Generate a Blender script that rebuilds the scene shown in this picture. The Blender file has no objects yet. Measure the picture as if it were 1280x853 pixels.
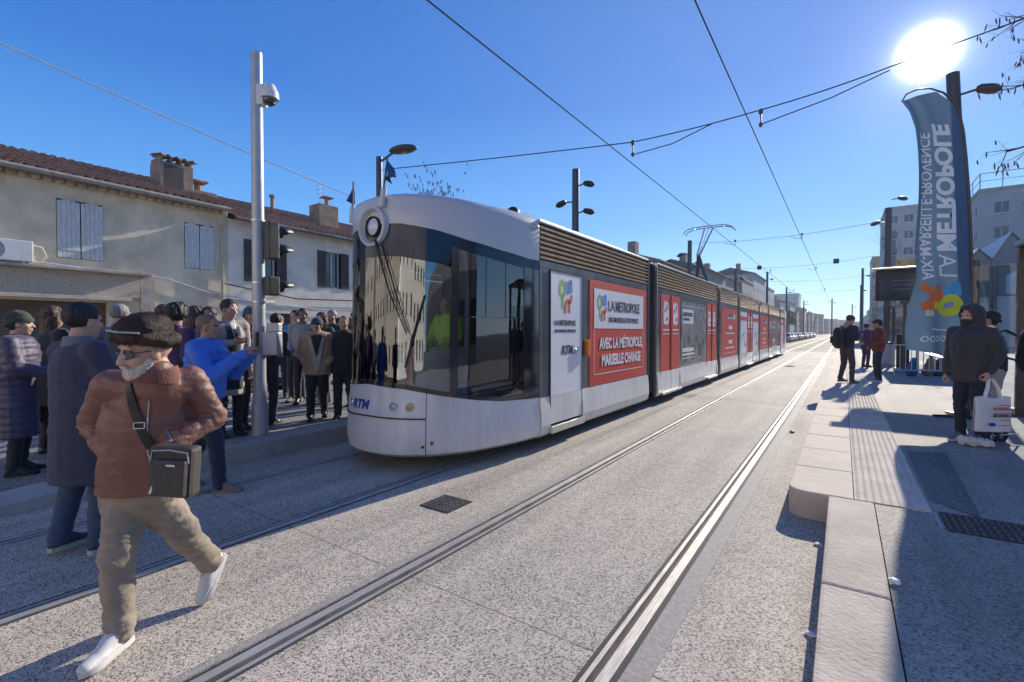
import bpy, bmesh, math, random
from mathutils import Vector, Matrix, noise
R = math.radians
V = Vector
random.seed(7)
scene = bpy.context.scene
C = scene.collection
# ------------------------------------------------------------------ survey of the place
F_ = 600.0; CH = 1.575; YAW = math.atan(414/F_); PIT = math.atan(11.5/F_)
FW = V((-math.sin(YAW)*math.cos(PIT), math.cos(YAW)*math.cos(PIT), -math.sin(PIT)))
RT = V((math.cos(YAW), math.sin(YAW), 0))
UP = V((-math.sin(YAW)*math.sin(PIT), math.cos(YAW)*math.sin(PIT), math.cos(PIT)))
CAM = V((0, 0, CH))
def at(x, y, d):
    return CAM + (FW + RT*((x-640)/F_) + UP*((426.5-y)/F_))*d
def ongr(x, y, z=0.0):
    r = FW + RT*((x-640)/F_) + UP*((426.5-y)/F_)
    return CAM + r*((z-CH)/r.z)
PZ = 0.23      # height of the platforms
SUN_EL = 23.6; SUN_AZ = 6.0
# ------------------------------------------------------------------ tags, empties, copies
def tag(o, label=None, cat=None, group=None, kind=None):
    if label: o['label'] = label
    if cat: o['category'] = cat
    if group: o['group'] = group
    if kind: o['kind'] = kind
    return o
def thing(name, label, cat, loc=(0,0,0), rz=0.0, group=None):
    o = bpy.data.objects.new(name, None); C.objects.link(o)
    o.location = loc; o.rotation_euler = (0,0,rz); o.empty_display_size = .2
    return tag(o, label, cat, group)
def wloc(p):
    v = V((0,0,0))
    while p is not None:
        v += V(p.location); p = p.parent
    return v
def kids(o): return [c for c in C.objects if c.parent == o]
def dup(o, loc=None, rz=None, label=None, group=None, parent=None):
    c = o.copy(); C.objects.link(c)
    if parent is not None: c.parent = parent
    if loc is not None: c.location = loc
    if rz is not None: c.rotation_euler = (0,0,rz)
    if label: c['label'] = label
    if group: c['group'] = group
    for ch in kids(o): dup(ch, parent=c)
    return c
def link(name, me, mats, parent=None, smooth=False):
    o = bpy.data.objects.new(name, me); C.objects.link(o)
    for m in (mats if isinstance(mats, (list, tuple)) else [mats]):
        me.materials.append(m)
    if parent is not None: o.parent = parent
    if smooth:
        me.polygons.foreach_set('use_smooth', [True]*len(me.polygons))
    return o
class MB:
    def __init__(s): s.v = []; s.f = []; s.m = []; s.cm = 0
    def mat(s, i): s.cm = i; return s
    def add(s, vs, fs):
        b = len(s.v); s.v += [V(p) for p in vs]; s.f += [tuple(b+i for i in f) for f in fs]; s.m += [s.cm]*len(fs); return s
    def box(s, c, d, rz=0.0, M=None):
        hx, hy, hz = d[0]/2, d[1]/2, d[2]/2
        m = M if M is not None else Matrix.Rotation(rz, 3, 'Z')
        vs = [m @ V((x*hx, y*hy, z*hz)) + V(c) for x in (-1,1) for y in (-1,1) for z in (-1,1)]
        return s.add(vs, [(0,1,3,2),(4,6,7,5),(0,4,5,1),(2,3,7,6),(0,2,6,4),(1,5,7,3)])
    def bb(s, a, b):   # box from corner to corner
        return s.box([(a[i]+b[i])/2 for i in range(3)], [abs(b[i]-a[i]) for i in range(3)])
    def ring_loft(s, rings, close=True, cap=True):
        n = len(rings[0]); b = len(s.v)
        for r in rings: s.v += [V(p) for p in r]
        for i in range(len(rings)-1):
            for j in range(n if close else n-1):
                k = (j+1) % n
                s.f.append((b+i*n+j, b+i*n+k, b+(i+1)*n+k, b+(i+1)*n+j)); s.m.append(s.cm)
        if cap and close:
            s.f.append(tuple(b+j for j in reversed(range(n)))); s.m.append(s.cm)
            s.f.append(tuple(b+(len(rings)-1)*n+j for j in range(n))); s.m.append(s.cm)
        return s
    def cyl(s, p0, p1, r0, r1=None, n=12):
        r1 = r0 if r1 is None else r1
        p0 = V(p0); p1 = V(p1); d = (p1-p0).normalized()
        u = d.orthogonal().normalized(); w = d.cross(u)
        return s.ring_loft([[p+(u*math.cos(a)+w*math.sin(a))*r for a in [2*math.pi*k/n for k in range(n)]] for p, r in ((p0,r0),(p1,r1))])
    def tube(s, pts, r, n=8):
        pts = [V(p) for p in pts]; rs = r if isinstance(r, (list,tuple)) else [r]*len(pts)
        d0 = (pts[1]-pts[0]).normalized(); u = d0.orthogonal().normalized(); rings = []
        for i, p in enumerate(pts):
            d = (pts[min(i+1,len(pts)-1)]-pts[max(i-1,0)]).normalized()
            u = (u - d*u.dot(d)).normalized(); w = d.cross(u)
            rings.append([p+(u*math.cos(a)+w*math.sin(a))*rs[i] for a in [2*math.pi*k/n for k in range(n)]])
        return s.ring_loft(rings)
    def prism(s, poly, vec):
        n = len(poly); a = [V(p) for p in poly]; b = [p+V(vec) for p in a]
        fs = [tuple(reversed(range(n))), tuple(range(n,2*n))]+[(i,(i+1)%n,n+(i+1)%n,n+i) for i in range(n)]
        return s.add(a+b, fs)
    def ell(s, c, r, M=None, nu=14, nv=9):
        c = V(c); m = M if M is not None else Matrix.Identity(3)
        vs = [c + m@V((0,0,-r[2]))]
        for i in range(1, nv):
            t = -math.pi/2 + math.pi*i/nv
            for j in range(nu):
                a = 2*math.pi*j/nu
                vs.append(c + m@V((r[0]*math.cos(t)*math.cos(a), r[1]*math.cos(t)*math.sin(a), r[2]*math.sin(t))))
        vs.append(c + m@V((0,0,r[2])))
        fs = [(0, 1+(j+1)%nu, 1+j) for j in range(nu)]
        for i in range(nv-2):
            for j in range(nu):
                k = (j+1) % nu
                fs.append((1+i*nu+j, 1+i*nu+k, 1+(i+1)*nu+k, 1+(i+1)*nu+j))
        L = len(vs)-1
        fs += [(L, 1+(nv-2)*nu+j, 1+(nv-2)*nu+(j+1)%nu) for j in range(nu)]
        return s.add(vs, fs)
    def rc(s, p0, p1, r0, r1=None, side=None, a=1.0, b=1.0, n=14):
        """rounded cone; elliptical: ratio a along side, ratio b across"""
        r1 = r0 if r1 is None else r1
        p0 = V(p0); p1 = V(p1); d = p1-p0; L = d.length; d = d/L if L > 1e-6 else V((0,0,1))
        u = V(side) if side is not None else d.orthogonal()
        u = (u - d*u.dot(d)); u = u.normalized() if u.length > 1e-4 else d.orthogonal().normalized()
        w = d.cross(u); rings = []
        prof = [(p0 - d*r0*math.cos(t), r0*math.sin(t)) for t in (R(12),R(35),R(62))]
        prof += [(p0.lerp(p1, k), r0+(r1-r0)*k) for k in (0,.25,.5,.75,1)]
        prof += [(p1 + d*r1*math.cos(t), r1*math.sin(t)) for t in (R(62),R(35),R(12))]
        for c, r in prof:
            rings.append([c + (u*a*math.cos(t)+w*b*math.sin(t))*r for t in [2*math.pi*k/n for k in range(n)]])
        return s.ring_loft(rings)
    def grid(s, P, nu, nv):
        b = len(s.v)
        for j in range(nv+1):
            for i in range(nu+1): s.v.append(V(P(i/nu, j/nv)))
        for j in range(nv):
            for i in range(nu):
                q = b+j*(nu+1)+i
                s.f.append((q, q+1, q+nu+2, q+nu+1)); s.m.append(s.cm)
        return s
    def mesh(s, name, off=None):
        me = bpy.data.meshes.new(name)
        o = off if off is not None else V((0,0,0))
        me.from_pydata([tuple(p-o) for p in s.v], [], s.f)
        me.polygons.foreach_set('material_index', s.m)
        me.update(); return me
    def build(s, name, mats, parent=None, smooth=False, bevel=0.0, fix=True):
        me = s.mesh(name, wloc(parent) if parent is not None else None)
        if fix or bevel:
            bm = bmesh.new(); bm.from_mesh(me)
            bmesh.ops.recalc_face_normals(bm, faces=bm.faces)
            if bevel:
                es = [e for e in bm.edges if len(e.link_faces) == 2 and e.calc_face_angle(0) > R(50)]
                bmesh.ops.bevel(bm, geom=es, offset=bevel, segments=2, affect='EDGES', profile=.6, clamp_overlap=True)
            bm.to_mesh(me); bm.free()
        o = link(name, me, mats, parent, smooth)
        if smooth:
            try: me.set_sharp_from_angle(angle=R(40))
            except Exception: pass
        return o
def remesh(mb, voxel, smooth=4, fac=.5):
    me = mb.mesh('tmp'); o = bpy.data.objects.new('tmp', me); C.objects.link(o)
    m = o.modifiers.new('r', 'REMESH'); m.mode = 'VOXEL'; m.voxel_size = voxel; m.use_smooth_shade = True
    if smooth:
        k = o.modifiers.new('s', 'SMOOTH'); k.iterations = smooth; k.factor = fac
    dg = bpy.context.evaluated_depsgraph_get(); dg.update()
    out = bpy.data.meshes.new_from_object(o.evaluated_get(dg))
    bpy.data.objects.remove(o); bpy.data.meshes.remove(me); out.materials.clear()
    return out
def wrinkle(me, fn):
    ns = [v.normal.copy() for v in me.vertices]
    for v, n in zip(me.vertices, ns): v.co += n*fn(v.co)
    me.update()
def text_mesh(txt, size, bold=0.0, extrude=.002, align='LEFT', spacing=1.0, res=3, sx=1.0):
    cu = bpy.data.curves.new('t', 'FONT'); cu.body = txt; cu.size = size; cu.extrude = extrude
    cu.offset = bold; cu.align_x = align; cu.resolution_u = res; cu.space_character = spacing
    o = bpy.data.objects.new('t', cu); C.objects.link(o)
    dg = bpy.context.evaluated_depsgraph_get(); dg.update()
    me = bpy.data.meshes.new_from_object(o.evaluated_get(dg)); me.materials.clear()
    bpy.data.objects.remove(o); bpy.data.curves.remove(cu)
    for v in me.vertices: v.co.x *= sx
    return me
def put_text(name, txt, size, fn, m, parent, **k):
    """fn maps text-plane coords (x, y, z) to world"""
    me = text_mesh(txt, size, **k); o0 = wloc(parent) if parent is not None else V((0,0,0))
    for v in me.vertices: v.co = V(fn(v.co.x, v.co.y, v.co.z)) - o0
    me.update()
    return link(name, me, m, parent)
def shear(me, k):
    for v in me.vertices: v.co.x += v.co.y*k
# ------------------------------------------------------------------ materials
def nt(name):
    m = bpy.data.materials.new(name); m.use_nodes = True
    return m, m.node_tree.nodes, m.node_tree.links, m.node_tree.nodes['Principled BSDF']
def col(c): return (c[0], c[1], c[2], 1)
def pm(name, c, c2=None, scale=4.0, rough=.6, metal=0.0, bump=0.0, bscale=None, coat=0.0, rv=.08, detail=4, stretch=None, spec=.5, sheen=0.0):
    m, N, L, B = nt(name)
    c2 = c2 or tuple(x*.8 for x in c)
    tc = N.new('ShaderNodeTexCoord'); src = tc.outputs['Object']
    if stretch:
        mp = N.new('ShaderNodeMapping'); mp.inputs['Scale'].default_value = stretch
        L.new(src, mp.inputs['Vector']); src = mp.outputs['Vector']
    nz = N.new('ShaderNodeTexNoise'); nz.inputs['Scale'].default_value = scale; nz.inputs['Detail'].default_value = detail
    nz.inputs['Roughness'].default_value = .65
    L.new(src, nz.inputs['Vector'])
    cr = N.new('ShaderNodeValToRGB'); cr.color_ramp.elements[0].position = .33; cr.color_ramp.elements[1].position = .67
    cr.color_ramp.elements[0].color = col(c2); cr.color_ramp.elements[1].color = col(c)
    L.new(nz.outputs['Fac'], cr.inputs['Fac']); L.new(cr.outputs['Color'], B.inputs['Base Color'])
    mr = N.new('ShaderNodeMapRange'); mr.inputs['To Min'].default_value = max(0, rough-rv); mr.inputs['To Max'].default_value = min(1, rough+rv)
    L.new(nz.outputs['Fac'], mr.inputs['Value']); L.new(mr.outputs['Result'], B.inputs['Roughness'])
    B.inputs['Metallic'].default_value = metal; B.inputs['Coat Weight'].default_value = coat
    B.inputs['Specular IOR Level'].default_value = spec; B.inputs['Coat Roughness'].default_value = .08
    if sheen: B.inputs['Sheen Weight'].default_value = sheen
    if bump:
        n2 = N.new('ShaderNodeTexNoise'); n2.inputs['Scale'].default_value = bscale or scale*6; n2.inputs['Detail'].default_value = 5
        L.new(src, n2.inputs['Vector'])
        bp = N.new('ShaderNodeBump'); bp.inputs['Strength'].default_value = min(1, bump); bp.inputs['Distance'].default_value = .01*max(1, bump)
        L.new(n2.outputs['Fac'], bp.inputs['Height']); L.new(bp.outputs['Normal'], B.inputs['Normal'])
    return m
def aggregate(name, light, dark, scale=55, darkfrac=.35, joint=None, stain=.25, bump=.28):
    m, N, L, B = nt(name)
    tc = N.new('ShaderNodeTexCoord'); src = tc.outputs['Object']
    wn = N.new('ShaderNodeTexNoise'); wn.inputs['Scale'].default_value = scale*.7
    L.new(src, wn.inputs['Vector'])
    vm = N.new('ShaderNodeMix'); vm.data_type = 'VECTOR'; vm.inputs['Factor'].default_value = .008
    L.new(src, vm.inputs[4]); L.new(wn.outputs['Color'], vm.inputs[5])
    vo = N.new('ShaderNodeTexVoronoi'); vo.inputs['Scale'].default_value = scale; vo.inputs['Randomness'].default_value = 1
    L.new(vm.outputs[1], vo.inputs['Vector'])
    sp = N.new('ShaderNodeSeparateColor'); L.new(vo.outputs['Color'], sp.inputs['Color'])
    cr = N.new('ShaderNodeValToRGB'); e = cr.color_ramp.elements; cr.color_ramp.interpolation = 'CONSTANT'
    e[0].position = 0; e[0].color = col(dark)
    e[1].position = darkfrac*.5; e[1].color = col([a*.45+b*.55 for a, b in zip(light, dark)])
    for p, k in ((darkfrac, .86), (.62, 1.0), (.85, 1.13)):
        q = e.new(p); q.color = col([min(1, x*k) for x in light])
    L.new(sp.outputs['Red'], cr.inputs['Fac'])
    # gaps between the stones keep the mortar colour
    rr = N.new('ShaderNodeMapRange'); rr.inputs['From Min'].default_value = .55; rr.inputs['From Max'].default_value = .85
    L.new(vo.outputs['Distance'], rr.inputs['Value'])
    mx = N.new('ShaderNodeMix'); mx.data_type = 'RGBA'; mx.inputs[7].default_value = col([x*.9 for x in light])
    L.new(rr.outputs['Result'], mx.inputs['Factor']); L.new(cr.outputs['Color'], mx.inputs[6])
    st = N.new('ShaderNodeTexNoise'); st.inputs['Scale'].default_value = .6; st.inputs['Detail'].default_value = 6
    L.new(src, st.inputs['Vector'])
    s2 = N.new('ShaderNodeMapRange'); s2.inputs['From Min'].default_value = .35; s2.inputs['From Max'].default_value = .7
    s2.inputs['To Min'].default_value = 1-stain; s2.inputs['To Max'].default_value = 1.06
    L.new(st.outputs['Fac'], s2.inputs['Value'])
    # coarse mottling
    s3 = N.new('ShaderNodeTexNoise'); s3.inputs['Scale'].default_value = 7; s3.inputs['Detail'].default_value = 4
    L.new(src, s3.inputs['Vector'])
    s4 = N.new('ShaderNodeMapRange'); s4.inputs['To Min'].default_value = .82; s4.inputs['To Max'].default_value = 1.16
    L.new(s3.outputs['Fac'], s4.inputs['Value'])
    m0 = N.new('ShaderNodeMath'); m0.operation = 'MULTIPLY'; L.new(s2.outputs['Result'], m0.inputs[0]); L.new(s4.outputs['Result'], m0.inputs[1])
    fac = m0.outputs[0]
    # worn streaks along the track and darker patches
    mp = N.new('ShaderNodeMapping'); mp.inputs['Scale'].default_value = (2.2,.16,1); L.new(src, mp.inputs['Vector'])
    s5 = N.new('ShaderNodeTexNoise'); s5.inputs['Scale'].default_value = 1.4; s5.inputs['Detail'].default_value = 7; L.new(mp.outputs[0], s5.inputs['Vector'])
    s6 = N.new('ShaderNodeMapRange'); s6.inputs['From Min'].default_value = .36; s6.inputs['From Max'].default_value = .66; s6.inputs['To Min'].default_value = .82; s6.inputs['To Max'].default_value = 1.08; L.new(s5.outputs['Fac'], s6.inputs['Value'])
    m7 = N.new('ShaderNodeMath'); m7.operation = 'MULTIPLY'; L.new(fac, m7.inputs[0]); L.new(s6.outputs['Result'], m7.inputs[1]); fac = m7.outputs[0]
    if joint:
        sx = N.new('ShaderNodeSeparateXYZ'); L.new(src, sx.inputs['Vector'])
        a = N.new('ShaderNodeMath'); a.operation = 'SUBTRACT'; a.inputs[1].default_value = joint[1]; L.new(sx.outputs['Y'], a.inputs[0])
        b = N.new('ShaderNodeMath'); b.operation = 'PINGPONG'; b.inputs[1].default_value = joint[0]/2; L.new(a.outputs[0], b.inputs[0])
        c = N.new('ShaderNodeMath'); c.operation = 'GREATER_THAN'; c.inputs[1].default_value = .005; L.new(b.outputs[0], c.inputs[0])
        d = N.new('ShaderNodeMapRange'); d.inputs['To Min'].default_value = .45; L.new(c.outputs[0], d.inputs['Value'])
        f = N.new('ShaderNodeMath'); f.operation = 'MULTIPLY'; L.new(fac, f.inputs[0]); L.new(d.outputs['Result'], f.inputs[1]); fac = f.outputs[0]
    vmul = N.new('ShaderNodeVectorMath'); vmul.operation = 'SCALE'
    L.new(mx.outputs[2], vmul.inputs[0]); L.new(fac, vmul.inputs['Scale'])
    L.new(vmul.outputs[0], B.inputs['Base Color'])
    B.inputs['Roughness'].default_value = .82; B.inputs['Specular IOR Level'].default_value = .35
    bp = N.new('ShaderNodeBump'); bp.inputs['Strength'].default_value = bump; bp.inputs['Distance'].default_value = .006; bp.invert = True
    L.new(vo.outputs['Distance'], bp.inputs['Height']); L.new(bp.outputs['Normal'], B.inputs['Normal'])
    return m
def glassmat(name, tint, refl=1.45, rough=.01, alpha=.0):
    m, N, L, B = nt(name); N.remove(B)
    out = N['Material Output']
    fr = N.new('ShaderNodeFresnel'); fr.inputs['IOR'].default_value = refl
    t = N.new('ShaderNodeBsdfTransparent'); t.inputs['Color'].default_value = col(tint)
    g = N.new('ShaderNodeBsdfGlossy'); g.inputs['Roughness'].default_value = rough
    nz = N.new('ShaderNodeTexNoise'); nz.inputs['Scale'].default_value = 1.6
    tc = N.new('ShaderNodeTexCoord'); L.new(tc.outputs['Object'], nz.inputs['Vector'])
    bp = N.new('ShaderNodeBump'); bp.inputs['Strength'].default_value = .12; bp.inputs['Distance'].default_value = .02
    L.new(nz.outputs['Fac'], bp.inputs['Height']); L.new(bp.outputs['Normal'], g.inputs['Normal'])
    mx = N.new('ShaderNodeMixShader'); L.new(fr.outputs[0], mx.inputs[0]); L.new(t.outputs[0], mx.inputs[1]); L.new(g.outputs[0], mx.inputs[2])
    L.new(mx.outputs[0], out.inputs['Surface'])
    return m
M = {}
M['slab'] = aggregate('exposed_aggregate_concrete', (.58,.52,.43), (.15,.13,.11), 130, .42, joint=(6.3, 2.15), stain=.14)
M['asphalt_pale'] = aggregate('pale_pavement_asphalt', (.46,.41,.345), (.17,.155,.14), 115, .40, stain=.2)
M['asphalt'] = aggregate('asphalt_road', (.14,.135,.13), (.04,.04,.04), 80, .5, stain=.3)
M['asphalt_dark'] = aggregate('dark_fresh_asphalt', (.27,.25,.225), (.08,.075,.07), 100, .5)
M['ballast'] = aggregate('brown_ballast', (.17,.15,.085), (.05,.045,.03), 20, .5, bump=.8)
M['kerb'] = pm('concrete_kerb', (.56,.48,.39), (.30,.26,.215), 2.2, .85, bump=.6, bscale=45, detail=9)
M['paver'] = pm('pale_platform_paving', (.62,.52,.41), (.42,.355,.285), 2.5, .85, bump=.4, bscale=60, detail=9)
M['tactile'] = pm('tactile_paving', (.70,.61,.49), (.52,.45,.365), 3, .95, bump=.3, bscale=80, spec=.15, detail=8)
M['rail'] = pm('worn_rail_steel', (.66,.63,.58), (.40,.36,.32), 9, .5, metal=.6, stretch=(14,.6,1), bump=.08)
M['rail_side'] = pm('rusty_rail_groove', (.10,.065,.045), (.045,.035,.03), 12, .75)
M['rubber'] = pm('rail_rubber', (.045,.045,.047), (.03,.03,.03), 20, .8, bump=.3)
M['castplate'] = pm('cast_edge_strip', (.40,.37,.33), (.25,.235,.215), 30, .75, bump=.6, bscale=160)
M['tram_white'] = pm('tram_white_paint', (.74,.735,.72), (.57,.56,.54), 1.6, .34, coat=.35, stretch=(2.2,2.2,.5), detail=9)
M['tram_roofgrey'] = pm('tram_pale_grey_paint', (.54,.545,.56), (.48,.485,.50), 1.2, .36, coat=.35)
M['tram_dark'] = pm('tram_dark_gloss', (.022,.025,.03), (.014,.016,.02), 2, .1, coat=1.0)
M['tram_blueglass'] = pm('tram_dark_blue_glass', (.008,.022,.055), (.006,.018,.045), 2, .12, coat=.12, spec=.35)
M['tram_frame'] = pm('tram_window_band', (.10,.105,.115), (.055,.06,.065), 3, .3, coat=.15)
M['silver'] = pm('brushed_aluminium', (.62,.61,.59), (.5,.49,.47), 8, .32, metal=.9)
M['louvre'] = pm('bronze_louvre', (.74,.55,.38), (.55,.40,.27), 5, .36, metal=.35)
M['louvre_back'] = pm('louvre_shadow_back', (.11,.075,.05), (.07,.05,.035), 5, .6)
M['tram_red'] = pm('red_vinyl', (.62,.048,.03), (.54,.04,.026), 1.5, .5, coat=.0, spec=.25)
M['white'] = pm('white_vinyl', (.80,.80,.80), (.74,.74,.74), 2, .4)
M['ink'] = pm('dark_print', (.03,.03,.035), None, 3, .5)
M['blue_ink'] = pm('blue_print', (.02,.06,.35), None, 3, .45)
M['lgreen'] = pm('logo_green', (.28,.45,.06), None, 3, .5)
M['lblue'] = pm('logo_blue', (.06,.25,.62), None, 3, .5)
M['lred'] = pm('logo_red', (.60,.07,.04), None, 3, .5)
M['rubber_black'] = pm('black_rubber', (.018,.018,.02), (.01,.01,.012), 12, .65, bump=.2)
M['bellows'] = pm('gangway_bellows', (.03,.03,.033), (.018,.018,.02), 3, .75)
M['orange'] = pm('orange_marker', (.75,.18,.02), None, 5, .3)
M['glass'] = glassmat('windscreen_glass', (.84,.91,.96), 2.3)
M['glass_side'] = glassmat('side_window_glass', (.74,.84,.92), 2.3)
M['glass_shelter'] = glassmat('shelter_glass', (.82,.86,.88), 1.4)
M['glass_dark'] = pm('dark_window_glass', (.02,.028,.035), (.012,.018,.022), 2, .06, coat=1.0)
M['chrome'] = pm('chrome', (.75,.76,.78), (.65,.66,.68), 6, .16, metal=1)
M['lens'] = pm('lamp_lens', (.75,.78,.80), (.6,.62,.65), 10, .1, coat=1.0)
M['amber'] = pm('amber_lens', (.55,.33,.12), None, 10, .15, coat=1.0)
M['redlens'] = pm('red_lens', (.4,.02,.02), None, 10, .2, coat=1.0)
M['console'] = pm('cab_console', (.80,.82,.86), (.66,.69,.74), 3, .45)
M['interior'] = pm('tram_interior', (.60,.63,.66), (.48,.5,.53), 1, .6)
M['seat'] = pm('seat_fabric', (.05,.12,.28), (.03,.08,.2), 20, .85)
M['hivis'] = pm('hi_vis_yellow', (.55,.85,.05), (.45,.72,.04), 8, .6)
M['pole'] = pm('galvanised_pole', (.46,.48,.50), (.38,.40,.42), 5, .42, metal=.35)
M['navy_steel'] = pm('dark_blue_steel', (.03,.05,.085), (.02,.035,.06), 4, .4, coat=.3)
M['brown_steel'] = pm('dark_brown_steel', (.075,.06,.055), (.05,.04,.037), 4, .45, coat=.2)
M['black'] = pm('black_plastic', (.02,.02,.022), (.012,.012,.014), 10, .45)
M['offwhite'] = pm('offwhite_plastic', (.72,.72,.70), (.64,.64,.62), 6, .45)
M['wire'] = pm('catenary_wire', (.05,.055,.065), None, 4, .9, spec=.05)
M['wire_pale'] = pm('pale_cable', (.55,.58,.62), None, 4, .5)
M['insul'] = pm('insulator', (.08,.07,.07), None, 4, .4)
# ------------------------------------------------------------------ ground, track, platforms
def struct(mb, name, m, **k):
    o = mb.build(name, m, **k); o['kind'] = 'structure'; return o
g = MB(); g.add([(-1500,-600,-.16),(1500,-600,-.16),(1500,3000,-.16),(-1500,3000,-.16)], [(0,1,2,3)])
struct(g, 'ground', M['asphalt'])
RX = [-5.18, -3.77, -2.345, -.905]     # rail centres
HW = .085
Y0, Y1 = -12.0, 45.0
edges = [-5.93] + [x for r in RX for x in (r-HW, r+HW)] + [-.05]
g = MB()
for i in range(0, len(edges), 2):
    g.bb((edges[i], Y0, -.14), (edges[i+1], Y1, 0))
struct(g, 'trackway', M['slab'])
# ballasted track beyond the crossing
g = MB()
for a, b in ((-5.93,-5.265),(-5.095,-3.855),(-3.685,-2.43),(-2.26,-.99),(-.82,.6)):
    g.bb((a, Y1+.01, -.14), (b, 330, -.02))
struct(g, 'track_ballast', M['ballast'])
g = MB()
for y in (46.5, 58, 72, 90, 115):
    for a, b in ((-5.93,-5.265),(-5.095,-3.855),(-3.685,-2.43),(-2.26,-.99),(-.82,.6)):
        g.bb((a, y, -.13), (b, y+1.2, -.012))
struct(g, 'track_crossing_strip', M['slab'])
for k, x in enumerate(RX):
    L = ['leftmost rail in shade running under the tram', 'second rail from the left along the edge of the tram shadow',
         'third rail in the sun, curving past the walking man', 'bright right hand rail nearest the platform kerb'][k]
    t = thing('tram_rail', L, 'rail', (x, 0, 0), 0, 'rails of the two tram tracks')
    s = 1 if k % 2 else -1        # outer side
    h = MB()
    a, b = sorted((x+s*.055, x+s*.0)); h.bb((a, Y0, -.12), (b, 330, .004)); h.build('rail_head', M['rail'], t)
    h = MB(); a, b = sorted((x-s*.036, x-s*.060)); h.bb((a, Y0, -.12), (b, 330, .001)); h.build('rail_lip', M['rail'], t)
    h = MB(); a, b = sorted((x-s*.0362, x-s*.0)); h.bb((a, Y0, -.12), (b, 330, -.035)); h.build('rail_groove', M['rail_side'], t)
    h = MB()
    a, b = sorted((x+s*.0552, x+s*.0848)); h.bb((a, Y0, -.12), (b, 330, -.003))
    a, b = sorted((x-s*.0602, x-s*.0848)); h.bb((a, Y0, -.12), (b, 330, -.004)); h.build('rail_rubber', M['rubber'], t)
# finer, darker strips of concrete beside the two near rails
for x0, x1, y1 in ((-2.49,-2.432, 12), (-.818,-.70, 30)):
    h = MB(); h.bb((x0, Y0, .0), (x1, y1, .004)); o = h.build('rail_side_strip', M['castplate']); o['kind'] = 'structure'
# drain cover
def grate(c, w, d, rz, label, name='drain_cover', n=9):
    t = thing(name, label, 'drain cover', c, 0)
    h = MB(); h.box((c[0], c[1], c[2]+.004), (w, d, .006), rz); h.build('cover_plate', M['rubber'], t)
    h = MB(); m3 = Matrix.Rotation(rz, 3, 'Z')
    n = round(w/.042); nj = round(d/.042)
    for i in range(n):
        for j in range(nj):
            p = m3 @ V(((i+.5)/n*w-w/2, (j+.5)/nj*d-d/2, 0))
            h.box((c[0]+p.x, c[1]+p.y, c[2]+.009), (.030, .010, .006), rz+(R(45) if (i+j) % 2 else R(-45)))
    h.build('cover_tread', pm('worn_iron', (.17,.165,.16), (.09,.088,.085), 30, .6), t)
    return t
p = ongr(558, 630); grate((p.x, p.y, 0), .34, .34, 0, 'square iron drain cover set in the concrete between the tracks')
# right platform: kerb of long blocks, slab nose, tactile strip, pavement
PE = 4.72
joints = [-6.5, -4.3, -2.1, .1, 1.62, 3.05, 4.53]
for i in range(len(joints)-1):
    h = MB()
    a = joints[i]+.004; b = joints[i+1]-.004 if i < len(joints)-2 else PE-.01
    h.bb((-.085, a, -.14), (.215, b, PZ)); o = h.build('platform_kerb', M['kerb'], bevel=.018); o['kind'] = 'structure'
# rounded nose slab
poly = []
for k in range(9):
    a = math.pi + (math.pi/2)*k/8; poly.append((-.38+.16+.16*math.cos(a), PE+.12+.16*math.sin(a)+.04, -.14))
poly += [(.085, PE, -.14), (.085, PE+.9, -.14), (-.38, PE+.9, -.14)]
h = MB(); h.prism(poly, (0,0,PZ+.14)); o = h.build('platform_edge_slab', M['paver'], bevel=.014); o['kind'] = 'structure'
y = PE+.906
while y < 46:
    h = MB(); h.bb((-.38, y, -.14), (.085, y+.894, PZ+random.uniform(-.0015,.0015))); o = h.build('platform_edge_slab', M['paver'], bevel=.010); o['kind'] = 'structure'
    y += .9
h = MB(); h.bb((.089, PE, -.14), (.56, 46.5, PZ)); struct(h, 'tactile_paving', M['tactile'])
h = MB()
nx = 9; st = .47/nx
yy = PE+.03
while yy < 17:
    for i in range(nx):
        x = .089+(i+.5)*st
        n = 6; r0, r1 = .014, .009
        if yy > 11: n = 4
        b = len(h.v)
        for z, r in ((PZ-.001, r0), (PZ+.0032, r1)):
            h.v += [V((x+r*math.cos(2*math.pi*q/n), yy+r*1.25*math.sin(2*math.pi*q/n), z)) for q in range(n)]
        for q in range(n): h.f.append((b+q, b+(q+1)%n, b+n+(q+1)%n, b+n+q)); h.m.append(0)
        h.f.append(tuple(b+n+q for q in range(n))); h.m.append(0)
    yy += .062
h.build('tactile_studs', M['tactile'], fix=False)['kind'] = 'structure'
h = MB(); h.bb((.56, PE-.0, -.14), (14, 46.5, PZ-.006)); h.bb((.219, Y0, -.14), (14, PE-.004, PZ-.008))
struct(h, 'pavement', M['asphalt_pale'])
h = MB(); h.add([(.585,5.05,PZ-.002),(.84,4.75,PZ-.002),(.95,7.1,PZ-.002),(.60,7.0,PZ-.002)], [(0,1,2,3)]); struct(h, 'asphalt_patch', M['asphalt_dark'])
h = MB(); h.bb((.565, 4.35, PZ-.006), (.578, 4.71, PZ+.001)); struct(h, 'pavement_edge_strip', M['pole'])
t = grate((1.6, 4.55, PZ-.008), 2.0, .42, 0, 'long slotted drain grate crossing the shaded right pavement', 'drain_grate', 14)
# road and field to the right beyond the platform
h = MB(); h.add([(.62,46.6,-.06),(14,46.6,-.06),(14,330,-.06),(.62,330,-.06)], [(0,1,2,3)]); struct(h, 'side_road', M['asphalt_pale'])
for i, (a, b) in enumerate(((47.5,49),(53,54.2),(60,61.5))):
    h = MB(); h.bb((.9, a, -.058), (9, b, -.05)); struct(h, 'painted_crossing', M['paver'])
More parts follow.
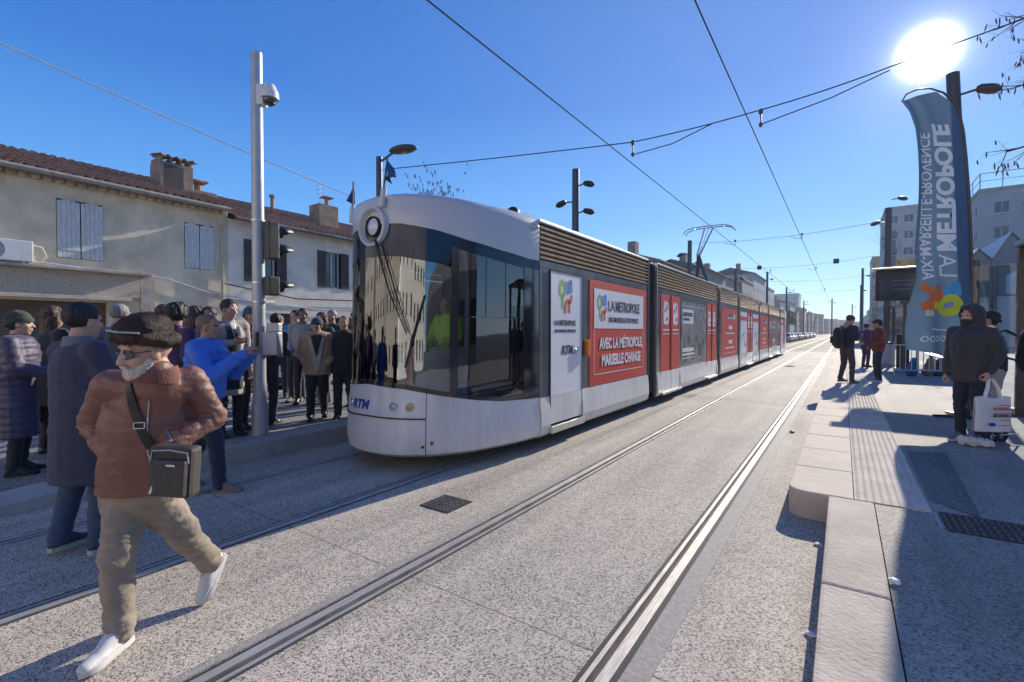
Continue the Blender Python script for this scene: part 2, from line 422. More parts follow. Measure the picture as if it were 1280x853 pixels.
# left platform with a ramped kerb
h = MB()
def LX(u, v): return 0
ys = [-12,-3,-.5,.6,1.4,2.2,2.7,20,46]; zt = [.0,.0,.03,.08,.14,.20,PZ,PZ,PZ]
for (x0, x1, nm, mm, bv, dz) in ((-6.35,-5.935,'platform_kerb','kerb',0.0,0.0),):
    rings = [[(x0,y,-.15),(x1+.03,y,-.15),(x1+.03,y,max(z-.02,-.01)),(x1,y,z),(x0,y,z)] for y, z in zip(ys, zt)]
    h.ring_loft(rings)
struct(h, 'left_platform_kerb', pm('kerb_blocks', (.44,.41,.37), (.33,.31,.28), 2.2, .75, bump=.4, bscale=50))
h = MB(); h.ring_loft([[(-10.4,y,-.15),(-6.352,y,-.15),(-6.352,y,z-.003),(-10.4,y,z-.003)] for y, z in zip(ys, zt)])
struct(h, 'left_platform', aggregate('grey_platform_asphalt', (.33,.32,.30), (.09,.09,.09), 70, .4))
h = MB(); h.bb((-10.6,-12,-.15),(-10.402,46,PZ+.004)); struct(h, 'left_platform_border', M['kerb'])
h = MB(); h.bb((-18.15,-30,-.15),(-14.9,300,.06)); struct(h, 'far_pavement', M['asphalt_pale'])
h = MB()
for k in range(26):
    h.bb((-11.0, k*6.0, -.157), (-10.86, k*6.0+3, -.154))
struct(h, 'road_marking', M['white'])
# litter on the ground
lit = [((990,541,0),'dark stone lying beside the right rail', .05, 'ink'), ((1023,682,0),'crumpled pale scrap in the shadow of the kerb', .03,'white'),
       ((1119,729,PZ),'white scrap of paper beside the kerb edge', .035,'white'), ((1013,795,0),'flat pale scrap in the kerb shadow nearest the camera', .03,'white')]
for (q, lb, r, mm) in lit:
    c = ongr(*q); h = MB(); h.ell((c.x, c.y, q[2]+r*.3), (r, r*.7, r*.35), Matrix.Rotation(random.random()*3, 3, 'Z'), 7, 5)
    for v in h.v: v += V((random.uniform(-1,1), random.uniform(-1,1), 0))*r*.2
    tag(h.build('litter_scrap' if mm == 'white' else 'loose_stone', M[mm]), lb, 'litter' if mm == 'white' else 'stone')
# ------------------------------------------------------------------ the tram
TX = -4.47
tram = thing('tram', 'long white articulated tram with red advertising panels and bronze roof louvres on the left track', 'tram', (TX, 3.57, 0))
# plan outline: control points (half width, y) from nose to flank
CP = [(0,3.575),(.25,3.60),(.47,3.685),(.71,3.875),(.88,4.12),(.99,4.37),(1.10,4.78),(1.165,5.15),(1.195,5.5),(1.2,5.9),(1.2,6.3)]
def cr(p0,p1,p2,p3,t): return .5*((2*p1)+(-p0+p2)*t+(2*p0-5*p1+4*p2-p3)*t*t+(-p0+3*p1-3*p2+p3)*t**3)
half = []
for i in range(len(CP)-1):
    a = CP[i-1] if i else (-CP[1][0], CP[1][1]); b = CP[i]; c = CP[i+1]; d = CP[min(i+2, len(CP)-1)]
    for k in range(12):
        t = k/12; half.append((cr(a[0],b[0],c[0],d[0],t), cr(a[1],b[1],c[1],d[1],t)))
half.append(CP[-1])
arc = [0]
for i in range(1, len(half)): arc.append(arc[-1]+math.dist(half[i], half[i-1]))
def plan(s):
    """point and outward normal on the outline at arclength s (right side positive)"""
    sg = 1 if s >= 0 else -1; a = abs(s)
    if a >= arc[-1]:
        return V((TX+sg*1.2, 6.3+a-arc[-1], 0)), V((sg, 0, 0))
    i = max(j for j in range(len(arc)-1) if arc[j] <= a)
    t = (a-arc[i])/(arc[i+1]-arc[i]); p = half[i]; q = half[i+1]
    d = V((q[0]-p[0], q[1]-p[1], 0)).normalized()
    return V((TX+sg*(p[0]+(q[0]-p[0])*t), p[1]+(q[1]-p[1])*t, 0)), V((sg*d.y, -d.x, 0)).normalized()
def s_at_y(y):
    if y >= 6.3: return arc[-1]+y-6.3
    return next(arc[j] for j in range(len(half)) if half[j][1] >= y)
def S(s, z, off=0.0):
    p, n = plan(s); q = p+n*off; q.z = z; q.y += .036*(z-.6)*max(0, 1-abs(s)/2.6); return q
def patch(mb, s0, s1, zl, zh, o0, o1=None, nu=24, nv=1, th=.03):
    """slab following the outline; zl, zh, offsets may depend on s (and v)"""
    f = lambda q, s: q(s) if callable(q) else q
    def pt(u, v, d):
        s = s0+(s1-s0)*u; z = f(zl,s)+(f(zh,s)-f(zl,s))*v
        a = f(o0,s); b = a if o1 is None else f(o1,s)
        return S(s, z, a+(b-a)*v-d)
    b = len(mb.v); w = nu+1; n1 = w*(nv+1)
    for d in (0, th):
        for j in range(nv+1):
            for i in range(w): mb.v.append(pt(i/nu, j/nv, d))
    F = []
    for j in range(nv):
        for i in range(nu):
            q = j*w+i; F.append((q,q+1,q+w+1,q+w)); F.append((n1+q,n1+q+w,n1+q+w+1,n1+q+1))
    for i in range(nu):
        F.append((i,n1+i,n1+i+1,i+1)); q = nv*w+i; F.append((q,q+1,n1+q+1,n1+q))
    for j in range(nv):
        q = j*w; F.append((q,q+w,n1+q+w,n1+q)); q = j*w+nu; F.append((q,n1+q,n1+q+w,q+w))
    mb.f += [tuple(b+i for i in f_) for f_ in F]; mb.m += [mb.cm]*len(F); return mb
def lerp_tab(tab):
    def f(s):
        a = abs(s)
        for (x0,y0),(x1,y1) in zip(tab, tab[1:]):
            if a <= x1: 
                t = (a-x0)/(x1-x0); t = t*t*(3-2*t) if False else t
                return y0+(y1-y0)*t
        return tab[-1][1]
    return f
sC = s_at_y(5.38)      # end of the front shell
sE = s_at_y(9.62)      # end of the first module
zg = lerp_tab([(0,.98),(.5,.94),(.9,.86),(1.3,.79),(1.7,.74),(2.2,.72),(9,.72)])
zt = lerp_tab([(0,2.80),(.4,2.78),(.8,2.71),(1.2,2.62),(1.7,2.55),(2.2,2.5),(9,2.5)])
s_pil = .86            # pillar between windscreen and side window
# find arclengths of features along the seen ray directions
def s_px(px):
    best = None
    for k in range(0, 700):
        s = k*.01; p = S(s, 1.2); a = (p-CAM); x = 640+F_*a.dot(RT)/a.dot(FW)
        if best is None or abs(x-px) < best[0]: best = (abs(x-px), s)
    return best[1]
sA, sB, sW1, sSeam = s_px(563), s_px(573), s_px(655), s_px(533)
# --- white lower shell
h = MB()
prof = [(.16,-.10),(.20,-.02),(.30,.025),(.50,.02),(.72,0)]
def skirt(mb, s0, s1, top, nu=40, lowcut=.17):
    rows = [(lowcut,-.06),(lowcut+.04,.0),(.33,.03),(.50,.022)]
    zs = [r[0] for r in rows]
    # one loft per band keeps creases soft
    b = len(mb.v); n = nu+1; grid = []
    for d in (0, .05):
        for (z, o) in rows+[('t', 0.0)]:
            for i in range(n):
                s = s0+(s1-s0)*i/nu; zz = (top(s) if callable(top) else top) if z == 't' else z
                mb.v.append(S(s, zz, o-d))
    nr = len(rows)+1; F = []
    for j in range(nr-1):
        for i in range(nu):
            q = j*n+i; F.append((q,q+1,q+n+1,q+n)); q2 = q+nr*n; F.append((q2,q2+n,q2+n+1,q2+1))
    for i in range(nu):
        F.append((i, nr*n+i, nr*n+i+1, i+1)); q = (nr-1)*n+i; F.append((q,q+1,nr*n+q+1,nr*n+q))
    for j in range(nr-1):
        q = j*n; F.append((q,q+n,nr*n+q+n,nr*n+q)); q = j*n+nu; F.append((q,nr*n+q,nr*n+q+n,q+n))
    mb.f += [tuple(b+i for i in f) for f in F]; mb.m += [mb.cm]*len(F)
skirt(h, -sSeam, sSeam, lambda s: zg(s)-.004); h.build('nose_panel', M['tram_white'], tram, smooth=True)
for sg in (1, -1):
    h = MB(); skirt(h, sg*(sSeam+.008), sg*(sC-.004), lambda s: zg(s)-.004); h.build('side_nose_panel', M['tram_white'], tram, smooth=True)
# seam line across the nose
h = MB(); patch(h, -sSeam, sSeam, lambda s: .615-.02*abs(s), lambda s: .628-.02*abs(s), .032, nu=40, th=.02); h.build('nose_seam', M['rubber_black'], tram)
h = MB(); patch(h, -sC, sC, .2, 3.0, -.5, nu=40, th=.02); # inner liner is added below instead
# --- brow
h = MB()
rings = []
n = 60
rows = [(0,-.0),(0.12,.0),(.75,.005),(.90,-.02),(.97,-.07),(1.02,-.18),(1.06,-.45)]
b = len(h.v); zb = lambda s: zt(s)+.003
for j, (v, o) in enumerate(rows):
    for i in range(n+1):
        s = -sC+2*sC*i/n; z0 = zb(s); ztop = 3.10+.06*max(0, 1-abs(s)/1.6)
        z = z0+(ztop-z0)*v if v <= 1 else ztop+(v-1)*.9
        q = S(s, z, o)
        if j == 6: q = S(s, z, 0); q.x = TX+(q.x-TX)*.55; q.y = q.y+(5.4-q.y)*.42; q.z = ztop+.07
        h.v.append(q)
for j in range(len(rows)-1):
    for i in range(n):
        q = j*(n+1)+i; h.f.append((q,q+1,q+n+2,q+n+1)); h.m.append(0)
# close the roof top with a fan strip
t0 = (len(rows)-1)*(n+1)
for i in range(n//2):
    a, c = t0+i, t0+n-i
    if a+1 < c-1: h.f.append((a, a+1, c-1, c)); h.m.append(0)
    elif a+1 <= c-1: h.f.append((a, a+1, c)); h.m.append(0)
h.build('front_brow', M['tram_roofgrey'], tram, smooth=True)
# --- dark glazing frame: top band, lower rim, pillars
h = MB(); patch(h, -sC, sC, lambda s: zt(s)-.36 if abs(s) < sA else zt(s)-.13, zt, -.004, nu=60, th=.03)
fr = h.build('windscreen_header', M['tram_blueglass'], tram, smooth=True)
h = MB(); patch(h, -sC, sC, zg, lambda s: zg(s)+.05, .004, nu=50, th=.035); h.build('windscreen_sill', M['tram_dark'], tram, smooth=True)
for sg in (1,-1):
    for a, b_, nm in ((sA, sB, 'windscreen_pillar'), (sW1, sC-.002, 'door_pillar')):
        h = MB(); patch(h, sg*a, sg*b_, lambda s: zg(s)+.05, lambda s: zt(s)-.12, -.002, nu=6, th=.05); h.build(nm, M['tram_dark'], tram, smooth=True)
    h = MB(); patch(h, sg*(sB+.002), sg*(sW1-.002), lambda s: zg(s)+.052, lambda s: zt(s)-.132, -.010, nu=10, th=.008); w = h.build('side_window', M['glass_side'], tram, smooth=True)
    h = MB(); k = sB+(sW1-sB)*.37
    patch(h, sg*(k-.008), sg*(k+.008), 1.75, lambda s: zt(s)-.14, -.004, nu=1, th=.02)
    patch(h, sg*(k+.3), sg*(k+.31), 1.75, lambda s: zt(s)-.14, -.004, nu=1, th=.02)
    patch(h, sg*(sB+.004), sg*(sW1-.004), 1.74, 1.755, -.006, nu=6, th=.02); h.build('window_divider', M['tram_dark'], tram)
h = MB(); patch(h, -sA+.002, sA-.002, lambda s: zg(s)+.052, lambda s: zt(s)-.362, -.008, nu=44, th=.008); h.build('windscreen', M['glass'], tram, smooth=True)
# --- round headlamp in the brow
p, nrm = plan(0.0); c = V((TX+.02, p.y+.085, 2.78))
def disc_rings(mb, c, n, rs):
    u = V((1,0,0)) if abs(n.x) < .9 else V((0,1,0)); u = (u-n*u.dot(n)).normalized(); w = n.cross(u)
    mb.ring_loft([[c+n*o+(u*math.cos(a)+w*math.sin(a))*r for a in [2*math.pi*k/36 for k in range(36)]] for r, o in rs])
nn = V((0,-1,0))
h = MB(); disc_rings(h, c, nn, [(.235,-.06),(.235,.02),(.225,.05),(.20,.055),(.185,.03),(.165,.0),(.12,-.01),(.12,-.05)]); hr = h.build('headlamp_ring', M['tram_roofgrey'], tram, smooth=True)
h = MB(); disc_rings(h, c, nn, [(.119,-.05),(.119,.03),(.112,.04),(.10,.032),(.098,-.04)]); h.build('headlamp_bezel', M['black'], hr, smooth=True)
h = MB(); disc_rings(h, c, nn, [(.097,-.04),(.094,.02),(.06,.035),(.03,.05),(.005,.052)]); h.build('headlamp_lens', M['lens'], hr, smooth=True)
# lower lamps
for s, mm, nm in ((s_px(493),'lens','headlight'),(s_px(514),'amber','headlight'),(-s_px(493),'lens','headlight'),(-s_px(514),'amber','headlight')):
    q, n_ = plan(s); q = S(s, .735, .0)
    h = MB(); disc_rings(h, q, n_, [(.052,-.02),(.052,.012),(.046,.016),(.042,.010)]); o = h.build(nm, M['chrome'], tram, smooth=True)
    h = MB(); disc_rings(h, q, n_, [(.041,-.01),(.038,.012),(.02,.020),(.003,.021)]); h.build('lamp_lens', M[mm] if mm != 'lens' else M['pole'], o, smooth=True)
for sg in (1,-1):
    s = sg*s_px(541); q, n_ = plan(s); q = S(s, .34, .0)
    h = MB(); disc_rings(h, q, n_, [(.035,-.02),(.035,.02),(.02,.03),(.003,.031)]); h.build('tail_lamp', M['redlens'], tram, smooth=True)
    h = MB(); disc_rings(h, S(s-sg*.10, .30, 0), n_, [(.016,-.02),(.016,.03),(.003,.031)]); h.build('tow_eye', M['black'], tram, smooth=True)
    # brow corner lamp and mirror camera
    s = sg*(sC-.12); q = S(s, 2.92, 0); n_ = plan(s)[1]
    h = MB(); h.ell(q+n_*.02, (.05,.055,.04)); h.build('marker_lamp', M['pole'], tram, smooth=True)
# lettering on the nose, on the curved shell
me = text_mesh('RTM', .15, bold=.006, extrude=.002, sx=1.05); shear(me, .25)
s0 = s_px(449)
o0 = wloc(tram)
for v in me.vertices:
    q = S(-0.30+v.co.x*1.0, .69+v.co.y, .012+v.co.z); v.co = q-o0
link('operator_lettering', me, M['blue_ink'], tram)
# wiper
h = MB(); pts = [S(.10, 2.62, .05), S(.33, 2.0, .07), S(.52, 1.55, .06)]; h.tube(pts, [.013,.009,.007])
h.tube([S(.14, 2.60, .06), S(.37, 2.0, .075), S(.53, 1.57, .065)], .005)
h.build('wiper_arm', M['black'], tram)
h = MB(); h.tube([S(.70, 1.98, .02), S(.60,1.6,.03), S(.50, 1.18, .02)], .012); h.tube([S(.70, 1.98, .02), S(.60,1.6,.05), S(.50, 1.18, .02)], .007); h.build('wiper_blade', M['black'], tram)
# flags on the brow
mf = pm('blue_flag_cloth', (.02,.07,.22), (.014,.05,.17), 6, .8)
def nose_flag(s, lean, tip):
    q = S(s, 2.98, .03); n_ = plan(s)[1]
    h = MB(); h.cyl(q, q+V((lean*.28,0,.20)), .035); h.build('flag_holder', M['tram_roofgrey'], tram, smooth=True)
    a = q+V((lean*.2,0,.16)); b_ = a+V((lean*.6,.0,.36))
    fl = MB(); fl.tube([a, b_], .012); o = fl.build('flag_pole', M['navy_steel'], tram)
    f = MB()
    def P(u, v): 
        base = a.lerp(b_, .38+.6*v); w = tip*(1-v)**.8
        return base+V((w*u, .05*math.sin(u*6+v*3)*(1-v), -.05*u-.03*math.sin(5*u)))
    f.grid(P, 10, 10); o2 = f.build('flag_cloth', mf, o, smooth=True)
    m = o2.modifiers.new('t','SOLIDIFY'); m.thickness = .003
nose_flag(.18, .12, .2); nose_flag(-.84, .05, -.08)
# --- cab interior
def inner(z, th, nm):
    pts = [S(-sC+2*sC*k/30, z, -.09) for k in range(31)]; pts = [V((TX-1.1,9.4,z))]+pts+[V((TX+1.1,9.4,z))]
    h = MB(); h.prism(pts, (0,0,th)); h.build(nm, M['interior'], tram)
inner(.36, .04, 'cab_floor')
h = MB()
def PC(u, v):
    s = -1.35+2.7*u; q = S(s, 1.05+.30*math.sin(min(1, v*1.3)*math.pi*.5)+.03*math.sin(s*7), -.10-.75*v); return q
h.grid(PC, 24, 8)
def PD(u, v):
    s = -1.35+2.7*u; return S(s, .45+.60*v, -.10-.02*v)
h.grid(PD, 24, 3)
h.build('cab_console', M['console'], tram, smooth=True)
h = MB(); h.bb((TX-1.1,6.0,.4),(TX-.35,6.04,2.9)); h.bb((TX+.35,6.0,.4),(TX+1.1,6.04,2.9)); h.bb((TX-.35,6.0,2.3),(TX+.35,6.04,2.9)); h.build('cab_partition', M['tram_frame'], tram)
inner(2.86, .04, 'cab_ceiling')
h = MB(); h.box((TX-.05,5.2,.75),(.5,.5,.12)); h.box((TX-.05,5.47,1.15),(.48,.12,.8)); h.box((TX-.05,5.2,.55),(.14,.14,.34)); h.build('driver_seat', M['black'], tram, bevel=.03)
for i in range(4):
    for sx in (-.78,.78):
        h = MB(); yv = 6.6+i*.8; h.box((TX+sx,yv,.85),(.42,.42,.08)); h.box((TX+sx,yv+.2,1.15),(.42,.07,.62)); h.box((TX+sx,yv+.05,.6),(.1,.1,.44))
        h.build('passenger_seat', M['seat'], tram, bevel=.02)
for i in range(4):
    h = MB(); h.cyl((TX+(.35 if i % 2 else -.35),6.5+i*.7,.4),(TX+(.35 if i % 2 else -.35),6.5+i*.7,2.86),.018); h.build('grab_pole', M['amber'], tram)
h = MB()   # sun blind inside side window
patch(h, sB+.03, sW1-.03, 1.05, 1.16, -.06, nu=6, th=.01); h.build('cab_ledge', M['console'], tram)
# --- generic flank pieces (both sides)
XR = TX+1.2
def flank(sg): return TX+sg*1.2
def panel(name, y0, y1, z0, z1, m, sg=1, off=.004, th=.03, parent=None, bevel=.0):
    h = MB(); x = flank(sg); a = x+sg*(off-th); b_ = x+sg*off; h.bb((min(a,b_),y0,z0),(max(a,b_),y1,z1)); return h.build(name, M[m] if isinstance(m, str) else m, parent or tram, bevel=bevel)
def side_fn(y0, z0, sg=1, off=.008):
    # text plane -> flank; the right flank reads with y growing, the left one with y falling
    return lambda x, y, z: V((flank(sg)+sg*(off+z), y0+sg*x, z0+y))
def logo(y0, z0, k, parent, sg=1, mono=None, off=.008):
    """three looping ribbon shapes: green, blue, red"""
    def rib(pts, w, m, nm, closed=False):
        h = MB(); f = side_fn(y0, z0, sg, off)
        n = len(pts); N = n if closed else n-1
        sub = []
        for i in range(N):
            for q in range(6):
                t = q/6; P = [pts[(i+d) % n] if closed else pts[max(0, min(n-1, i+d))] for d in (-1,0,1,2)]
                sub.append((cr(P[0][0],P[1][0],P[2][0],P[3][0],t), cr(P[0][1],P[1][1],P[2][1],P[3][1],t)))
        if not closed: sub.append(pts[-1])
        L_, R_ = [], []
        for i, p in enumerate(sub):
            a = sub[i-1] if (i or closed) else p; b_ = sub[(i+1) % len(sub)] if (i < len(sub)-1 or closed) else p
            dx, dy = b_[0]-a[0], b_[1]-a[1]; l = math.hypot(dx, dy) or 1
            L_.append((p[0]-dy/l*w/2, p[1]+dx/l*w/2)); R_.append((p[0]+dy/l*w/2, p[1]-dx/l*w/2))
        m_ = len(sub); b = len(h.v)
        for a, c_ in zip(L_, R_): h.v.append(f(a[0]*k, a[1]*k, 0)); h.v.append(f(c_[0]*k, c_[1]*k, 0))
        for i in range(m_ if closed else m_-1):
            j = (i+1) % m_; h.f.append((b+2*i, b+2*i+1, b+2*j+1, b+2*j)); h.m.append(0)
        h.build(nm, M[m], parent, fix=False)
    rib([(.25,1.25),(.08,1.05),(.1,.8),(.28,.68),(.45,.82),(.45,1.08)], .17, mono or 'lgreen', 'logo_green_loop', True)
    rib([(.28,.62),(.28,.42),(.28,.2)], .17, mono or 'lgreen', 'logo_green_stem')
    off += .001
    rib([(.60,1.28),(.62,.95),(.78,.88),(.85,1.2),(.98,1.28),(1.0,.85)], .17, mono or 'lblue', 'logo_blue_wave')
    rib([(.50,.05),(.52,.35),(.65,.52),(.80,.48),(.84,.08)], .17, mono or 'lred', 'logo_red_arch'); rib([(.80,.46),(.98,.55),(1.02,.78)], .15, mono or 'lred', 'logo_red_tail')
def stext(txt, y0, z0, size, m, parent, sg=1, name='lettering', **k):
    return put_text(name, txt, size, side_fn(y0, z0, sg, .009), M[m], parent, **k)
def rect(mb, y0, z0, w, hgt, sg=1, off=.006):
    f = side_fn(y0, z0, sg, off); mb.add([f(0,0,0), f(w,0,0), f(w,hgt,0), f(0,hgt,0)], [(0,1,2,3)])
def bodywork(y0, y1, parent, doors_r=(), doors_l=(), low=.17, first=False):
    """skirt, window band, louvres and roof over one module; doors leave gaps in the skirt"""
    for sg, doors in ((1, doors_r), (-1, doors_l)):
        x = flank(sg)
        # skirt pieces between doors
        cuts = sorted([(a, b_) for a, b_ in doors]); a0 = y0
        spans = []
        for a, b_ in cuts: spans.append((a0, a-.006)); a0 = b_+.006
        spans.append((a0, y1))
        for a, b_ in spans:
            if b_-a < .02: continue
            h = MB()
            prof = [(-.045,low-.0),(.0,low+.04),(.026,.33),(.022,.5),(0,.70),(-.05,.70),(-.05,low)]
            rings = [[(x+sg*o, yy, z) for o, z in prof] for yy in (a, b_)]
            h.ring_loft(rings); h.build('skirt_panel', M['tram_white'], parent, bevel=.006)
        # band around the windows
        h = MB()
        a = x-sg*.05; b2 = x-sg*.006
        spans2 = []; a0 = y0
        for c_, d_ in cuts: spans2.append((a0, c_-.006)); a0 = d_+.006
        spans2.append((a0, y1))
        for c_, d_ in spans2:
            if d_-c_ > .02: h.bb((min(a,b2),c_,.704),(max(a,b2),d_,2.42))
        h.bb((min(a,b2),y0,2.424),(max(a,b2),y1,2.52)); h.build('window_band', M['tram_frame'], parent)
        # louvres
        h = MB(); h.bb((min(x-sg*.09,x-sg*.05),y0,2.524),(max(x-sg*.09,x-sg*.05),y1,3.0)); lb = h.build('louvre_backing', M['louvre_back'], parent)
        h = MB()
        for k in range(7):
            zc = 2.56+k*.066
            P = [(x-sg*.045,zc-.022),(x+sg*.0,zc-.018),(x+sg*.004,zc+.004),(x-sg*.045,zc+.026)]
            h.prism([(px, y0+.015, pz) for px, pz in P], (0, y1-y0-.03, 0))
        h.build('roof_louvre', M['louvre'], parent)
        h = MB(); h.bb((min(x-sg*.14,x+sg*.002),y0,3.004),(max(x-sg*.14,x+sg*.002),y1,3.05)); h.build('roof_rail', M['silver'], parent, bevel=.012)
    h = MB(); rings = []
    for yy in (y0, y1):
        rings.append([(TX-1.1,yy,2.96),(TX+1.1,yy,2.96),(TX+1.06,yy,3.06),(TX+.7,yy,3.13),(TX,yy,3.15),(TX-.7,yy,3.13),(TX-1.06,yy,3.06)])
    h.ring_loft(rings); h.build('roof_panel', M['tram_roofgrey'], parent)
    h = MB(); h.bb((TX-1.1,y0,.24),(TX+1.1,y1,.34)); h.build('underframe', M['rubber_black'], parent)
    for k in range(2):   # bogie wheels in the dark below
        pass
def gangway(y0, y1, parent):
    h = MB(); n = max(4, int((y1-y0)/.07)); rings = []
    for i in range(n+1):
        y = y0+(y1-y0)*i/n; w = 1.15 if i % 2 else 1.08; w -= .0
        rings.append([(TX-w,y,.30),(TX+w,y,.30),(TX+w,y,2.98),(TX+w-.12,y,3.06),(TX-w+.12,y,3.06),(TX-w,y,2.98)])
    h.ring_loft(rings); h.build('gangway_bellows', M['bellows'], parent)
    for yy in (y0+.02, y1-.02):
        for sg in (1,-1):
            h = MB(); x = flank(sg); h.box((x-sg*.03, yy, 1.62), (.07,.035,2.8))
            h.build('gangway_frame', M['silver'] if yy > y0+.1 else M['rubber_black'], parent)
def red_door(y0, y1, parent, sg=1, leaves=2, zb=.25, colr='tram_red', icon=True):
    d = panel('door', y0, y1, .70, 2.415, colr, sg, .0, .03, parent)
    panel('door_lower', y0, y1, zb, .695, 'tram_white', sg, .010, .04, d)
    ym = (y0+y1)/2
    h = MB(); x = flank(sg); h.bb((min(x,x+sg*.012),ym-.008,zb),(max(x,x+sg*.012),ym+.008,2.415)); h.build('door_seal', M['rubber_black'], d)
    h = MB(); h.bb((min(x-sg*.02,x+sg*.06),y0-.02,zb-.06),(max(x-sg*.02,x+sg*.06),y1+.02,zb-.005)); h.build('door_sill', M['silver'], d, bevel=.012)
    if icon:
        for yy in (y0+(y1-y0)*.25, y0+(y1-y0)*.75):
            w = (y1-y0)*.27; bh = MB(); f = side_fn(yy-sg*w/2, 1.72, sg, .003)
            pts = [(0,.1),(.1,0),(.35,.06),(.6,0),(.95,.1),(1,.5),(.9,.95),(.6,1.08),(.3,1.0),(.05,1.1),(-.02,.6)]
            bh.add([f(a*w, b_*w*1.3, 0) for a, b_ in pts], [tuple(range(len(pts)))]); pl = bh.build('door_emblem', M['white'], d)
            bh = MB(); f = side_fn(yy-sg*w/2, 1.72, sg, .005); 
            for a, b_, c_, e_ in ((.2,.95,.42,.75),(.55,1.2,.75,.9),(.5,.45,.8,.28)):
                bh.add([f(a*w, b_*w, 0), f(c_*w, b_*w, 0), f(c_*w, e_*w, 0), f(a*w, e_*w, 0)], [(0,1,2,3)])
            bh.build('emblem_marks', M['tram_red'], d)
            bh = MB(); rect(bh, yy-sg*w*.6, 1.60, w*1.2, .035, sg, .004); rect(bh, yy-sg*w*.6, 1.52, w*1.2, .018, sg, .004); bh.build('door_strapline', M['white'], d)
    h = MB(); xk = flank(sg); h.ell((xk+sg*.0, ym+(y1-y0)*.12, 1.2), (.02,.035,.035)); h.build('door_button', M['amber'], d, smooth=True)
    return d
# --- module 1
bodywork(5.385, 9.62, tram, doors_r=[(5.64,6.60)], doors_l=[(5.64,6.60)])
for sg in (1,-1):
    d = panel('cab_door', 5.65, 6.59, .70, 2.40, 'white', sg, .006, .04); 
    panel('cab_door_lower', 5.65, 6.59, .32, .696, 'tram_white', sg, .012, .04, d)
    h = MB(); x = flank(sg)
    for a, b_ in (((5.638,.31),(5.648,2.41)),((6.592,.31),(6.602,2.41)),((5.638,2.402),(6.602,2.412))):
        h.bb((min(x-sg*.03,x+sg*.014),a[0],a[1]),(max(x-sg*.03,x+sg*.014),b_[0],b_[1]))
    h.build('door_seal', M['rubber_black'], d)
    h = MB(); h.bb((min(x-sg*.03,x+sg*.05),5.62,.19),(max(x-sg*.03,x+sg*.05),6.63,.29)); h.build('door_sill', M['silver'], d, bevel=.02)
    h = MB(); h.ell((x+sg*.012, 6.38, 1.28), (.015,.03,.05)); h.box((x+sg*.02,6.33,1.25),(.012,.07,.02)); h.build('door_handle', M['silver'], d, smooth=True)
    yb = 5.88 if sg == 1 else 6.36
    logo(yb, 1.82, .37, d, sg)
    yl = 5.76 if sg == 1 else 6.48
    stext('LA', yl, 1.67, .10, 'ink', d, sg, 'lettering_light'); stext('METROPOLE', yl+sg*.135, 1.67, .10, 'ink', d, sg, bold=.0025, sx=.88)
    stext('AIX-MARSEILLE-PROVENCE', yl, 1.57, .058, 'ink', d, sg, 'lettering_small', sx=.92)
    me = text_mesh('RTM', .17, bold=.006, extrude=.002, spacing=1.0); shear(me, .25); f = side_fn(5.95 if sg == 1 else 6.3, 1.26, sg, .009); o0 = wloc(d)
    for v in me.vertices: v.co = f(*v.co)-o0
    link('operator_lettering', me, M['ink'], d)
    # red advertising panel
    y0, y1 = 6.88, 9.48
    ad = panel('advert_panel', y0, y1, .72, 2.40, 'tram_red', sg, .002, .03)
    yo = y0 if sg == 1 else y1
    h = MB(); rect(h, yo+sg*.15, 1.63, 2.28, .64, sg, .006); h.build('advert_white_box', M['white'], ad)
    h = MB()
    rect(h, yo+sg*.15, .88, .014, .75, sg); rect(h, yo+sg*2.416, .88, .014, .75, sg); rect(h, yo+sg*.15, .88, 2.28, .014, sg); h.build('advert_border', M['white'], ad)
    logo(yo+sg*.27, 1.73, .34, ad, sg)
    stext('LA', yo+sg*.70, 1.93, .245, 'ink', ad, sg, 'lettering_light'); stext('METROPOLE', yo+sg*1.02, 1.93, .245, 'ink', ad, sg, bold=.007, sx=.86)
    stext('AIX-MARSEILLE-PROVENCE', yo+sg*.72, 1.74, .125, 'ink', ad, sg, 'lettering_small', bold=.001, sx=.95)
    stext('AVEC LA M\u00c9TROPOLE,', yo+sg*.36, 1.30, .25, 'white', ad, sg, bold=.010, sx=.80)
    stext('MARSEILLE CHANGE', yo+sg*.44, 1.02, .25, 'white', ad, sg, bold=.010, sx=.80)
    h = MB(); x = flank(sg); h.box((x+sg*.03, 6.74, 1.33), (.07,.10,.24)); h.build('side_marker', M['orange'], tram, bevel=.015)
gangway(9.62, 10.20, tram)
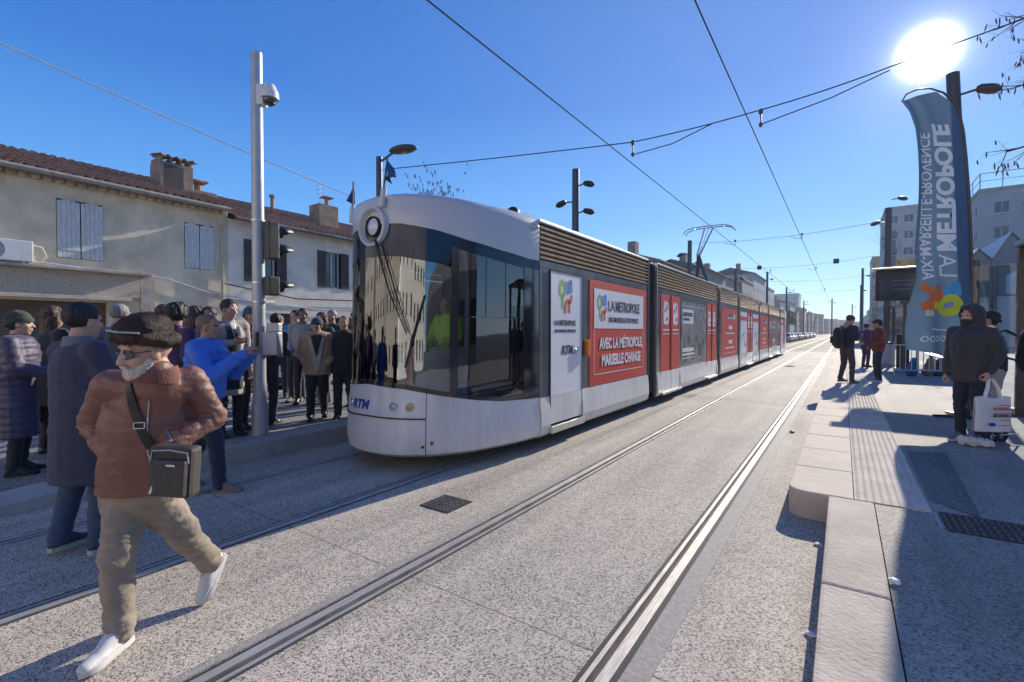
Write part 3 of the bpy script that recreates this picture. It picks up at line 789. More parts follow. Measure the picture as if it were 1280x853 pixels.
# --- module 2
bodywork(10.20, 16.15, tram, doors_r=[(10.45,11.92),(14.72,16.0)], doors_l=[(10.45,11.92),(14.72,16.0)])
def people_ad(y0, y1, sg, parent, frame='tram_frame'):
    ad = panel('advert_poster', y0, y1, .82, 2.33, pm('poster_photo', (.34,.33,.33), (.035,.035,.04), 3.2, .4, detail=7, stretch=(1,1.6,1)), sg, .002, .03, parent)
    h = MB(); rect(h, y0+.12 if sg == 1 else y1-.12, 1.78, (y1-y0)*.40, .36, sg); h.build('poster_white_box', M['white'], ad)
    s_ = (y1-y0)*.40
    stext('LAMETROPOLE', y0+.17 if sg == 1 else y1-.17, 1.97, s_*.135, 'ink', ad, sg, bold=.002, sx=.95)
    stext('AIX-MARSEILLE', y0+.17 if sg == 1 else y1-.17, 1.86, s_*.09, 'ink', ad, sg)
    h = MB()
    random.seed(3)
    for k in range(6):
        yc = y0+(y1-y0)*(.14+.145*k); zc = 1.35+random.uniform(-.1,.15); r = .16
        f = side_fn(yc, zc, sg, .0045+.0006*k)
        def disk(cx, cy, rx, ry, m_=12): h.add([f(cx+rx*math.cos(2*math.pi*q/m_), cy+ry*math.sin(2*math.pi*q/m_), 0) for q in range(m_)], [tuple(range(m_))])
        h.cm = k % 2; disk(0, 0, .09, .12); h.cm = 1-k % 2; 
        h.add([f(-.2,-.5,0), f(.2,-.5,0), f(.16,-.17,0), f(0,-.1,0), f(-.16,-.17,0)], [(0,1,2,3,4)])
    o = h.build('poster_figures', [pm('poster_grey', (.25,.24,.24), (.12,.12,.12), 6, .5), pm('poster_black', (.04,.04,.045), None, 6, .5)], ad, fix=False)
    h = MB(); rect(h, y0+.08 if sg == 1 else y1-.08, .90, (y1-y0)*.86, .02, sg); rect(h, y0+.08 if sg == 1 else y1-.08, 2.22, (y1-y0)*.86, .014, sg)
    rect(h, y0+.12 if sg == 1 else y1-.12, .98, (y1-y0)*.55, .05, sg); rect(h, y0+.12 if sg == 1 else y1-.12, 1.07, (y1-y0)*.42, .10, sg); h.build('poster_strapline', M['white'], ad)
def red_ad(y0, y1, sg, parent, z0=.72, z1=2.38, rows=2):
    ad = panel('advert_panel', y0, y1, z0, z1, 'tram_red', sg, .002, .03, parent)
    w = y1-y0; yo = y0 if sg == 1 else y1; h = MB()
    rect(h, yo+sg*w*.36, 2.03, w*.46, .16, sg); 
    stext('METROPOLE', yo+sg*w*.38, 2.07, w*.062, 'ink', ad, sg)
    z = 1.66
    for r in range(rows):
        rect(h, yo+sg*w*.42, z, w*.22, .13, sg); rect(h, yo+sg*w*.24, z-.16, w*.55, .045, sg); z -= .5
    rect(h, yo+sg*w*.08, z0+.12, w*.84, .014, sg); rect(h, yo+sg*w*.08, z0+.12, .014, z1-z0-.24, sg); rect(h, yo+sg*w*.92, z0+.12, .014, z1-z0-.24, sg)
    h.build('advert_marks', M['white'], ad)
def white_ad(y0, y1, sg, parent):
    ad = panel('advert_panel', y0, y1, .72, 2.36, 'white', sg, .002, .03, parent)
    ad['label'] = 'white advertising panel with red strip and line drawing'
    w = y1-y0; yo = y0 if sg == 1 else y1
    h = MB(); rect(h, yo, 2.02, w, .16, sg); h.build('advert_red_strip', M['tram_red'], ad)
    h = MB(); f = side_fn(yo, 0, sg, .006)
    for a, b_ in (((.2,1.2),(.45,1.5)),((.45,1.5),(.6,1.3)),((.6,1.3),(.8,1.0)),((.3,1.45),(.7,1.55))):
        h.add([f(a[0]*w,a[1]-.02,0), f(b_[0]*w,b_[1]-.02,0), f(b_[0]*w,b_[1]+.02,0), f(a[0]*w,a[1]+.02,0)], [(0,1,2,3)])
    h.build('advert_drawing', M['ink'], ad)
    h = MB(); rect(h, yo+sg*w*.62, .98, w*.2, .14, sg); h.build('advert_tag', M['tram_red'], ad)
for sg in (1,-1):
    red_door(10.46, 11.91, tram, sg); red_door(14.73, 15.99, tram, sg); people_ad(12.02, 14.62, sg, tram)
gangway(16.15, 16.60, tram)
bodywork(16.60, 19.75, tram)
for sg in (1,-1): red_ad(16.75, 19.6, sg, tram)
gangway(19.75, 20.15, tram)
bodywork(20.15, 25.15, tram, doors_r=[(21.9,23.3)], doors_l=[(21.9,23.3)])
for sg in (1,-1): white_ad(20.3, 21.8, sg, tram); white_ad(23.4, 25.0, sg, tram); red_door(21.91, 23.29, tram, sg)
gangway(25.15, 25.5, tram)
bodywork(25.5, 28.6, tram)
for sg in (1,-1): red_ad(25.65, 28.45, sg, tram)
gangway(28.6, 28.95, tram)
bodywork(28.95, 34.4, tram, doors_r=[(29.1,30.3),(33.0,34.2)], doors_l=[(29.1,30.3),(33.0,34.2)])
for sg in (1,-1): red_door(29.11, 30.29, tram, sg); red_door(33.01, 34.19, tram, sg); people_ad(30.4, 32.9, sg, tram)
gangway(34.4, 34.75, tram)
bodywork(34.75, 37.6, tram)
for sg in (1,-1):
    white_ad(34.9, 36.2, sg, tram); red_ad(36.25, 37.4, sg, tram, rows=1)
# rear cab end
h = MB(); rings = []
for z, o in ((.2,-.05),(.3,0),(2.9,0),(3.05,-.1),(3.13,-.3)):
    pts = [(half[i][0], half[i][1]-3.57) for i in range(0, len(half), 6)]
    ring = [(TX+x*(1+o*.5), 37.6+2.55-(y*.95)+o, z) for x, y in reversed(pts)] + [(TX-x*(1+o*.5), 37.6+2.55-(y*.95)+o, z) for x, y in pts[1:]]
    rings.append(ring)
h.ring_loft(rings); h.build('rear_cab', M['tram_white'], tram, smooth=True)
# bogies with wheels under the modules
for yb in (7.2, 17.2, 19.0, 26.2, 28.0, 36.0):
    h = MB()
    for sx in (-.7175,.7175):
        for dy in (-.5,.5): h.cyl((TX+sx-.05,yb+dy,.30),(TX+sx+.05,yb+dy,.30),.295,n=20)
    h.box((TX,yb,.3),(1.2,1.5,.12)); h.build('bogie', M['rubber_black'], tram)
# roof equipment and pantograph
h = MB()
for a, b_ in ((6.4,7.6),(10.8,12.2),(17,19),(22,24)): h.bb((TX-.6,a,3.13),(TX+.5,b_,3.24))
h.build('roof_equipment', M['tram_roofgrey'], tram, bevel=.03)
h = MB(); h.ell((TX+.9,5.2,3.12),(.09,.09,.09)); h.build('roof_antenna', M['black'], tram, smooth=True)
PYp = 19.6
bp = V((TX, PYp-.2, 3.22)); kn = V((TX, PYp-.9, 4.42)); hd = V((TX, PYp+.75, 5.72))
h = MB(); h.box((TX,PYp-.2,3.2),(.9,1.1,.10)); pb = h.build('pantograph', M['navy_steel'], tram)
h = MB(); h.tube([bp+V((-.25,0,0)), bp.lerp(kn,.5)+V((-.12,0,0)), kn], .06); h.tube([bp+V((.25,0,0)), bp.lerp(kn,.5)+V((.12,0,0)), kn], .06); h.build('lower_arm', M['navy_steel'], pb)
h = MB(); h.tube([kn+V((-.05,0,0)), hd+V((-.16,0,0))], .034); h.tube([kn+V((.05,0,0)), hd+V((.16,0,0))], .034); h.tube([kn, hd], .014); h.build('upper_arm', M['tram_roofgrey'], pb)
h = MB()
for dy in (-.18,.18):
    pts = [(-.95,5.55),(-.85,5.68),(-.6,5.76),(0,5.775),(.6,5.76),(.85,5.68),(.95,5.55)]
    h.tube([V((TX+a, hd.y+dy, b_)) for a, b_ in pts], .022)
h.tube([hd+V((-.55,-.2,.03)), hd+V((-.55,.2,.03))], .02); h.tube([hd+V((.55,-.2,.03)), hd+V((.55,.2,.03))], .02)
h.build('collector_head', M['pole'], pb)
# ------------------------------------------------------------------ poles, masts, signals
def band(mb, c, r, z, hgt): mb.cyl((c[0],c[1],z),(c[0],c[1],z+hgt), r, n=20)
# signal pole with camera dome on the left platform
sp = V((-6.27, 3.28, PZ))
t = thing('signal_pole', 'tall grey galvanised pole with camera dome and tram signals rising from the left platform', 'pole', sp)
h = MB(); h.cyl(sp+V((0,0,-.0)), (sp.x,sp.y,5.17), .082, .068, 24); h.build('pole', M['pole'], t, smooth=True)
h = MB(); h.cyl(sp+V((0,0,0)), sp+V((0,0,.42)), .10, .098, 24); h.build('pole_sleeve', M['pole'], t, smooth=True)
for z in (1.55, 1.95, 2.2, 3.0): h = MB(); band(h, sp, .088, z, .022); h.build('clamp_band', M['silver'], t)
for z in (1.56, 1.96): h = MB(); h.box((sp.x+.13*RT.x, sp.y+.13*RT.y, z+.01), (.16,.03,.035), YAW); h.build('clamp_arm', M['silver'], t)
def rel(dx, dz, df=0.0): return V((sp.x, sp.y, 0))+RT*dx+V((FW.x,FW.y,0))*df+V((0,0,dz))
def shaped_ellipsoid(mb, c, r): mb.ell(c, r, nu=20, nv=12)
# camera
h = MB(); h.tube([rel(.05,4.62), rel(.12,4.66), rel(.19,4.72)], [.05,.035,.03]); h.box(tuple(rel(.06,4.62)), (.10,.13,.26), YAW); a = h.build('camera_arm', M['offwhite'], t, smooth=True, bevel=.012)
h = MB(); c = rel(.17,4.66); h.cyl(c, c+V((0,0,.10)), .105, .06, 22); h.cyl(c-V((0,0,.08)), c, .11, .105, 22); cm = h.build('camera_housing', M['offwhite'], t, smooth=True)
h = MB(); h.ell(c-V((0,0,.085)), (.085,.085,.085)); h.build('camera_dome', M['tram_dark'], cm, smooth=True)
# signals: boxes facing up the track, visors towards the tram
def signal(z, nl):
    hh = .245*nl
    h = MB(); h.box(tuple(rel(.17, z)), (.15,.15,hh), 0); hd = h.build('signal_head', pm('signal_case', (.10,.095,.07), (.07,.066,.05), 5, .6), t, bevel=.02)
    h = MB(); h.box(tuple(rel(.10, z+hh/2-.06)), (.22,.03,.03), YAW); h.box(tuple(rel(.10, z-hh/2+.04)), (.22,.03,.03), YAW); h.build('signal_bracket', M['pole'], hd)
    for k in range(nl):
        zc = z+hh/2-.122-.245*k; c = rel(.17, zc)+V((0,.075,0))
        h = MB(); rings = []
        for yy, s_ in ((0,.075),(.19,.072)):
            rings.append([c+V((s_*math.cos(a), yy*(1 if math.sin(a) > -.3 else .35), s_*math.sin(a))) for a in [2*math.pi*q/20 for q in range(20)]])
        h.ring_loft(rings, cap=False); v = h.build('signal_visor', M['black'], hd, smooth=True)
        m_ = v.modifiers.new('t','SOLIDIFY'); m_.thickness = .006
        h = MB(); disc_rings(h, c+V((0,.004,0)), V((0,1,0)), [(.07,-.01),(.066,.01),(.04,.018),(.003,.022)]); h.build('signal_lens', M['glass_dark'], v, smooth=True)
signal(2.76, 2); signal(2.17, 1)
h = MB(); h.box(tuple(rel(.17, 1.42)), (.20,.16,.30), YAW); h.box(tuple(rel(.2,1.63)),(.16,.10,.12), YAW); h.build('control_box', M['pole'], t, bevel=.015)
# masts of the overhead line, square steel with small floodlights
def mast(x, y, topz, label, lean=(0,0), heads=((.5,1),(.95,-1),(1.3,1)), m='navy_steel', r=.105, base=-.1, grp='masts carrying the overhead wires'):
    t = thing('catenary_mast', label, 'mast', (x,y,base), 0, grp)
    b_ = V((x,y,base)); tp = V((x+lean[0], y+lean[1], topz))
    h = MB(); h.cyl(b_, tp, r*1.1, r, 18); h.build('mast_shaft', M[m], t, smooth=True)
    for k, (dz, sx) in enumerate(heads):
        q = b_.lerp(tp, (topz-dz-base)/(topz-base)); c = q+V((sx*.34,-.06,.02))
        h = MB(); h.tube([q+V((sx*r*.8,0,0)), c], .022); l_ = h.build('lamp_bracket', M[m], t)
        h = MB(); tilt = Matrix.Rotation(R(sx*18), 3, 'Y')
        rings = []
        for o, s_ in ((-.17,.045),(-.12,.10),(.04,.12),(.12,.10),(.20,.01)):
            rings.append([c+tilt@V((sx*(o+.12), s_*math.cos(a), s_*.75*math.sin(a))) for a in [2*math.pi*j/14 for j in range(14)]])
        h.ring_loft(rings); h.build('floodlight', M['black'] if m == 'navy_steel' else M[m], l_, smooth=True)
    return t
m1 = mast(-6.6, 12.9, 6.4, 'dark blue overhead line mast with three small floodlights just behind the tram front')
m2 = mast(-6.6, 25.8, 6.3, 'dark blue overhead line mast standing behind the tram pantograph', heads=((.7,-1),(1.2,1)))
mast(-6.6, 38.7, 6.2, 'distant dark overhead line mast behind the rear of the tram', heads=((.7,1),), r=.09)
m4 = mast(1.95, 12.2, 6.42, 'brown leaning mast with a floodlight directly behind the feather banner', lean=(-.31,0), heads=((.42,1),), m='brown_steel', r=.10)
mast(1.55, 26.3, 6.9, 'dark overhead line mast with two floodlights above the information display', heads=((.6,-1),(-.35,1)), m='brown_steel', r=.12)
for k, (px, zt_) in enumerate(((1050,7.5),(1078,7.5),(1088,7.0))):
    q = ongr(px, 430, 0); 
for k, (x, y) in enumerate(((-1.9, 115),(1.6, 62),(2.0,84),(-7,60),(-7,82),(1.7,140),(-7,120))):
    lb = ['thin distant mast standing in line with the two tracks', 'nearest of the thin far masts to the right beyond the platform', 'second thin far mast to the right beyond the platform',
          'thin far mast beside the parked cars left of the track','second thin far mast left of the track by the cars','farthest thin mast right of the tracks','farthest thin mast left of the tracks'][k]
    mast(x, y, 8.2, lb, heads=((.8,1),), m='navy_steel', r=.11)
# street lamp left
lp = V((-.794*12, .667*12, PZ))
lp = V((-9.55, 8.02, 0))
t = thing('street_lamp', 'blue grey street lamp with an oval head on a short arm, behind the tram nose', 'street lamp', lp)
h = MB(); h.cyl(lp, (lp.x,lp.y,5.92), .085, .075, 16); h.build('lamp_post', M['navy_steel'], t, smooth=True)
h = MB(); e = V((lp.x,lp.y,0))+RT*.42+V((0,0,6.08)); h.tube([(lp.x,lp.y,5.78), e], .03); h.build('lamp_arm', M['navy_steel'], t)
h = MB(); c = e+RT*.18+V((0,0,.03)); h.ell(c, (.36,.2,.10), Matrix.Rotation(YAW,3,'Z')@Matrix.Rotation(R(-8),3,'Y')); lh = h.build('lamp_head', M['brown_steel'], t, smooth=True)
h = MB(); h.ell(c-V((0,0,.075)), (.10,.07,.04)); h.build('lamp_glass', M['amber'], lh, smooth=True)
# ------------------------------------------------------------------ overhead wires
def sag(a, b_, s=.0, n=10): 
    a = V(a); b_ = V(b_); return [a.lerp(b_, k/n)-V((0,0,4*s*(k/n)*(1-k/n))) for k in range(n+1)]
def wire(pts, r, label, name='overhead_wire', m='wire', group=None, extra=None):
    h = MB(); h.tube(pts, r, 6); o = h.build(name, M[m], None)
    return tag(o, label, 'wire', group)
CZ = 5.86
wire([(TX, -14, CZ), (TX, 12.6, CZ), (TX, 42, CZ-.02), (TX, 250, CZ)], .011, 'contact wire running above the tram roof and pantograph')
wire([(-1.625, -14, CZ), (-1.625, 12.6, CZ), (-1.625, 42, CZ), (-1.625, 250, CZ)], .011, 'contact wire running above the empty right hand track')
A = V((lp.x, lp.y, 5.75)); 
def span(y, zl, zr, xl, xr, n):
    lb = ['nearest','second','third','fourth','fifth'][n]
    wire(sag((xl,y,zl),(xr,y,zr),.22), .008, lb+' cross span wire holding up the two contact wires')
    for x in (TX, -1.625):
        h = MB(); h.cyl((x,y,CZ+.02),(x,y,CZ+.22),.014); h.ell((x,y,CZ+.24),(.05,.05,.06)); h.tube([(x-.5,y,CZ+.18),(x,y,CZ+.02)],.010)
        tag(h.build('wire_clamp', M['insul']), '%s pair of wire clamps, above the %s track' % (lb, 'tram' if x == TX else 'empty right'), 'clamp', 'clamps on the contact wires')
# the near span: left lamp post to the right hand mast, with a second pull-off wire
hub1 = at(793, 183, 10.0); hub2 = at(953, 140, 9.0)
pl = at(480, 212, 12.0); pr_ = at(1112, 84, 8.6); far_r = at(1290, 20, 8.0)
wire(sag(pl, at(790,178,10.0), .02)+sag(at(790,178,10.0), at(953,137,9.0), .03)[1:]+sag(at(953,137,9.0), pr_, .03)[1:]+[far_r], .011, 'long cross wire from the left street lamp towards the sun')
wire([at(790,194,10.0), at(840,180,9.8), at(890,155,9.5)], .010, 'short pull-off wire hanging under the cross wire left of the second contact wire')
wire([at(953,155,9.0), at(1040,122,8.8), at(1112,88,8.6)], .010, 'short pull-off wire under the cross wire, pointing at the sun')
for c, lb in ((at(791,186,10.0),'dark clamp where the cross wire meets the tram contact wire'), (at(951,148,9.0),'dark clamp where the cross wire meets the right contact wire')):
    h = MB(); h.cyl(c-V((0,0,.14)), c+V((0,0,.16)), .012); h.ell(c+V((0,0,.12)), (.04,.04,.06)); h.ell(c-V((0,0,.12)), (.035,.035,.05)); tag(h.build('wire_clamp', M['insul']), lb, 'clamp')
for n, (y, a, b_) in enumerate(((26.0, 6.2, 6.35),(40, 6.4, 6.6),(60, 7.2, 7.2),(84, 7.6, 7.6))):
    span(y, a, b_, -6.6 if n < 2 else -7, 1.55, n)
h = MB(); c = V((-.45, 40, 6.45)); h.box(c, (.34,.12,.34)); tag(h.build('signal_box', M['black'], bevel=.03), 'small dark box hanging on a cross wire right of the right track', 'box')
h = MB(); c = V((-5.2, 40, 6.36)); h.box(c, (.3,.12,.3)); tag(h.build('signal_box', M['black'], bevel=.03), 'small dark box hanging on a cross wire above the tram rear', 'box')
wire([at(-60, 22, 9.0)]+sag(at(-30,40,9.2), at(440,246,16), .05), .016, 'pale cable sloping down across the sky to the chimney on the left', 'cable', 'wire_pale')
# ------------------------------------------------------------------ feather banner
d0 = 7.5
mfl = pm('banner_blue_cloth', (.10,.17,.26), (.075,.135,.215), 2.2, .85)
B_ = mfl.node_tree.nodes['Principled BSDF']
tr = mfl.node_tree.nodes.new('ShaderNodeBsdfTranslucent'); mixs = mfl.node_tree.nodes.new('ShaderNodeMixShader'); mixs.inputs[0].default_value = .22
tr.inputs['Color'].default_value = (.12,.20,.30,1)
mfl.node_tree.links.new(B_.outputs[0], mixs.inputs[1]); mfl.node_tree.links.new(tr.outputs[0], mixs.inputs[2]); mfl.node_tree.links.new(mixs.outputs[0], mfl.node_tree.nodes['Material Output'].inputs['Surface'])
def translucent(name, c, f=.6):
    m = pm(name, c, None, 4, .8); nt_ = m.node_tree; B = nt_.nodes['Principled BSDF']; t_ = nt_.nodes.new('ShaderNodeBsdfTranslucent'); t_.inputs['Color'].default_value = col([min(1,x*1.5) for x in c])
    x = nt_.nodes.new('ShaderNodeMixShader'); x.inputs[0].default_value = f; nt_.links.new(B.outputs[0], x.inputs[1]); nt_.links.new(t_.outputs[0], x.inputs[2]); nt_.links.new(x.outputs[0], nt_.nodes['Material Output'].inputs['Surface']); return m
def tab(T):
    def f(t):
        for i in range(len(T)-1):
            if t <= T[i+1][0]:
                k = (t-T[i][0])/(T[i+1][0]-T[i][0]); P = [T[max(0,min(len(T)-1,i+d))] for d in (-1,0,1,2)]
                return cr(P[0][1],P[1][1],P[2][1],P[3][1],k)
        return T[-1][1]
    return f
# outline in local metres: x to the right in the photo, z up; t from the top (0) to the bottom (1)
px2 = d0/F_
bc = at(1170, 426.5, d0); 
def BL(x, y, off=0.0): return V((bc.x, bc.y, 0))+RT*((x-1170)*px2)+V((0,0,CH+(415-y)*px2))-V((FW.x,FW.y,0))*off
LE = tab([(0,1121),(.06,1127),(.15,1136),(.3,1141),(.45,1143),(.6,1142),(.72,1145),(.82,1138),(.92,1134),(1,1136)])
RE = tab([(0,1166),(.03,1180),(.08,1192),(.15,1198),(.3,1204),(.5,1209),(.7,1212),(.85,1212),(1,1206)])
TY = tab([(0,131),(.05,148),(1,437)])
def flagpt(u, t, off=0.0):
    lx, rx = LE(t), RE(t); x = lx+(rx-lx)*u
    y = 118+ (437-118)*t + (1-min(1,t*12))*(13*max(0,1-u)**1.5) + 13*u*t**4
    fold = .03*math.sin(5*u+7*t)*max(0,1-u)+.035*math.sin(16*u*(1-.4*t)+3*t+1)*max(0,1-u*1.9)+0.0+.05*math.sin(9*u-8*t)*t**3
    return BL(x, y, fold+off)
t_flag = thing('feather_banner', 'tall blue feather banner seen from behind in front of the brown mast, its lettering mirrored', 'banner', (BL(1210,415).x, BL(1210,415).y, PZ))
h = MB(); h.grid(lambda u, v: flagpt(u, v), 48, 90); o = h.build('banner_cloth', mfl, t_flag, smooth=True, fix=False)
h = MB(); pts = [flagpt(0,0)]+[BL(x,y,0) for x,y in ((1128,121),(1142,115),(1158,114),(1174,119),(1186,130),(1195,148))]+[BL(RE(t)+1.2, 118+319*t, 0) for t in (.15,.25,.4,.55,.7,.85,1)]
pts += [V((BL(1213,415).x, BL(1213,415).y, PZ+.05))]
h.tube(pts, [.010,.011,.012,.013,.014,.016,.018]+[.021]*6+[.022,.022], 10); h.build('banner_pole', M['brown_steel'], t_flag, smooth=True)
h = MB(); c = V((BL(1209,415).x, BL(1209,415).y, PZ)); h.cyl(c, c+V((0,0,.10)), .06, .04); 
for k in range(4): h.box(c+V((.22*math.cos(k*math.pi/2+.4), .22*math.sin(k*math.pi/2+.4), .02)), (.44,.05,.03), k*math.pi/2+.4)
h.build('banner_base', M['black'], t_flag)
wht = pm('banner_white_print', (.92,.91,.88), (.86,.86,.84), 4, .8)
def flag_text(txt, u0, t0, t1, size, name, **k):
    """text runs up the cloth from t0 to t1; the letters stand with their tops towards the pole, as the cloth is seen from behind"""
    me = text_mesh(txt, size, res=4, extrude=.0, **k)
    bm = bmesh.new(); bm.from_mesh(me); bmesh.ops.triangulate(bm, faces=bm.faces)
    for _ in range(2):
        es = [e for e in bm.edges if e.calc_length() > .07]
        if es: bmesh.ops.subdivide_edges(bm, edges=es, cuts=1); bmesh.ops.triangulate(bm, faces=bm.faces)
    bm.to_mesh(me); bm.free(); o0 = wloc(t_flag); W_ = max(v.co.x for v in me.vertices)
    for v in me.vertices:
        t = t0 - v.co.x/W_*(t0-t1); wdt = (RE(max(0,t))-LE(max(0,t)))*px2; u = u0 + v.co.y/wdt
        v.co = flagpt(min(1,u), max(0,t), .006)-o0
    me.update(); return link(name, me, wht, t_flag)
flag_text('LA', .41, .715, .625, .37, 'lettering_light')
flag_text('METROPOLE', .41, .615, .125, .37, 'lettering_bold', bold=.016)
flag_text('AIX-MARSEILLE-PROVENCE', .12, .725, .16, .225, 'lettering_small', bold=.003)
def flag_shape(pts, w, mm, name, closed=False, off=.008):
    sub = []; n = len(pts)
    for i in range(n if closed else n-1):
        for q in range(6):
            t = q/6; P = [pts[(i+d) % n] if closed else pts[max(0, min(n-1, i+d))] for d in (-1,0,1,2)]
            sub.append((cr(P[0][0],P[1][0],P[2][0],P[3][0],t), cr(P[0][1],P[1][1],P[2][1],P[3][1],t)))
    if not closed: sub.append(pts[-1])
    h = MB(); m_ = len(sub)
    def fp(x, y):
        t = (y-118)/319; u = (x-LE(t))/(RE(t)-LE(t)); return flagpt(u, t-(13*u*t**4)/319, off)
    for i, p in enumerate(sub):
        a = sub[i-1] if (i or closed) else p; b_ = sub[(i+1) % m_] if (i < m_-1 or closed) else p
        dx, dy = b_[0]-a[0], b_[1]-a[1]; l = math.hypot(dx,dy) or 1
        h.v.append(fp(p[0]-dy/l*w/2, p[1]+dx/l*w/2)); h.v.append(fp(p[0]+dy/l*w/2, p[1]-dx/l*w/2))
    for i in range(m_ if closed else m_-1):
        j = (i+1) % m_; h.f.append((2*i, 2*i+1, 2*j+1, 2*j)); h.m.append(0)
    h.build(name, mm, t_flag, fix=False)
fo = pm('banner_orange', (.85,.22,.05), None, 5, .8); fb = pm('banner_light_blue', (.10,.45,.85), None, 5, .8); fy = pm('banner_lime', (.70,.78,.06), None, 5, .8); fg = pm('banner_pale', (.72,.78,.60), None, 5, .8)
flag_shape([(1150,384),(1158,380),(1165,372),(1158,362),(1151,357)], 9, fo, 'logo_orange'); flag_shape([(1150,383),(1168,384),(1173,372),(1172,357)], 10, fo, 'logo_orange', off=.009)
flag_shape([(1176,356),(1180,368),(1188,362),(1193,356),(1195,370)], 8, fb, 'logo_blue')
flag_shape([(1178,376),(1190,373),(1196,381),(1190,390),(1178,390),(1174,383)], 9, fy, 'logo_lime', True, .010); flag_shape([(1164,382),(1172,383)], 9, fy, 'logo_lime', off=.009)
flag_shape([(1153,391),(1163,391)], 8, fg, 'logo_square')
for k in range(5):
    x0 = 1152+k*9.5; flag_shape([(x0+3.2*math.cos(a), 424+3.2*math.sin(a)) for a in [2*math.pi*j/8 for j in range(8)]], 1.8, wht, 'round_emblem', True)
flag_shape([(1160,412),(1192,414)], 1.6, wht, 'web_line')
# ------------------------------------------------------------------ information display
dd = 11.7
def DP(x, y, f=0.0): 
    q = at(1120, 357, dd); return V((q.x, q.y, 0))+V((1,0,0))*((x-1120)*dd/F_)+V((0,f,CH+(415-y)*dd/F_))
c = DP(1134, 357)
t = thing('information_display', 'black information display under a pale hood held on a side arm over the platform', 'display', (c.x+1.15, c.y, PZ))
h = MB(); h.box((c.x,c.y,c.z), (1.35,.20,.74)); h.build('display_case', M['black'], t, bevel=.02)
h = MB(); h.box((c.x,c.y-.101,c.z-.02), (1.2,.012,.56)); sc_ = h.build('display_screen', pm('unlit_screen', (.03,.045,.06), (.02,.03,.045), 3, .15), t)
h = MB()
for k in range(3): h.box((c.x-.05*k,c.y-.109,c.z+.10-.1*k), (.75-.1*k,.004,.018))
h.build('display_text_lines', pm('dim_screen_text', (.18,.24,.28), None, 4, .5), sc_)
h = MB(); h.box((c.x,c.y,c.z+.40), (1.55,.42,.05)); h.build('display_hood', M['silver'], t, bevel=.015)
h = MB(); h.cyl((c.x+1.15,c.y,PZ),(c.x+1.15,c.y,c.z+.5),.07,n=14); h.box((c.x+.85,c.y,c.z),(.6,.07,.09)); h.build('display_post', M['brown_steel'], t)
# ------------------------------------------------------------------ shelter on the right
def shelter(x0, y0, x1, y1, label, screen=False):
    zt_ = 2.92 if screen else 2.55; pw = .13 if screen else .05
    t = thing('tram_shelter', label, 'shelter', ((x0+x1)/2,(y0+y1)/2,PZ))
    for x, y in ((x0,y0),(x1,y0),(x0,y1),(x1,y1)):
        h = MB(); h.bb((x-pw,y-.06,PZ),(x+pw,y+.06,zt_)); h.build('shelter_post', M['brown_steel'], t, bevel=.006)
    h = MB(); h.bb((x0-.15,y0-.15,zt_+.002),(x1+.15,y1+.15,zt_+.11)); h.build('shelter_roof', M['brown_steel'], t, bevel=.02)
    h = MB(); h.bb((x1-.012,y0+.06,PZ+.15),(x1+.0,y1-.06,2.4)); h.build('glass_back', M['glass_shelter'], t)
    h = MB(); h.bb((x0+.06,y1-.012,PZ+.15),(x1-.06,y1,2.4)); h.build('glass_end', M['glass_shelter'], t)
    if screen:
        h = MB(); h.bb((x0-.78,y1-.006,PZ+.12),(x0-pw-.004,y1+.006,zt_-.25)); h.build('glass_screen', M['glass_shelter'], t)
        h = MB(); h.bb((x0-.80,y1-.02,PZ),(x0-.784,y1+.02,zt_-.2)); h.bb((x0-.783,y1-.02,PZ),(x0-pw-.002,y1+.02,PZ+.116)); h.build('screen_frame', M['pole'], t)
    h = MB(); h.bb((x1-.55,y0+.15,PZ+.42),(x1-.15,y1-.15,PZ+.47)); b_ = h.build('bench_seat', M['silver'], t, bevel=.01)
    for y in (y0+.4, y1-.4): h = MB(); h.bb((x1-.4,y-.03,PZ),(x1-.3,y+.03,PZ+.42)); h.build('bench_leg', M['brown_steel'], b_)
    return t
shelter(2.42, 9.2, 3.9, 10.95, 'brown framed glass shelter at the right edge of the photo', screen=True)
shelter(1.75, 21.5, 3.3, 26.0, 'farther brown shelter with glass sides beyond the information display')
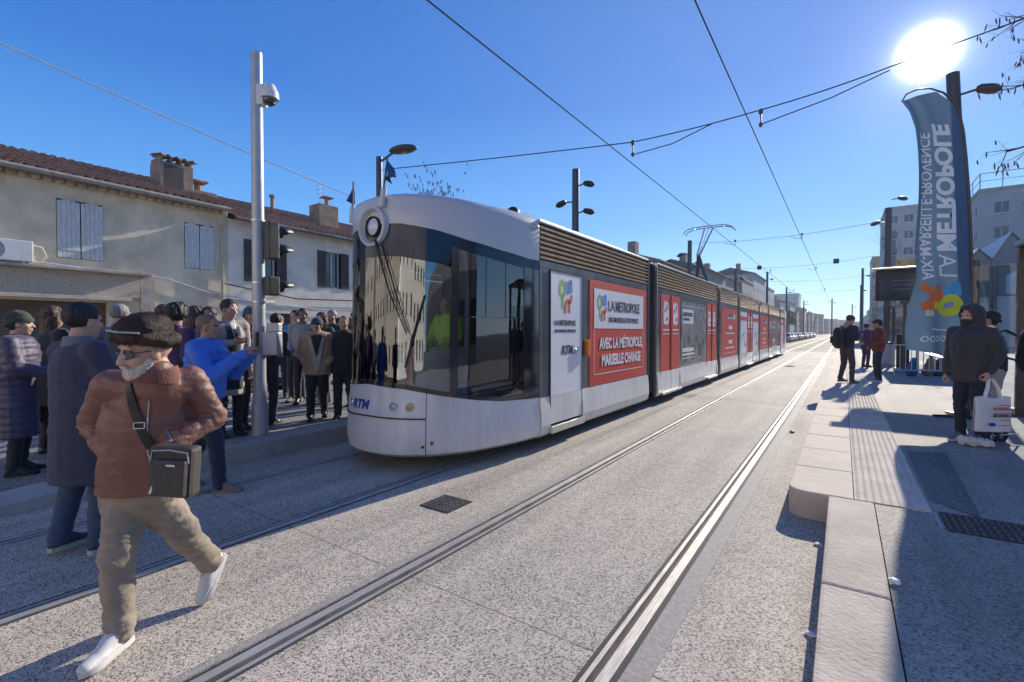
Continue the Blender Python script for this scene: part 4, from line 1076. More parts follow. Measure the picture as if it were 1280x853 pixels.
# dark totem and bin, barrier
def totem(p, w, hgt, label, name='platform_totem'):
    t = thing(name, label, 'totem', p); h = MB(); h.box((p.x,p.y,p.z+hgt/2), (w,.18,hgt)); h.build('totem_body', M['black'], t, bevel=.02)
    h = MB(); h.box((p.x,p.y,p.z+.03), (w+.1,.28,.06)); h.build('totem_foot', M['silver'], t); return t
p = ongr(1128, 462, PZ); p.z = PZ; totem(p, .36, 1.25, 'dark upright ticket totem left of the banner foot')
p = ongr(1108, 456, PZ); p.z = PZ
t = thing('litter_bin', 'grey steel litter bin beside the dark totem', 'bin', p)
h = MB(); h.cyl(p, p+V((0,0,.85)), .26, .28, 18); h.build('bin_body', M['pole'], t, smooth=True)
h = MB(); h.cyl(p+V((0,0,.85)), p+V((0,0,.93)), .30, .24, 18); h.build('bin_rim', M['blue_ink'], t, smooth=True)
for k, (px, w) in enumerate(((1150,1.2),(1178,1.1))):
    p = ongr(px, 472, PZ); p.z = PZ
    t = thing('metal_barrier', ['low metal crowd barrier below the banner, left one','low metal crowd barrier below the banner, right one'][k], 'barrier', p)
    h = MB(); a, b_ = p-V((w/2,0,0)), p+V((w/2,0,0)); h.tube([a, a+V((0,0,.95)), b_+V((0,0,.95)), b_], .022); h.tube([a+V((0,0,.2)), b_+V((0,0,.2))], .018)
    h.build('barrier_frame', M['silver'], t)
    h = MB()
    for j in range(1, 9): q = a.lerp(b_, j/9); h.cyl(q+V((0,0,.2)), q+V((0,0,.95)), .009, n=6)
    h.build('barrier_bars', M['silver'], t)
cols = [(.05,.18,.35),(.35,.22,.12),(.06,.06,.07),(.4,.38,.3)]
for k, px in enumerate((1140,1160,1172,1188)):
    p = ongr(px, 470, PZ); p.z = PZ; h = MB(); h.rc(p+V((0,0,.16)), p+V((.05,0,.42)), .2, .14, b=.7)
    me = remesh(h, .03, 3); wrinkle(me, lambda c: .03*noise.noise(c*7)); o0 = V((p.x,p.y,p.z))
    for v in me.vertices: v.co -= o0
    o = link('travel_bag', me, pm('bag_cloth', cols[k], None, 6, .8)); o.location = o0
    tag(o, ['blue bag on the ground by the barrier, nearest the totem','brown bag heaped behind the barrier','black bag heaped behind the barrier','beige bag at the right end of the barrier'][k], 'bag', 'bags piled behind the barriers')
# ------------------------------------------------------------------ buildings
def tiles(mb, y0, y1, x_e, z_e, x_r, z_r, per=.24, course=.32, amp=.045):
    """barrel tiles: eave at x_e, ridge at x_r"""
    L_ = math.hypot(x_r-x_e, z_r-z_e); nc = int(L_/course); d = V((x_r-x_e, 0, z_r-z_e)).normalized(); n = V((-d.z,0,d.x)); n = n if n.z > 0 else -n
    ny = int((y1-y0)/per)*6
    for c in range(nc):
        a0 = c*course-.04; a1 = (c+1)*course
        b = len(mb.v)
        for q, (a, lift) in enumerate(((a0, .035),(a1, .0))):
            for i in range(ny+1):
                y = y0+(y1-y0)*i/ny; ph = (i % 6)/6*2*math.pi; k = i//6
                rz = (math.sin(k*12.9898+c*78.233)*43758.5453) % 1
                s = math.sin(ph); wv = amp*(abs(s)**.7*(1 if s > 0 else -1))
                p = V((x_e,y,z_e))+d*(a+(rz-.5)*.05)+n*(wv+lift+.012*(rz-.5)); mb.v.append(p)
        for i in range(ny): mb.f.append((b+i, b+i+1, b+ny+1+i+1, b+ny+1+i)); mb.m.append(0)
        # front lip of each course
        bb_ = len(mb.v)
        for i in range(ny+1): q = mb.v[b+i]; mb.v.append(q-n*.03)
        for i in range(ny): mb.f.append((bb_+i, bb_+i+1, b+i+1, b+i)); mb.m.append(0)
mt = pm('old_clay_tiles', (.50,.27,.155), (.17,.11,.075), 5.5, .85, bump=.6, bscale=40, detail=7)
def stucco(name, a, b_, s=1.2): return pm(name, a, tuple(x*.86 for x in b_), s, .9, bump=.9, bscale=28, detail=12)
WX = -18.2
def facade_box(name, y0, y1, x0, x1, z0, z1, m, parent, openings=()):
    """front wall at x0 (facing +X) as a slab with real openings, plus sides and back"""
    h = MB(); th = .3
    ys = sorted(set([y0, y1]+[v for o in openings for v in o[:2]])); zs = sorted(set([z0, z1]+[v for o in openings for v in o[2:4]]))
    for i in range(len(ys)-1):
        run = None
        for j in range(len(zs)-1):
            cy, cz = (ys[i]+ys[i+1])/2, (zs[j]+zs[j+1])/2
            if any(o[0] < cy < o[1] and o[2] < cz < o[3] for o in openings): 
                continue
            h.bb((x0-th, ys[i], zs[j]), (x0, ys[i+1], zs[j+1]))
    me_bits = h
    h.bb((x1, y0, z0), (x0-th, y0+.25, z1)); h.bb((x1, y1-.25, z0), (x0-th, y1, z1)); h.bb((x1-.25, y0, z0), (x1, y1, z1))
    bm_o = h.build(name, m, parent)
    bm = bmesh.new(); bm.from_mesh(bm_o.data); bmesh.ops.remove_doubles(bm, verts=bm.verts, dist=.0005)
    # drop the internal faces left between wall blocks
    seen = {}
    for f in bm.faces: seen.setdefault(tuple(round(c, 3) for c in f.calc_center_median()), []).append(f)
    dead = [f for fs in seen.values() if len(fs) > 1 for f in fs]
    bmesh.ops.delete(bm, geom=dead, context='FACES_ONLY'); bmesh.ops.recalc_face_normals(bm, faces=bm.faces); bm.to_mesh(bm_o.data); bm.free()
    return bm_o
b1 = thing('terraced_house', 'grey beige rendered house with pale blue closed shutters and tiled roof at far left', 'house', (WX, 3, 0))
op1 = [(-1.2,-.2,3.67,5.33),(3.87,4.9,3.67,5.33),(7.05,7.95,3.72,5.25),(-1.0,5.0,.1,2.45),(6.9,7.7,.1,2.2)]
facade_box('wall', -4, 8.42, WX, WX-8, 0, 5.95, stucco('beige_render', (.86,.74,.53), (.66,.555,.40)), b1, op1)
h = MB(); tiles(h, -4.2, 8.5, WX+.42, 5.98, WX-4.2, 7.6); h.build('roof', mt, b1, smooth=False, fix=False)
h = MB(); h.add([(WX-4.2,-4.2,7.55),(WX-4.2,8.5,7.55),(WX-8.4,8.5,6.1),(WX-8.4,-4.2,6.1)], [(0,1,2,3)]); h.build('rear_roof', mt, b1)
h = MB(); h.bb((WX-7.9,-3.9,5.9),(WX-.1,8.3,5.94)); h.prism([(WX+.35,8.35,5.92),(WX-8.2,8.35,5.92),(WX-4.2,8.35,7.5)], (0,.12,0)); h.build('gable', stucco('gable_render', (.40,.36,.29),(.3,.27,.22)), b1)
# genoise under the eave
h = MB()
for k in range(52):
    y = -4+.24*k
    h.cyl((WX+.0,y,5.80),(WX+.22,y,5.84),.09,.10,8)
h.build('eave_cornice', stucco('cornice_render', (.62,.50,.34), (.42,.34,.23)), b1)
h = MB(); h.tube([(WX+.47,-4.2,5.93),(WX+.47,8.3,5.86)], .075); gt = h.build('gutter', pm('grey_gutter', (.36,.33,.28), (.25,.23,.2), 4, .5), b1, smooth=True)
h = MB(); h.tube([(WX+.47,8.2,5.84),(WX+.25,8.2,5.5),(WX+.10,8.2,5.3),(WX+.10,8.2,.2)], .055); h.build('downpipe', pm('pale_downpipe', (.50,.47,.42), (.38,.35,.31), 4, .6), b1, smooth=True)
msh = pm('weathered_blue_shutter_paint', (.76,.77,.74), (.48,.48,.46), 6, .7, bump=.3, bscale=60, stretch=(1,5,.7), detail=8)
def shutters(y0, y1, z0, z1, par, m=None, ajar=0.0):
    ym = (y0+y1)/2
    for k, (a, b_) in enumerate(((y0+.01,ym-.012),(ym+.012,y1-.01))):
        h = MB(); n = 5; w = (b_-a)/n; sl = .10*ajar if k == 0 else -.10*ajar
        for i in range(n): h.bb((WX+.01, a+i*w+.003, z0+.01), (WX+.045, a+(i+1)*w-.003, z1-.01-(.04*abs((i-2)/2)**2 if k else .04*abs((i-2)/2)**2)))
        for z in (z0+.22, z1-.25): h.bb((WX+.046,a,z),(WX+.058,b_,z+.05))
        h.build('shutter', m or msh, par)
    h = MB(); h.bb((WX-.25,y0,z0),(WX-.22,y1,z1)); h.build('window', M['glass_dark'], par)
for a, b_, c_, d_ in op1[:3]: shutters(a, b_, c_, d_, b1)
# shop front: lintel, awning edge, dark opening with boards
mpeb = pm('pebbledash', (.60,.51,.40), (.38,.32,.25), 20, .9, bump=1, bscale=60)
h = MB(); h.bb((WX+.003,-4,2.62),(WX+.16,5.75,3.30)); h.build('shop_fascia', mpeb, b1)
h = MB(); h.bb((WX+.003,-4,3.304),(WX+.42,6.0,3.40)); h.build('shop_cornice', M['kerb'], b1, bevel=.02)
h = MB(); h.bb((WX+.003,-4,2.50),(WX+.30,5.5,2.61)); h.build('shop_ledge', pm('cream_ledge', (.62,.55,.42), (.5,.44,.34), 4, .7), b1, bevel=.01)
h = MB(); h.bb((WX+.003,5.78,.1),(WX+.12,6.15,3.30)); h.build('shop_pilaster', M['kerb'], b1)
h = MB(); h.bb((WX-.28,-1,.1),(WX-.25,1.6,2.45)); h.build('shop_window', M['glass_dark'], b1)
h = MB(); h.bb((WX-.28,1.62,.1),(WX-.22,5.0,2.45)); h.build('shop_boards', pm('old_wood_boards', (.16,.11,.075), (.07,.05,.035), 3, .8, bump=.5, stretch=(1,.5,9)), b1)
h = MB(); h.bb((WX-.2,2.0,.1),(WX-.15,2.5,2.4)); h.build('shop_door_frame', M['white'], b1)
h = MB(); h.bb((WX-.25,6.9,.1),(WX-.2,7.7,2.2)); h.build('door', pm('grey_door', (.3,.3,.3), None, 3, .6), b1)
# air conditioner
h = MB(); h.bb((WX+.10,1.9,3.42),(WX+.45,3.32,3.98)); ac = h.build('air_conditioner', M['offwhite'], b1, bevel=.03)
h = MB(); disc_rings(h, V((WX+.452,2.55,3.70)), V((1,0,0)), [(.26,-.01),(.26,.012),(.24,.016),(.235,.0)])
for k in range(9): h.box((WX+.462,2.55,3.50+.05*k), (.006,.5*math.sqrt(max(.05,1-((k-4)/4.6)**2)),.010))
h.build('fan_grille', M['pole'], ac)
h = MB(); h.tube([(WX+.3,3.32,3.9),(WX+.3,3.52,3.85),(WX+.2,3.62,3.62),(WX+.1,3.5,3.47),(WX+.1,3.3,3.47)], .02); h.build('coolant_pipe', M['offwhite'], ac, smooth=True)
h = MB(); h.bb((WX,2.0,3.37),(WX+.45,2.06,3.417)); h.build('bracket', M['pole'], ac); h = MB(); h.bb((WX,3.1,3.37),(WX+.45,3.16,3.417)); h.build('bracket', M['pole'], ac)
# big chimney of the first house
cm_ = stucco('chimney_render', (.36,.29,.22), (.20,.16,.12), 2.5)
def chimney(par, x, y, z, w, d, hgt, capped=True):
    h = MB(); h.bb((x-d/2,y-w/2,z),(x+d/2,y+w/2,z+hgt)); c = h.build('chimney', cm_, par, bevel=.02)
    return c
c = chimney(b1, WX-2.0, 7.45, 5.9, 1.05, .9, 1.7)
h = MB()
for k in range(4): h.bb((WX-2.42,6.95+k*.30,7.602),(WX-1.58,7.03+k*.30,7.75))
h.build('chimney_bricks', cm_, c)
h = MB(); tiles(h, 6.82, 8.08, WX-1.45, 7.75, WX-2.55, 7.93, .24, .3); h.build('chimney_tiles', mt, c, fix=False)
h = MB(); h.bb((WX-2.3,7.05,6.6),(WX-1.545,7.65,7.5)); h.build('chimney_panel', pm('dark_slats', (.10,.09,.08), (.05,.045,.04), 3, .8, stretch=(1,12,1)), c)
h = MB(); h.bb((WX-2.4,7.98,5.9),(WX-1.6,8.8,6.85)); h.build('chimney_shoulder', cm_, c, bevel=.02)
h = MB(); h.cyl((WX-2.0,8.3,6.85),(WX-2.0,8.3,7.2),.12); h.bb((WX-2.3,8.05,7.2),(WX-1.7,8.55,7.26)); h.build('chimney_pot', mt, c)
# second house
b2 = thing('terraced_house', 'cream rendered house with dark open shutters and tiled roof between pole and tram', 'house', (WX, 14, 0))
op2 = [(9.0,10.6,3.45,5.0),(12.0,13.5,3.45,5.0),(16,17.3,3.45,5.0),(10.3,11.3,.1,2.3),(12.4,13.8,.3,2.2)]
mc2 = stucco('cream_render', (.88,.81,.67), (.72,.66,.55))
facade_box('wall', 8.43, 21, WX, WX-8, 0, 5.65, mc2, b2, op2)
h = MB(); tiles(h, 8.5, 21, WX+.40, 5.68, WX-4.2, 7.45); h.build('roof', mt, b2, fix=False)
h = MB(); h.add([(WX-4.2,8.5,7.4),(WX-4.2,21,7.4),(WX-8.4,21,5.8),(WX-8.4,8.5,5.8)], [(0,1,2,3)]); h.build('rear_roof', mt, b2)
h = MB(); h.bb((WX-7.9,8.6,5.6),(WX-.1,20.9,5.64)); h.prism([(WX+.3,20.9,5.6),(WX-8.2,20.9,5.6),(WX-4.2,20.9,7.3)], (0,-.12,0)); h.build('gable', mc2, b2)
h = MB(); h.tube([(WX+.46,8.5,5.62),(WX+.46,21,5.55)], .075); h.build('gutter', pm('dark_gutter', (.14,.13,.12), (.1,.09,.08), 4, .5), b2, smooth=True)
mds = pm('dark_brown_shutter', (.07,.055,.05), (.04,.03,.028), 5, .7)
for a, b_, c_, d_ in op2[:3]:
    for (p, q) in ((a-.02, a+.38), (b_-.38, b_+.02)):
        h = MB()
        for i in range(3): w = (q-p)/3; h.bb((WX+.01,p+i*w+.004,c_),(WX+.05,p+(i+1)*w-.004,d_))
        h.build('shutter', mds, b2)
    h = MB(); h.bb((WX-.2,a,c_),(WX-.17,b_,d_)); w = h.build('window', M['glass_dark'], b2)
    h = MB(); ym = (a+b_)/2
    for y in (a+.42, ym, b_-.42): h.bb((WX-.165,y-.025,c_),(WX-.13,y+.025,d_))
    h.bb((WX-.165,a+.4,c_),(WX-.13,b_-.4,c_+.05)); h.build('window_frame', M['offwhite'], w)
h = MB(); h.bb((WX-.2,10.3,.1),(WX-.15,11.3,2.3)); h.build('door', mds, b2)
h = MB(); h.bb((WX-.2,12.4,.3),(WX-.15,13.8,2.2)); h.build('shop_window', M['glass_dark'], b2)
c = chimney(b2, WX-1.9, 13.6, 6.0, 1.0, .8, 1.45)
h = MB(); h.cyl((WX-1.9,13.75,7.45),(WX-1.9,13.75,7.85),.10); h.bb((WX-2.1,13.5,7.85),(WX-1.7,14.0,7.91)); h.build('chimney_pot', mt, c)
h = MB(); h.cyl((WX-1.9,13.4,7.45),(WX-1.9,13.4,8.6),.015,n=6)
for z in (8.0,8.2,8.4): h.cyl((WX-2.2,13.4,z),(WX-1.6,13.4,z),.01,n=5)
h.build('roof_aerial', M['pole'], b2)
for y, mm in ((10.7,'black'),(11.4,None)):
    h = MB(); h.cyl((WX-2.4,y,6.8),(WX-2.4,y,7.45),.08,.07); h.cyl((WX-2.4,y,7.45),(WX-2.4,y,7.55),.13,.11); h.build('roof_vent', M['black'] if mm else mt, b2)
# cables slung across the two fronts
for k, (pts, lb) in enumerate((([(WX+.08,3.2,3.5),(WX+.1,6.5,3.3),(WX+.1,8.2,2.8),(WX+.1,12,2.5),(WX+.1,16,2.6)],'pale cable slung across the house fronts below the windows'),
    ([(WX+.08,8.2,3.3),(WX+.1,11,2.9),(WX+.1,15,3.0)],'dark cable slung across the cream house front'))):
    wire(pts, .022, lb, 'wall_cable', 'wire_pale' if k == 0 else 'wire')
# red pennant on a pole behind the tram nose
q = V((-12.7, 10.95, 0)); t = thing('red_banner', 'tall narrow red banner seen between the cream house and the tram nose', 'banner', q)
h = MB(); h.cyl(q, q+V((0,0,4.3)), .03); h.build('banner_pole', M['black'], t)
h = MB(); h.grid(lambda u, v: q+V((-.03-.30*u,-.03-.12*u, 1.3+2.9*v+.03*math.sin(6*u+4*v))), 8, 20); o = h.build('banner_cloth', pm('red_cloth', (.5,.06,.06), (.42,.05,.05), 4, .8), t, smooth=True); o.modifiers.new('t','SOLIDIFY').thickness = .004
# ------------------------------------------------------------------ generic far buildings, axis aligned
def block(label, x0, x1, y0, y1, H, m, face, floors, nx, ny=None, roof='flat', name='apartment_building', ww=.9, wh=1.3, base=-.1, mr=None, far=False, shut=None):
    """windows are real insets: a dark pane with a frame and sill, on the faces listed in face"""
    t = thing(name, label, 'building', ((x0+x1)/2,(y0+y1)/2,base))
    h = MB(); h.bb((x0,y0,base),(x1,y1,H)); h.build('wall', m, t)
    fh = (H-base-.6)/floors
    h = MB(); hf = MB(); hs = MB()
    for fc in face:
        n = ny if fc in ('E','W') else nx
        for i in range(n):
            for j in range(floors):
                z = base+.9+j*fh; u = (i+.5)/n
                if fc == 'E': c = V((x1, y0+(y1-y0)*u, z+wh/2)); d = V((0,1,0)); o = V((1,0,0))
                elif fc == 'W': c = V((x0, y0+(y1-y0)*u, z+wh/2)); d = V((0,1,0)); o = V((-1,0,0))
                else: c = V((x0+(x1-x0)*u, y1 if fc == 'N' else y0, z+wh/2)); d = V((1,0,0)); o = V((0,1 if fc == 'N' else -1,0))
                def bx(mb, cc, w_, h_, dep, out): 
                    sz = [abs(d[k])*w_+abs(o[k])*dep for k in range(3)]; sz[2] = h_; mb.box(cc+o*out, sz)
                w_ = MB(); bx(w_, c, ww, wh, .06, .0)
                wn_ = w_.build('window', M['glass_dark'], t) if not far else None
                if far: h.v, h.f, h.m = (h.add([tuple(v) for v in w_.v], w_.f), h)[1].v, h.f, h.m
                f_ = MB(); bx(f_, c-V((0,0,wh/2+.05)), ww+.2, .08, .14, .05)
                if not far:
                    bx(f_, c, .05, wh, .02, .045); f_.build('window_sill', M['offwhite'], wn_)
                if shut and not far:
                    s_ = MB(); bx(s_, c+d*(ww/2+.22), .4, wh, .05, .03); s_.build('shutter', shut, wn_)
                    s_ = MB(); bx(s_, c-d*(ww/2+.22), .4, wh, .05, .03); s_.build('shutter', shut, wn_)
    if far and h.v: h.build('window_row', M['glass_dark'], t)
    if roof == 'flat':
        h = MB(); h.bb((x0-.15,y0-.15,H+.003),(x1+.15,y1+.15,H+.35)); h.build('roof', mr or M['kerb'], t)
    else:
        h = MB(); xm = (x0+x1)/2; rz = roof if isinstance(roof, (int,float)) else 1.8
        h.prism([(x0-.4,y0-.3,H+.003),(x1+.4,y0-.3,H+.003),(x1+.4,y0-.3,H+.12),(xm,y0-.3,H+rz),(x0-.4,y0-.3,H+.12)], (0,y1-y0+.6,0)); rf = h.build('roof', mr or mt, t)
        h = MB(); h.bb((xm+1,y0+1,H+.4),(xm+2,y0+2.2,H+rz+1.0)); h.build('chimney', cm_, rf)
    return t
pal = [((.46,.42,.36),(.34,.31,.27)),((.40,.35,.29),(.30,.26,.22)),((.52,.50,.46),(.40,.38,.35)),((.36,.31,.27),(.26,.22,.19)),((.44,.38,.30),(.33,.28,.22))]
fm = [pm('far_render_%s' % 'abcde'[i], a, b_, .5, .85) for i, (a, b_) in enumerate(pal)]
adj = ['grey beige','brown','white','dark brown','ochre']
random.seed(21)
xs0 = WX
rows = [(21.1, 38, 6.5, 'gable', 3, 2), (38.2, 56, 7.6, 'gable', 0, 2),(56.2, 79, 9.9, 'gable', 1, 3),(79.2, 96, 11.6, 'gable', 3, 3),(96.2,112,11.9,'gable',1,3),
        (112.2,128,12.8,'flat',4,4),(128.2,150,15.6,'gable',2,4),(150.2,172,14.2,'flat',2,4)]
lbs = ['low brown house mostly hidden behind the tram','grey beige house mostly hidden behind the tram','long brown tiled building above the tram louvres','dark gabled building just left of the pantograph mast',
       'brown tiled building right of the pantograph','ochre flat roofed block beyond the tiled roofs','tall pale building with dark mansard roof above the tram rear','pale flat block at the end of the tram']
for (a, b_, H, rf, ci, fl), lb in zip(rows, lbs):
    block(lb, WX-10, WX+random.uniform(-.3,.5), a, b_, H, fm[ci], ('E','S'), fl, 3, int((b_-a)/3.2), roof=rf, shut=None, mr=None if rf != 'gable' or ci in (0,1,4) else pm('dark_slate', (.09,.09,.10), (.05,.05,.06), 4, .6))
y = 173; k = 0
while y < 520:
    wdt = random.uniform(14, 24); H = random.uniform(9, 15)-(y-173)*.008
    block('%s far terrace building left of the track, %s from the tram' % (adj[k % 5], ['first','second','third','fourth','fifth','sixth','seventh','eighth','ninth','tenth','eleventh','twelfth','thirteenth','fourteenth','fifteenth','sixteenth','seventeenth','eighteenth','nineteenth','twentieth','twenty-first','twenty-second','twenty-third','twenty-fourth','twenty-fifth'][k]),
          WX-12, WX+random.uniform(-1,1)+min(8,(y-173)*.03), y, y+wdt-.2, H, fm[k % 5], ('E','S'), 4, 3, 5, roof=random.choice(['flat',1.6,2.0]), name='far_building', far=True)
    y += wdt; k += 1
# buildings closing the street
k = 0
for x in range(-22, 40, 9):
    H = random.uniform(8, 15)
    block('%s far building closing the end of the street, %s from the left' % (adj[(k+2) % 5], ['first','second','third','fourth','fifth','sixth','seventh'][k]), x, x+8.7, 540+random.uniform(0,20), 575, H, fm[(k+2) % 5], ('S',), 4, 3, 2, roof=random.choice(['flat',2]), name='far_building', far=True); k += 1
block('pale blue grey block rising above the far roofs, left of the street end', -46, -22, 330, 350, 24, fm[2], ('S','E'), 7, 6, 5, name='far_building', far=True)
# right side
conc = pm('pale_concrete_tower', (.50,.47,.44), (.40,.375,.35), .8, .85); conc2 = pm('grey_concrete', (.42,.42,.43), (.34,.34,.35), .8, .85)
yel = pm('ochre_panel', (.55,.36,.06), (.45,.29,.05), 3, .7)
def tower(label, x0, x1, y0, y1, H, m, nx, fl, stripe=None):
    t = block(label, x0, x1, y0, y1, H, m, ('S','W'), fl, nx, 4, name='tower_block', ww=1.2, wh=1.3)
    if stripe:
        h = MB(); h.bb((x0-.03,y0-.05,stripe[0]),(x1,y0-.003,stripe[1])); h.build('ochre_band', yel, t)
    return t
q = lambda px, d: (-.568+(px-640)/F_*.823)*d
T1 = tower('tall pale tower with an ochre band, seen left of the banner', 6.2, 15, 112, 128, 24.0, conc2, 4, 8, (12.5,14.6))
h = MB(); h.bb((6.9,111.9,12),(7.7,111.99,20)); h.build('stairwell_strip', M['tram_frame'], T1)
T2 = block('narrow brown block with ochre top left of the tall pale tower', 5.9, 9, 150, 165, 20, fm[0], ('S','W'), 7, 3, 3, name='tower_block')
h = MB(); h.bb((6.6,149.8,16),(8.6,149.99,19.4)); h.build('ochre_panel', yel, T2)
T3 = tower('wide pale residential block with rooftop railing at right edge', 13.4, 40, 80, 97, 18.4, conc, 7, 6, (9.6,10.4))
h = MB()
for k in range(14): h.cyl((13.4+k*1.95,80.1,18.75),(13.4+k*1.95,80.1,20.6),.05,n=6)
for k in range(5): h.cyl((13.4,80.1+k*4,18.75),(13.4,80.1+k*4,20.6),.05,n=6)
h.box((26,80.1,20.6),(25.4,.09,.09)); h.box((13.4,88,20.6),(.09,16,.09)); h.box((26,80.1,19.7),(25.4,.06,.06)); h.box((13.4,88,19.7),(.06,16,.06))
h.build('roof_railing', M['pole'], T3)
h = MB()
for z in (15.0,16.4): h.bb((17,79.85,z),(36,79.99,z+.9))
h.build('balcony_band', conc2, T3)
# sawtooth hall
hall = thing('sawtooth_hall', 'grey clad hall with three steep gables behind the shelter', 'building', (15,62,0))
clad = pm('dark_grey_cladding', (.20,.215,.24), (.16,.17,.19), 2, .6, stretch=(9,9,.4)); 
gx = [9.7, 11.2, 14.0, 17.5, 21.5]
for i in range(4):
    a, b_ = gx[i], gx[i+1]; m_ = a+(b_-a)*.42; y0 = 62.0-i*.6
    pk = 9.3 if i == 0 else 10.5
    h = MB(); h.prism([(a,y0,-.1),(b_,y0,-.1),(b_,y0,8.2),(m_,y0,pk),(a,y0,8.4 if i == 0 else 8.2)], (0,12,0)); h.build('gable_wall', clad, hall)
    h = MB(); h.prism([(m_,y0-.15,pk+.02),(m_,y0-.15,pk+.14),(b_+.05,y0-.15,8.32),(b_+.05,y0-.15,8.2)], (0,12.3,0)); h.build('roof_slope', pm('dark_roof', (.05,.055,.065), (.035,.04,.045), 3, .6), hall)
    h = MB(); h.prism([(m_,y0-.15,pk+.02),(m_,y0-.15,pk+.14),(a-.05,y0-.15,8.5 if i == 0 else 8.34),(a-.05,y0-.15,8.38 if i == 0 else 8.22)], (0,12.3,0)); h.build('roof_edge', M['pole'], hall)
    h = MB(); h.bb((a+.1,y0-.06,.2),(b_-.1,y0-.004,4.8)); h.build('white_lower_wall', pm('off_white_wall', (.60,.60,.60), (.5,.5,.5), 1, .7), hall)
    if i: h = MB(); h.prism([(a+.9,y0-.08,5.0),(b_-.4,y0-.08,5.0),(b_-.4,y0-.08,7.6),(a+.9,y0-.08,6.7)], (0,.07,0)); h.build('skylight_window', pm('pale_glazing', (.45,.58,.66), (.38,.5,.58), 2, .15), hall)
    h = MB(); h.bb((a-.22,y0-.6,7.4),(a+.42,y0-.2,7.95)); h.cyl((a+.1,y0-.4,.1),(a+.1,y0-.4,7.4),.17,n=10); h.build('downpipe', M['tram_frame'], hall)
# unseen hall and houses mirrored in the tram glass; houses shaped to bounce fill light
H2 = thing('gabled_hall', 'long hall with a rounded roof standing across the street', 'building', (24,-10,0))
h = MB(); pts = [(0,-.1),(0,5),(2,6.4),(5,7.6),(9,8),(13,7.6),(16,6.4),(18,5),(18,-.1)]
h.prism([(16+a,-22,b_) for a, b_ in pts], (0,30,0)); h.build('hall_shell', fm[3], H2)
for k in range(6): h = MB(); h.bb((15.96,-20+k*5,1.2),(15.995,-17+k*5,3.6)); h.build('window', M['glass_dark'], H2)
fcr = pm('fill_cream_render', (.80,.74,.64), (.66,.60,.52), .8, .85)  # tall pale row behind the camera, added to throw sunlight back into the shade
for (x0, x1, y1, H, fl, lb) in ((-44,-31,-19,12,4,'unseen cream terrace house added for bounce light, far left behind the camera'),(-30.7,-18.2,-21,13.5,4,'unseen cream terrace house added for bounce light, behind the left platform'),
    (-17.9,-6.2,-22,14.5,4,'tall unseen cream terrace house added for bounce light, left of centre behind the camera'),(-5.9,6.5,-21,13,4,'unseen cream terrace house added for bounce light, straight behind the camera'),(6.8,15.2,-23,12,4,'narrow unseen cream terrace house added for bounce light, behind the camera on the right')):
    block(lb, x0, x1, y1-10, y1, H, fcr, ('N',), fl, 4, 3, roof=2.0, name='bounce_house')
k = 0
for (x0, x1, y0, y1, H, ci, rf) in ((9,17,130,146,7,2,'flat'),(8.5,18,147,170,6,0,2.0),(9,20,175,200,11,4,'flat'),(9.5,20,201,230,9,2,2.0),(10,22,232,270,13,1,'flat'),(11,24,272,320,10,0,2.0),(12,26,322,380,14,2,'flat'),(12,28,384,450,12,3,2.0)):
    block('%s building on the right side of the street, %s from the towers' % (adj[ci], ['first','second','third','fourth','fifth','sixth','seventh','eighth'][k]), x0, x1, y0, y1, H, fm[ci], ('W','S'), 3, 3, 5, roof=rf, name='far_building', far=True); k += 1
# hills
def hill(x0, x1, y, hts, nm, m):
    h = MB(); n = 60
    def P(u, v): 
        x = x0+(x1-x0)*u; a = 0
        for f, am, ph in hts: a += am*(.5+.5*math.sin(f*u*6.28+ph))
        a *= math.sin(math.pi*u)**.6
        return V((x+0, y+160*v, -2+(a+2*noise.noise(V((x*.01,v*3,1))))*math.sin(math.pi*min(1, v*.9+.02))))
    h.grid(P, n, 10); o = h.build(nm, m, None, smooth=True); o['kind'] = 'structure'
hill(-420, 520, 760, [(1.0,14,.5),(2.3,8,1),(5,3,2)], 'wooded_hill', pm('wooded_hillside', (.07,.085,.05), (.045,.055,.035), .02, .9))
hill(-560, 900, 1000, [(1.4,22,1.2),(3,13,2),(7,4,0)], 'far_hill', pm('rocky_hillside', (.22,.21,.18), (.12,.13,.10), .01, .9))
# ------------------------------------------------------------------ people
def skin(n, c): return pm('skin_'+n, c, tuple(x*.82 for x in c), 30, .55, bump=.15, bscale=200)
SK = {'light': skin('light', (.55,.33,.24)), 'tan': skin('tan', (.40,.23,.155)), 'brown': skin('brown', (.24,.135,.09))}
def cloth(n, c, c2=None, rough=.85, bump=.25, sheen=.15, **k): return pm('cloth_'+n, c, c2, k.pop('scale', 12), rough, bump=bump, bscale=k.pop('bscale', 220), sheen=sheen, **k)
HAIRM = {'black': pm('hair_black', (.02,.016,.014), (.008,.007,.006), 40, .55, bump=.6, bscale=120), 'brown': pm('hair_brown', (.10,.05,.025), (.04,.02,.012), 40, .55, bump=.6, bscale=120),
         'grey': pm('hair_grey', (.30,.29,.28), (.16,.155,.15), 40, .6, bump=.5, bscale=120), 'shaved': pm('hair_shaved', (.22,.15,.11), (.15,.10,.07), 60, .7)}
EYE = pm('eye_dark', (.02,.015,.012), None, 10, .25); LIP = pm('lip', (.36,.14,.12), None, 10, .5)
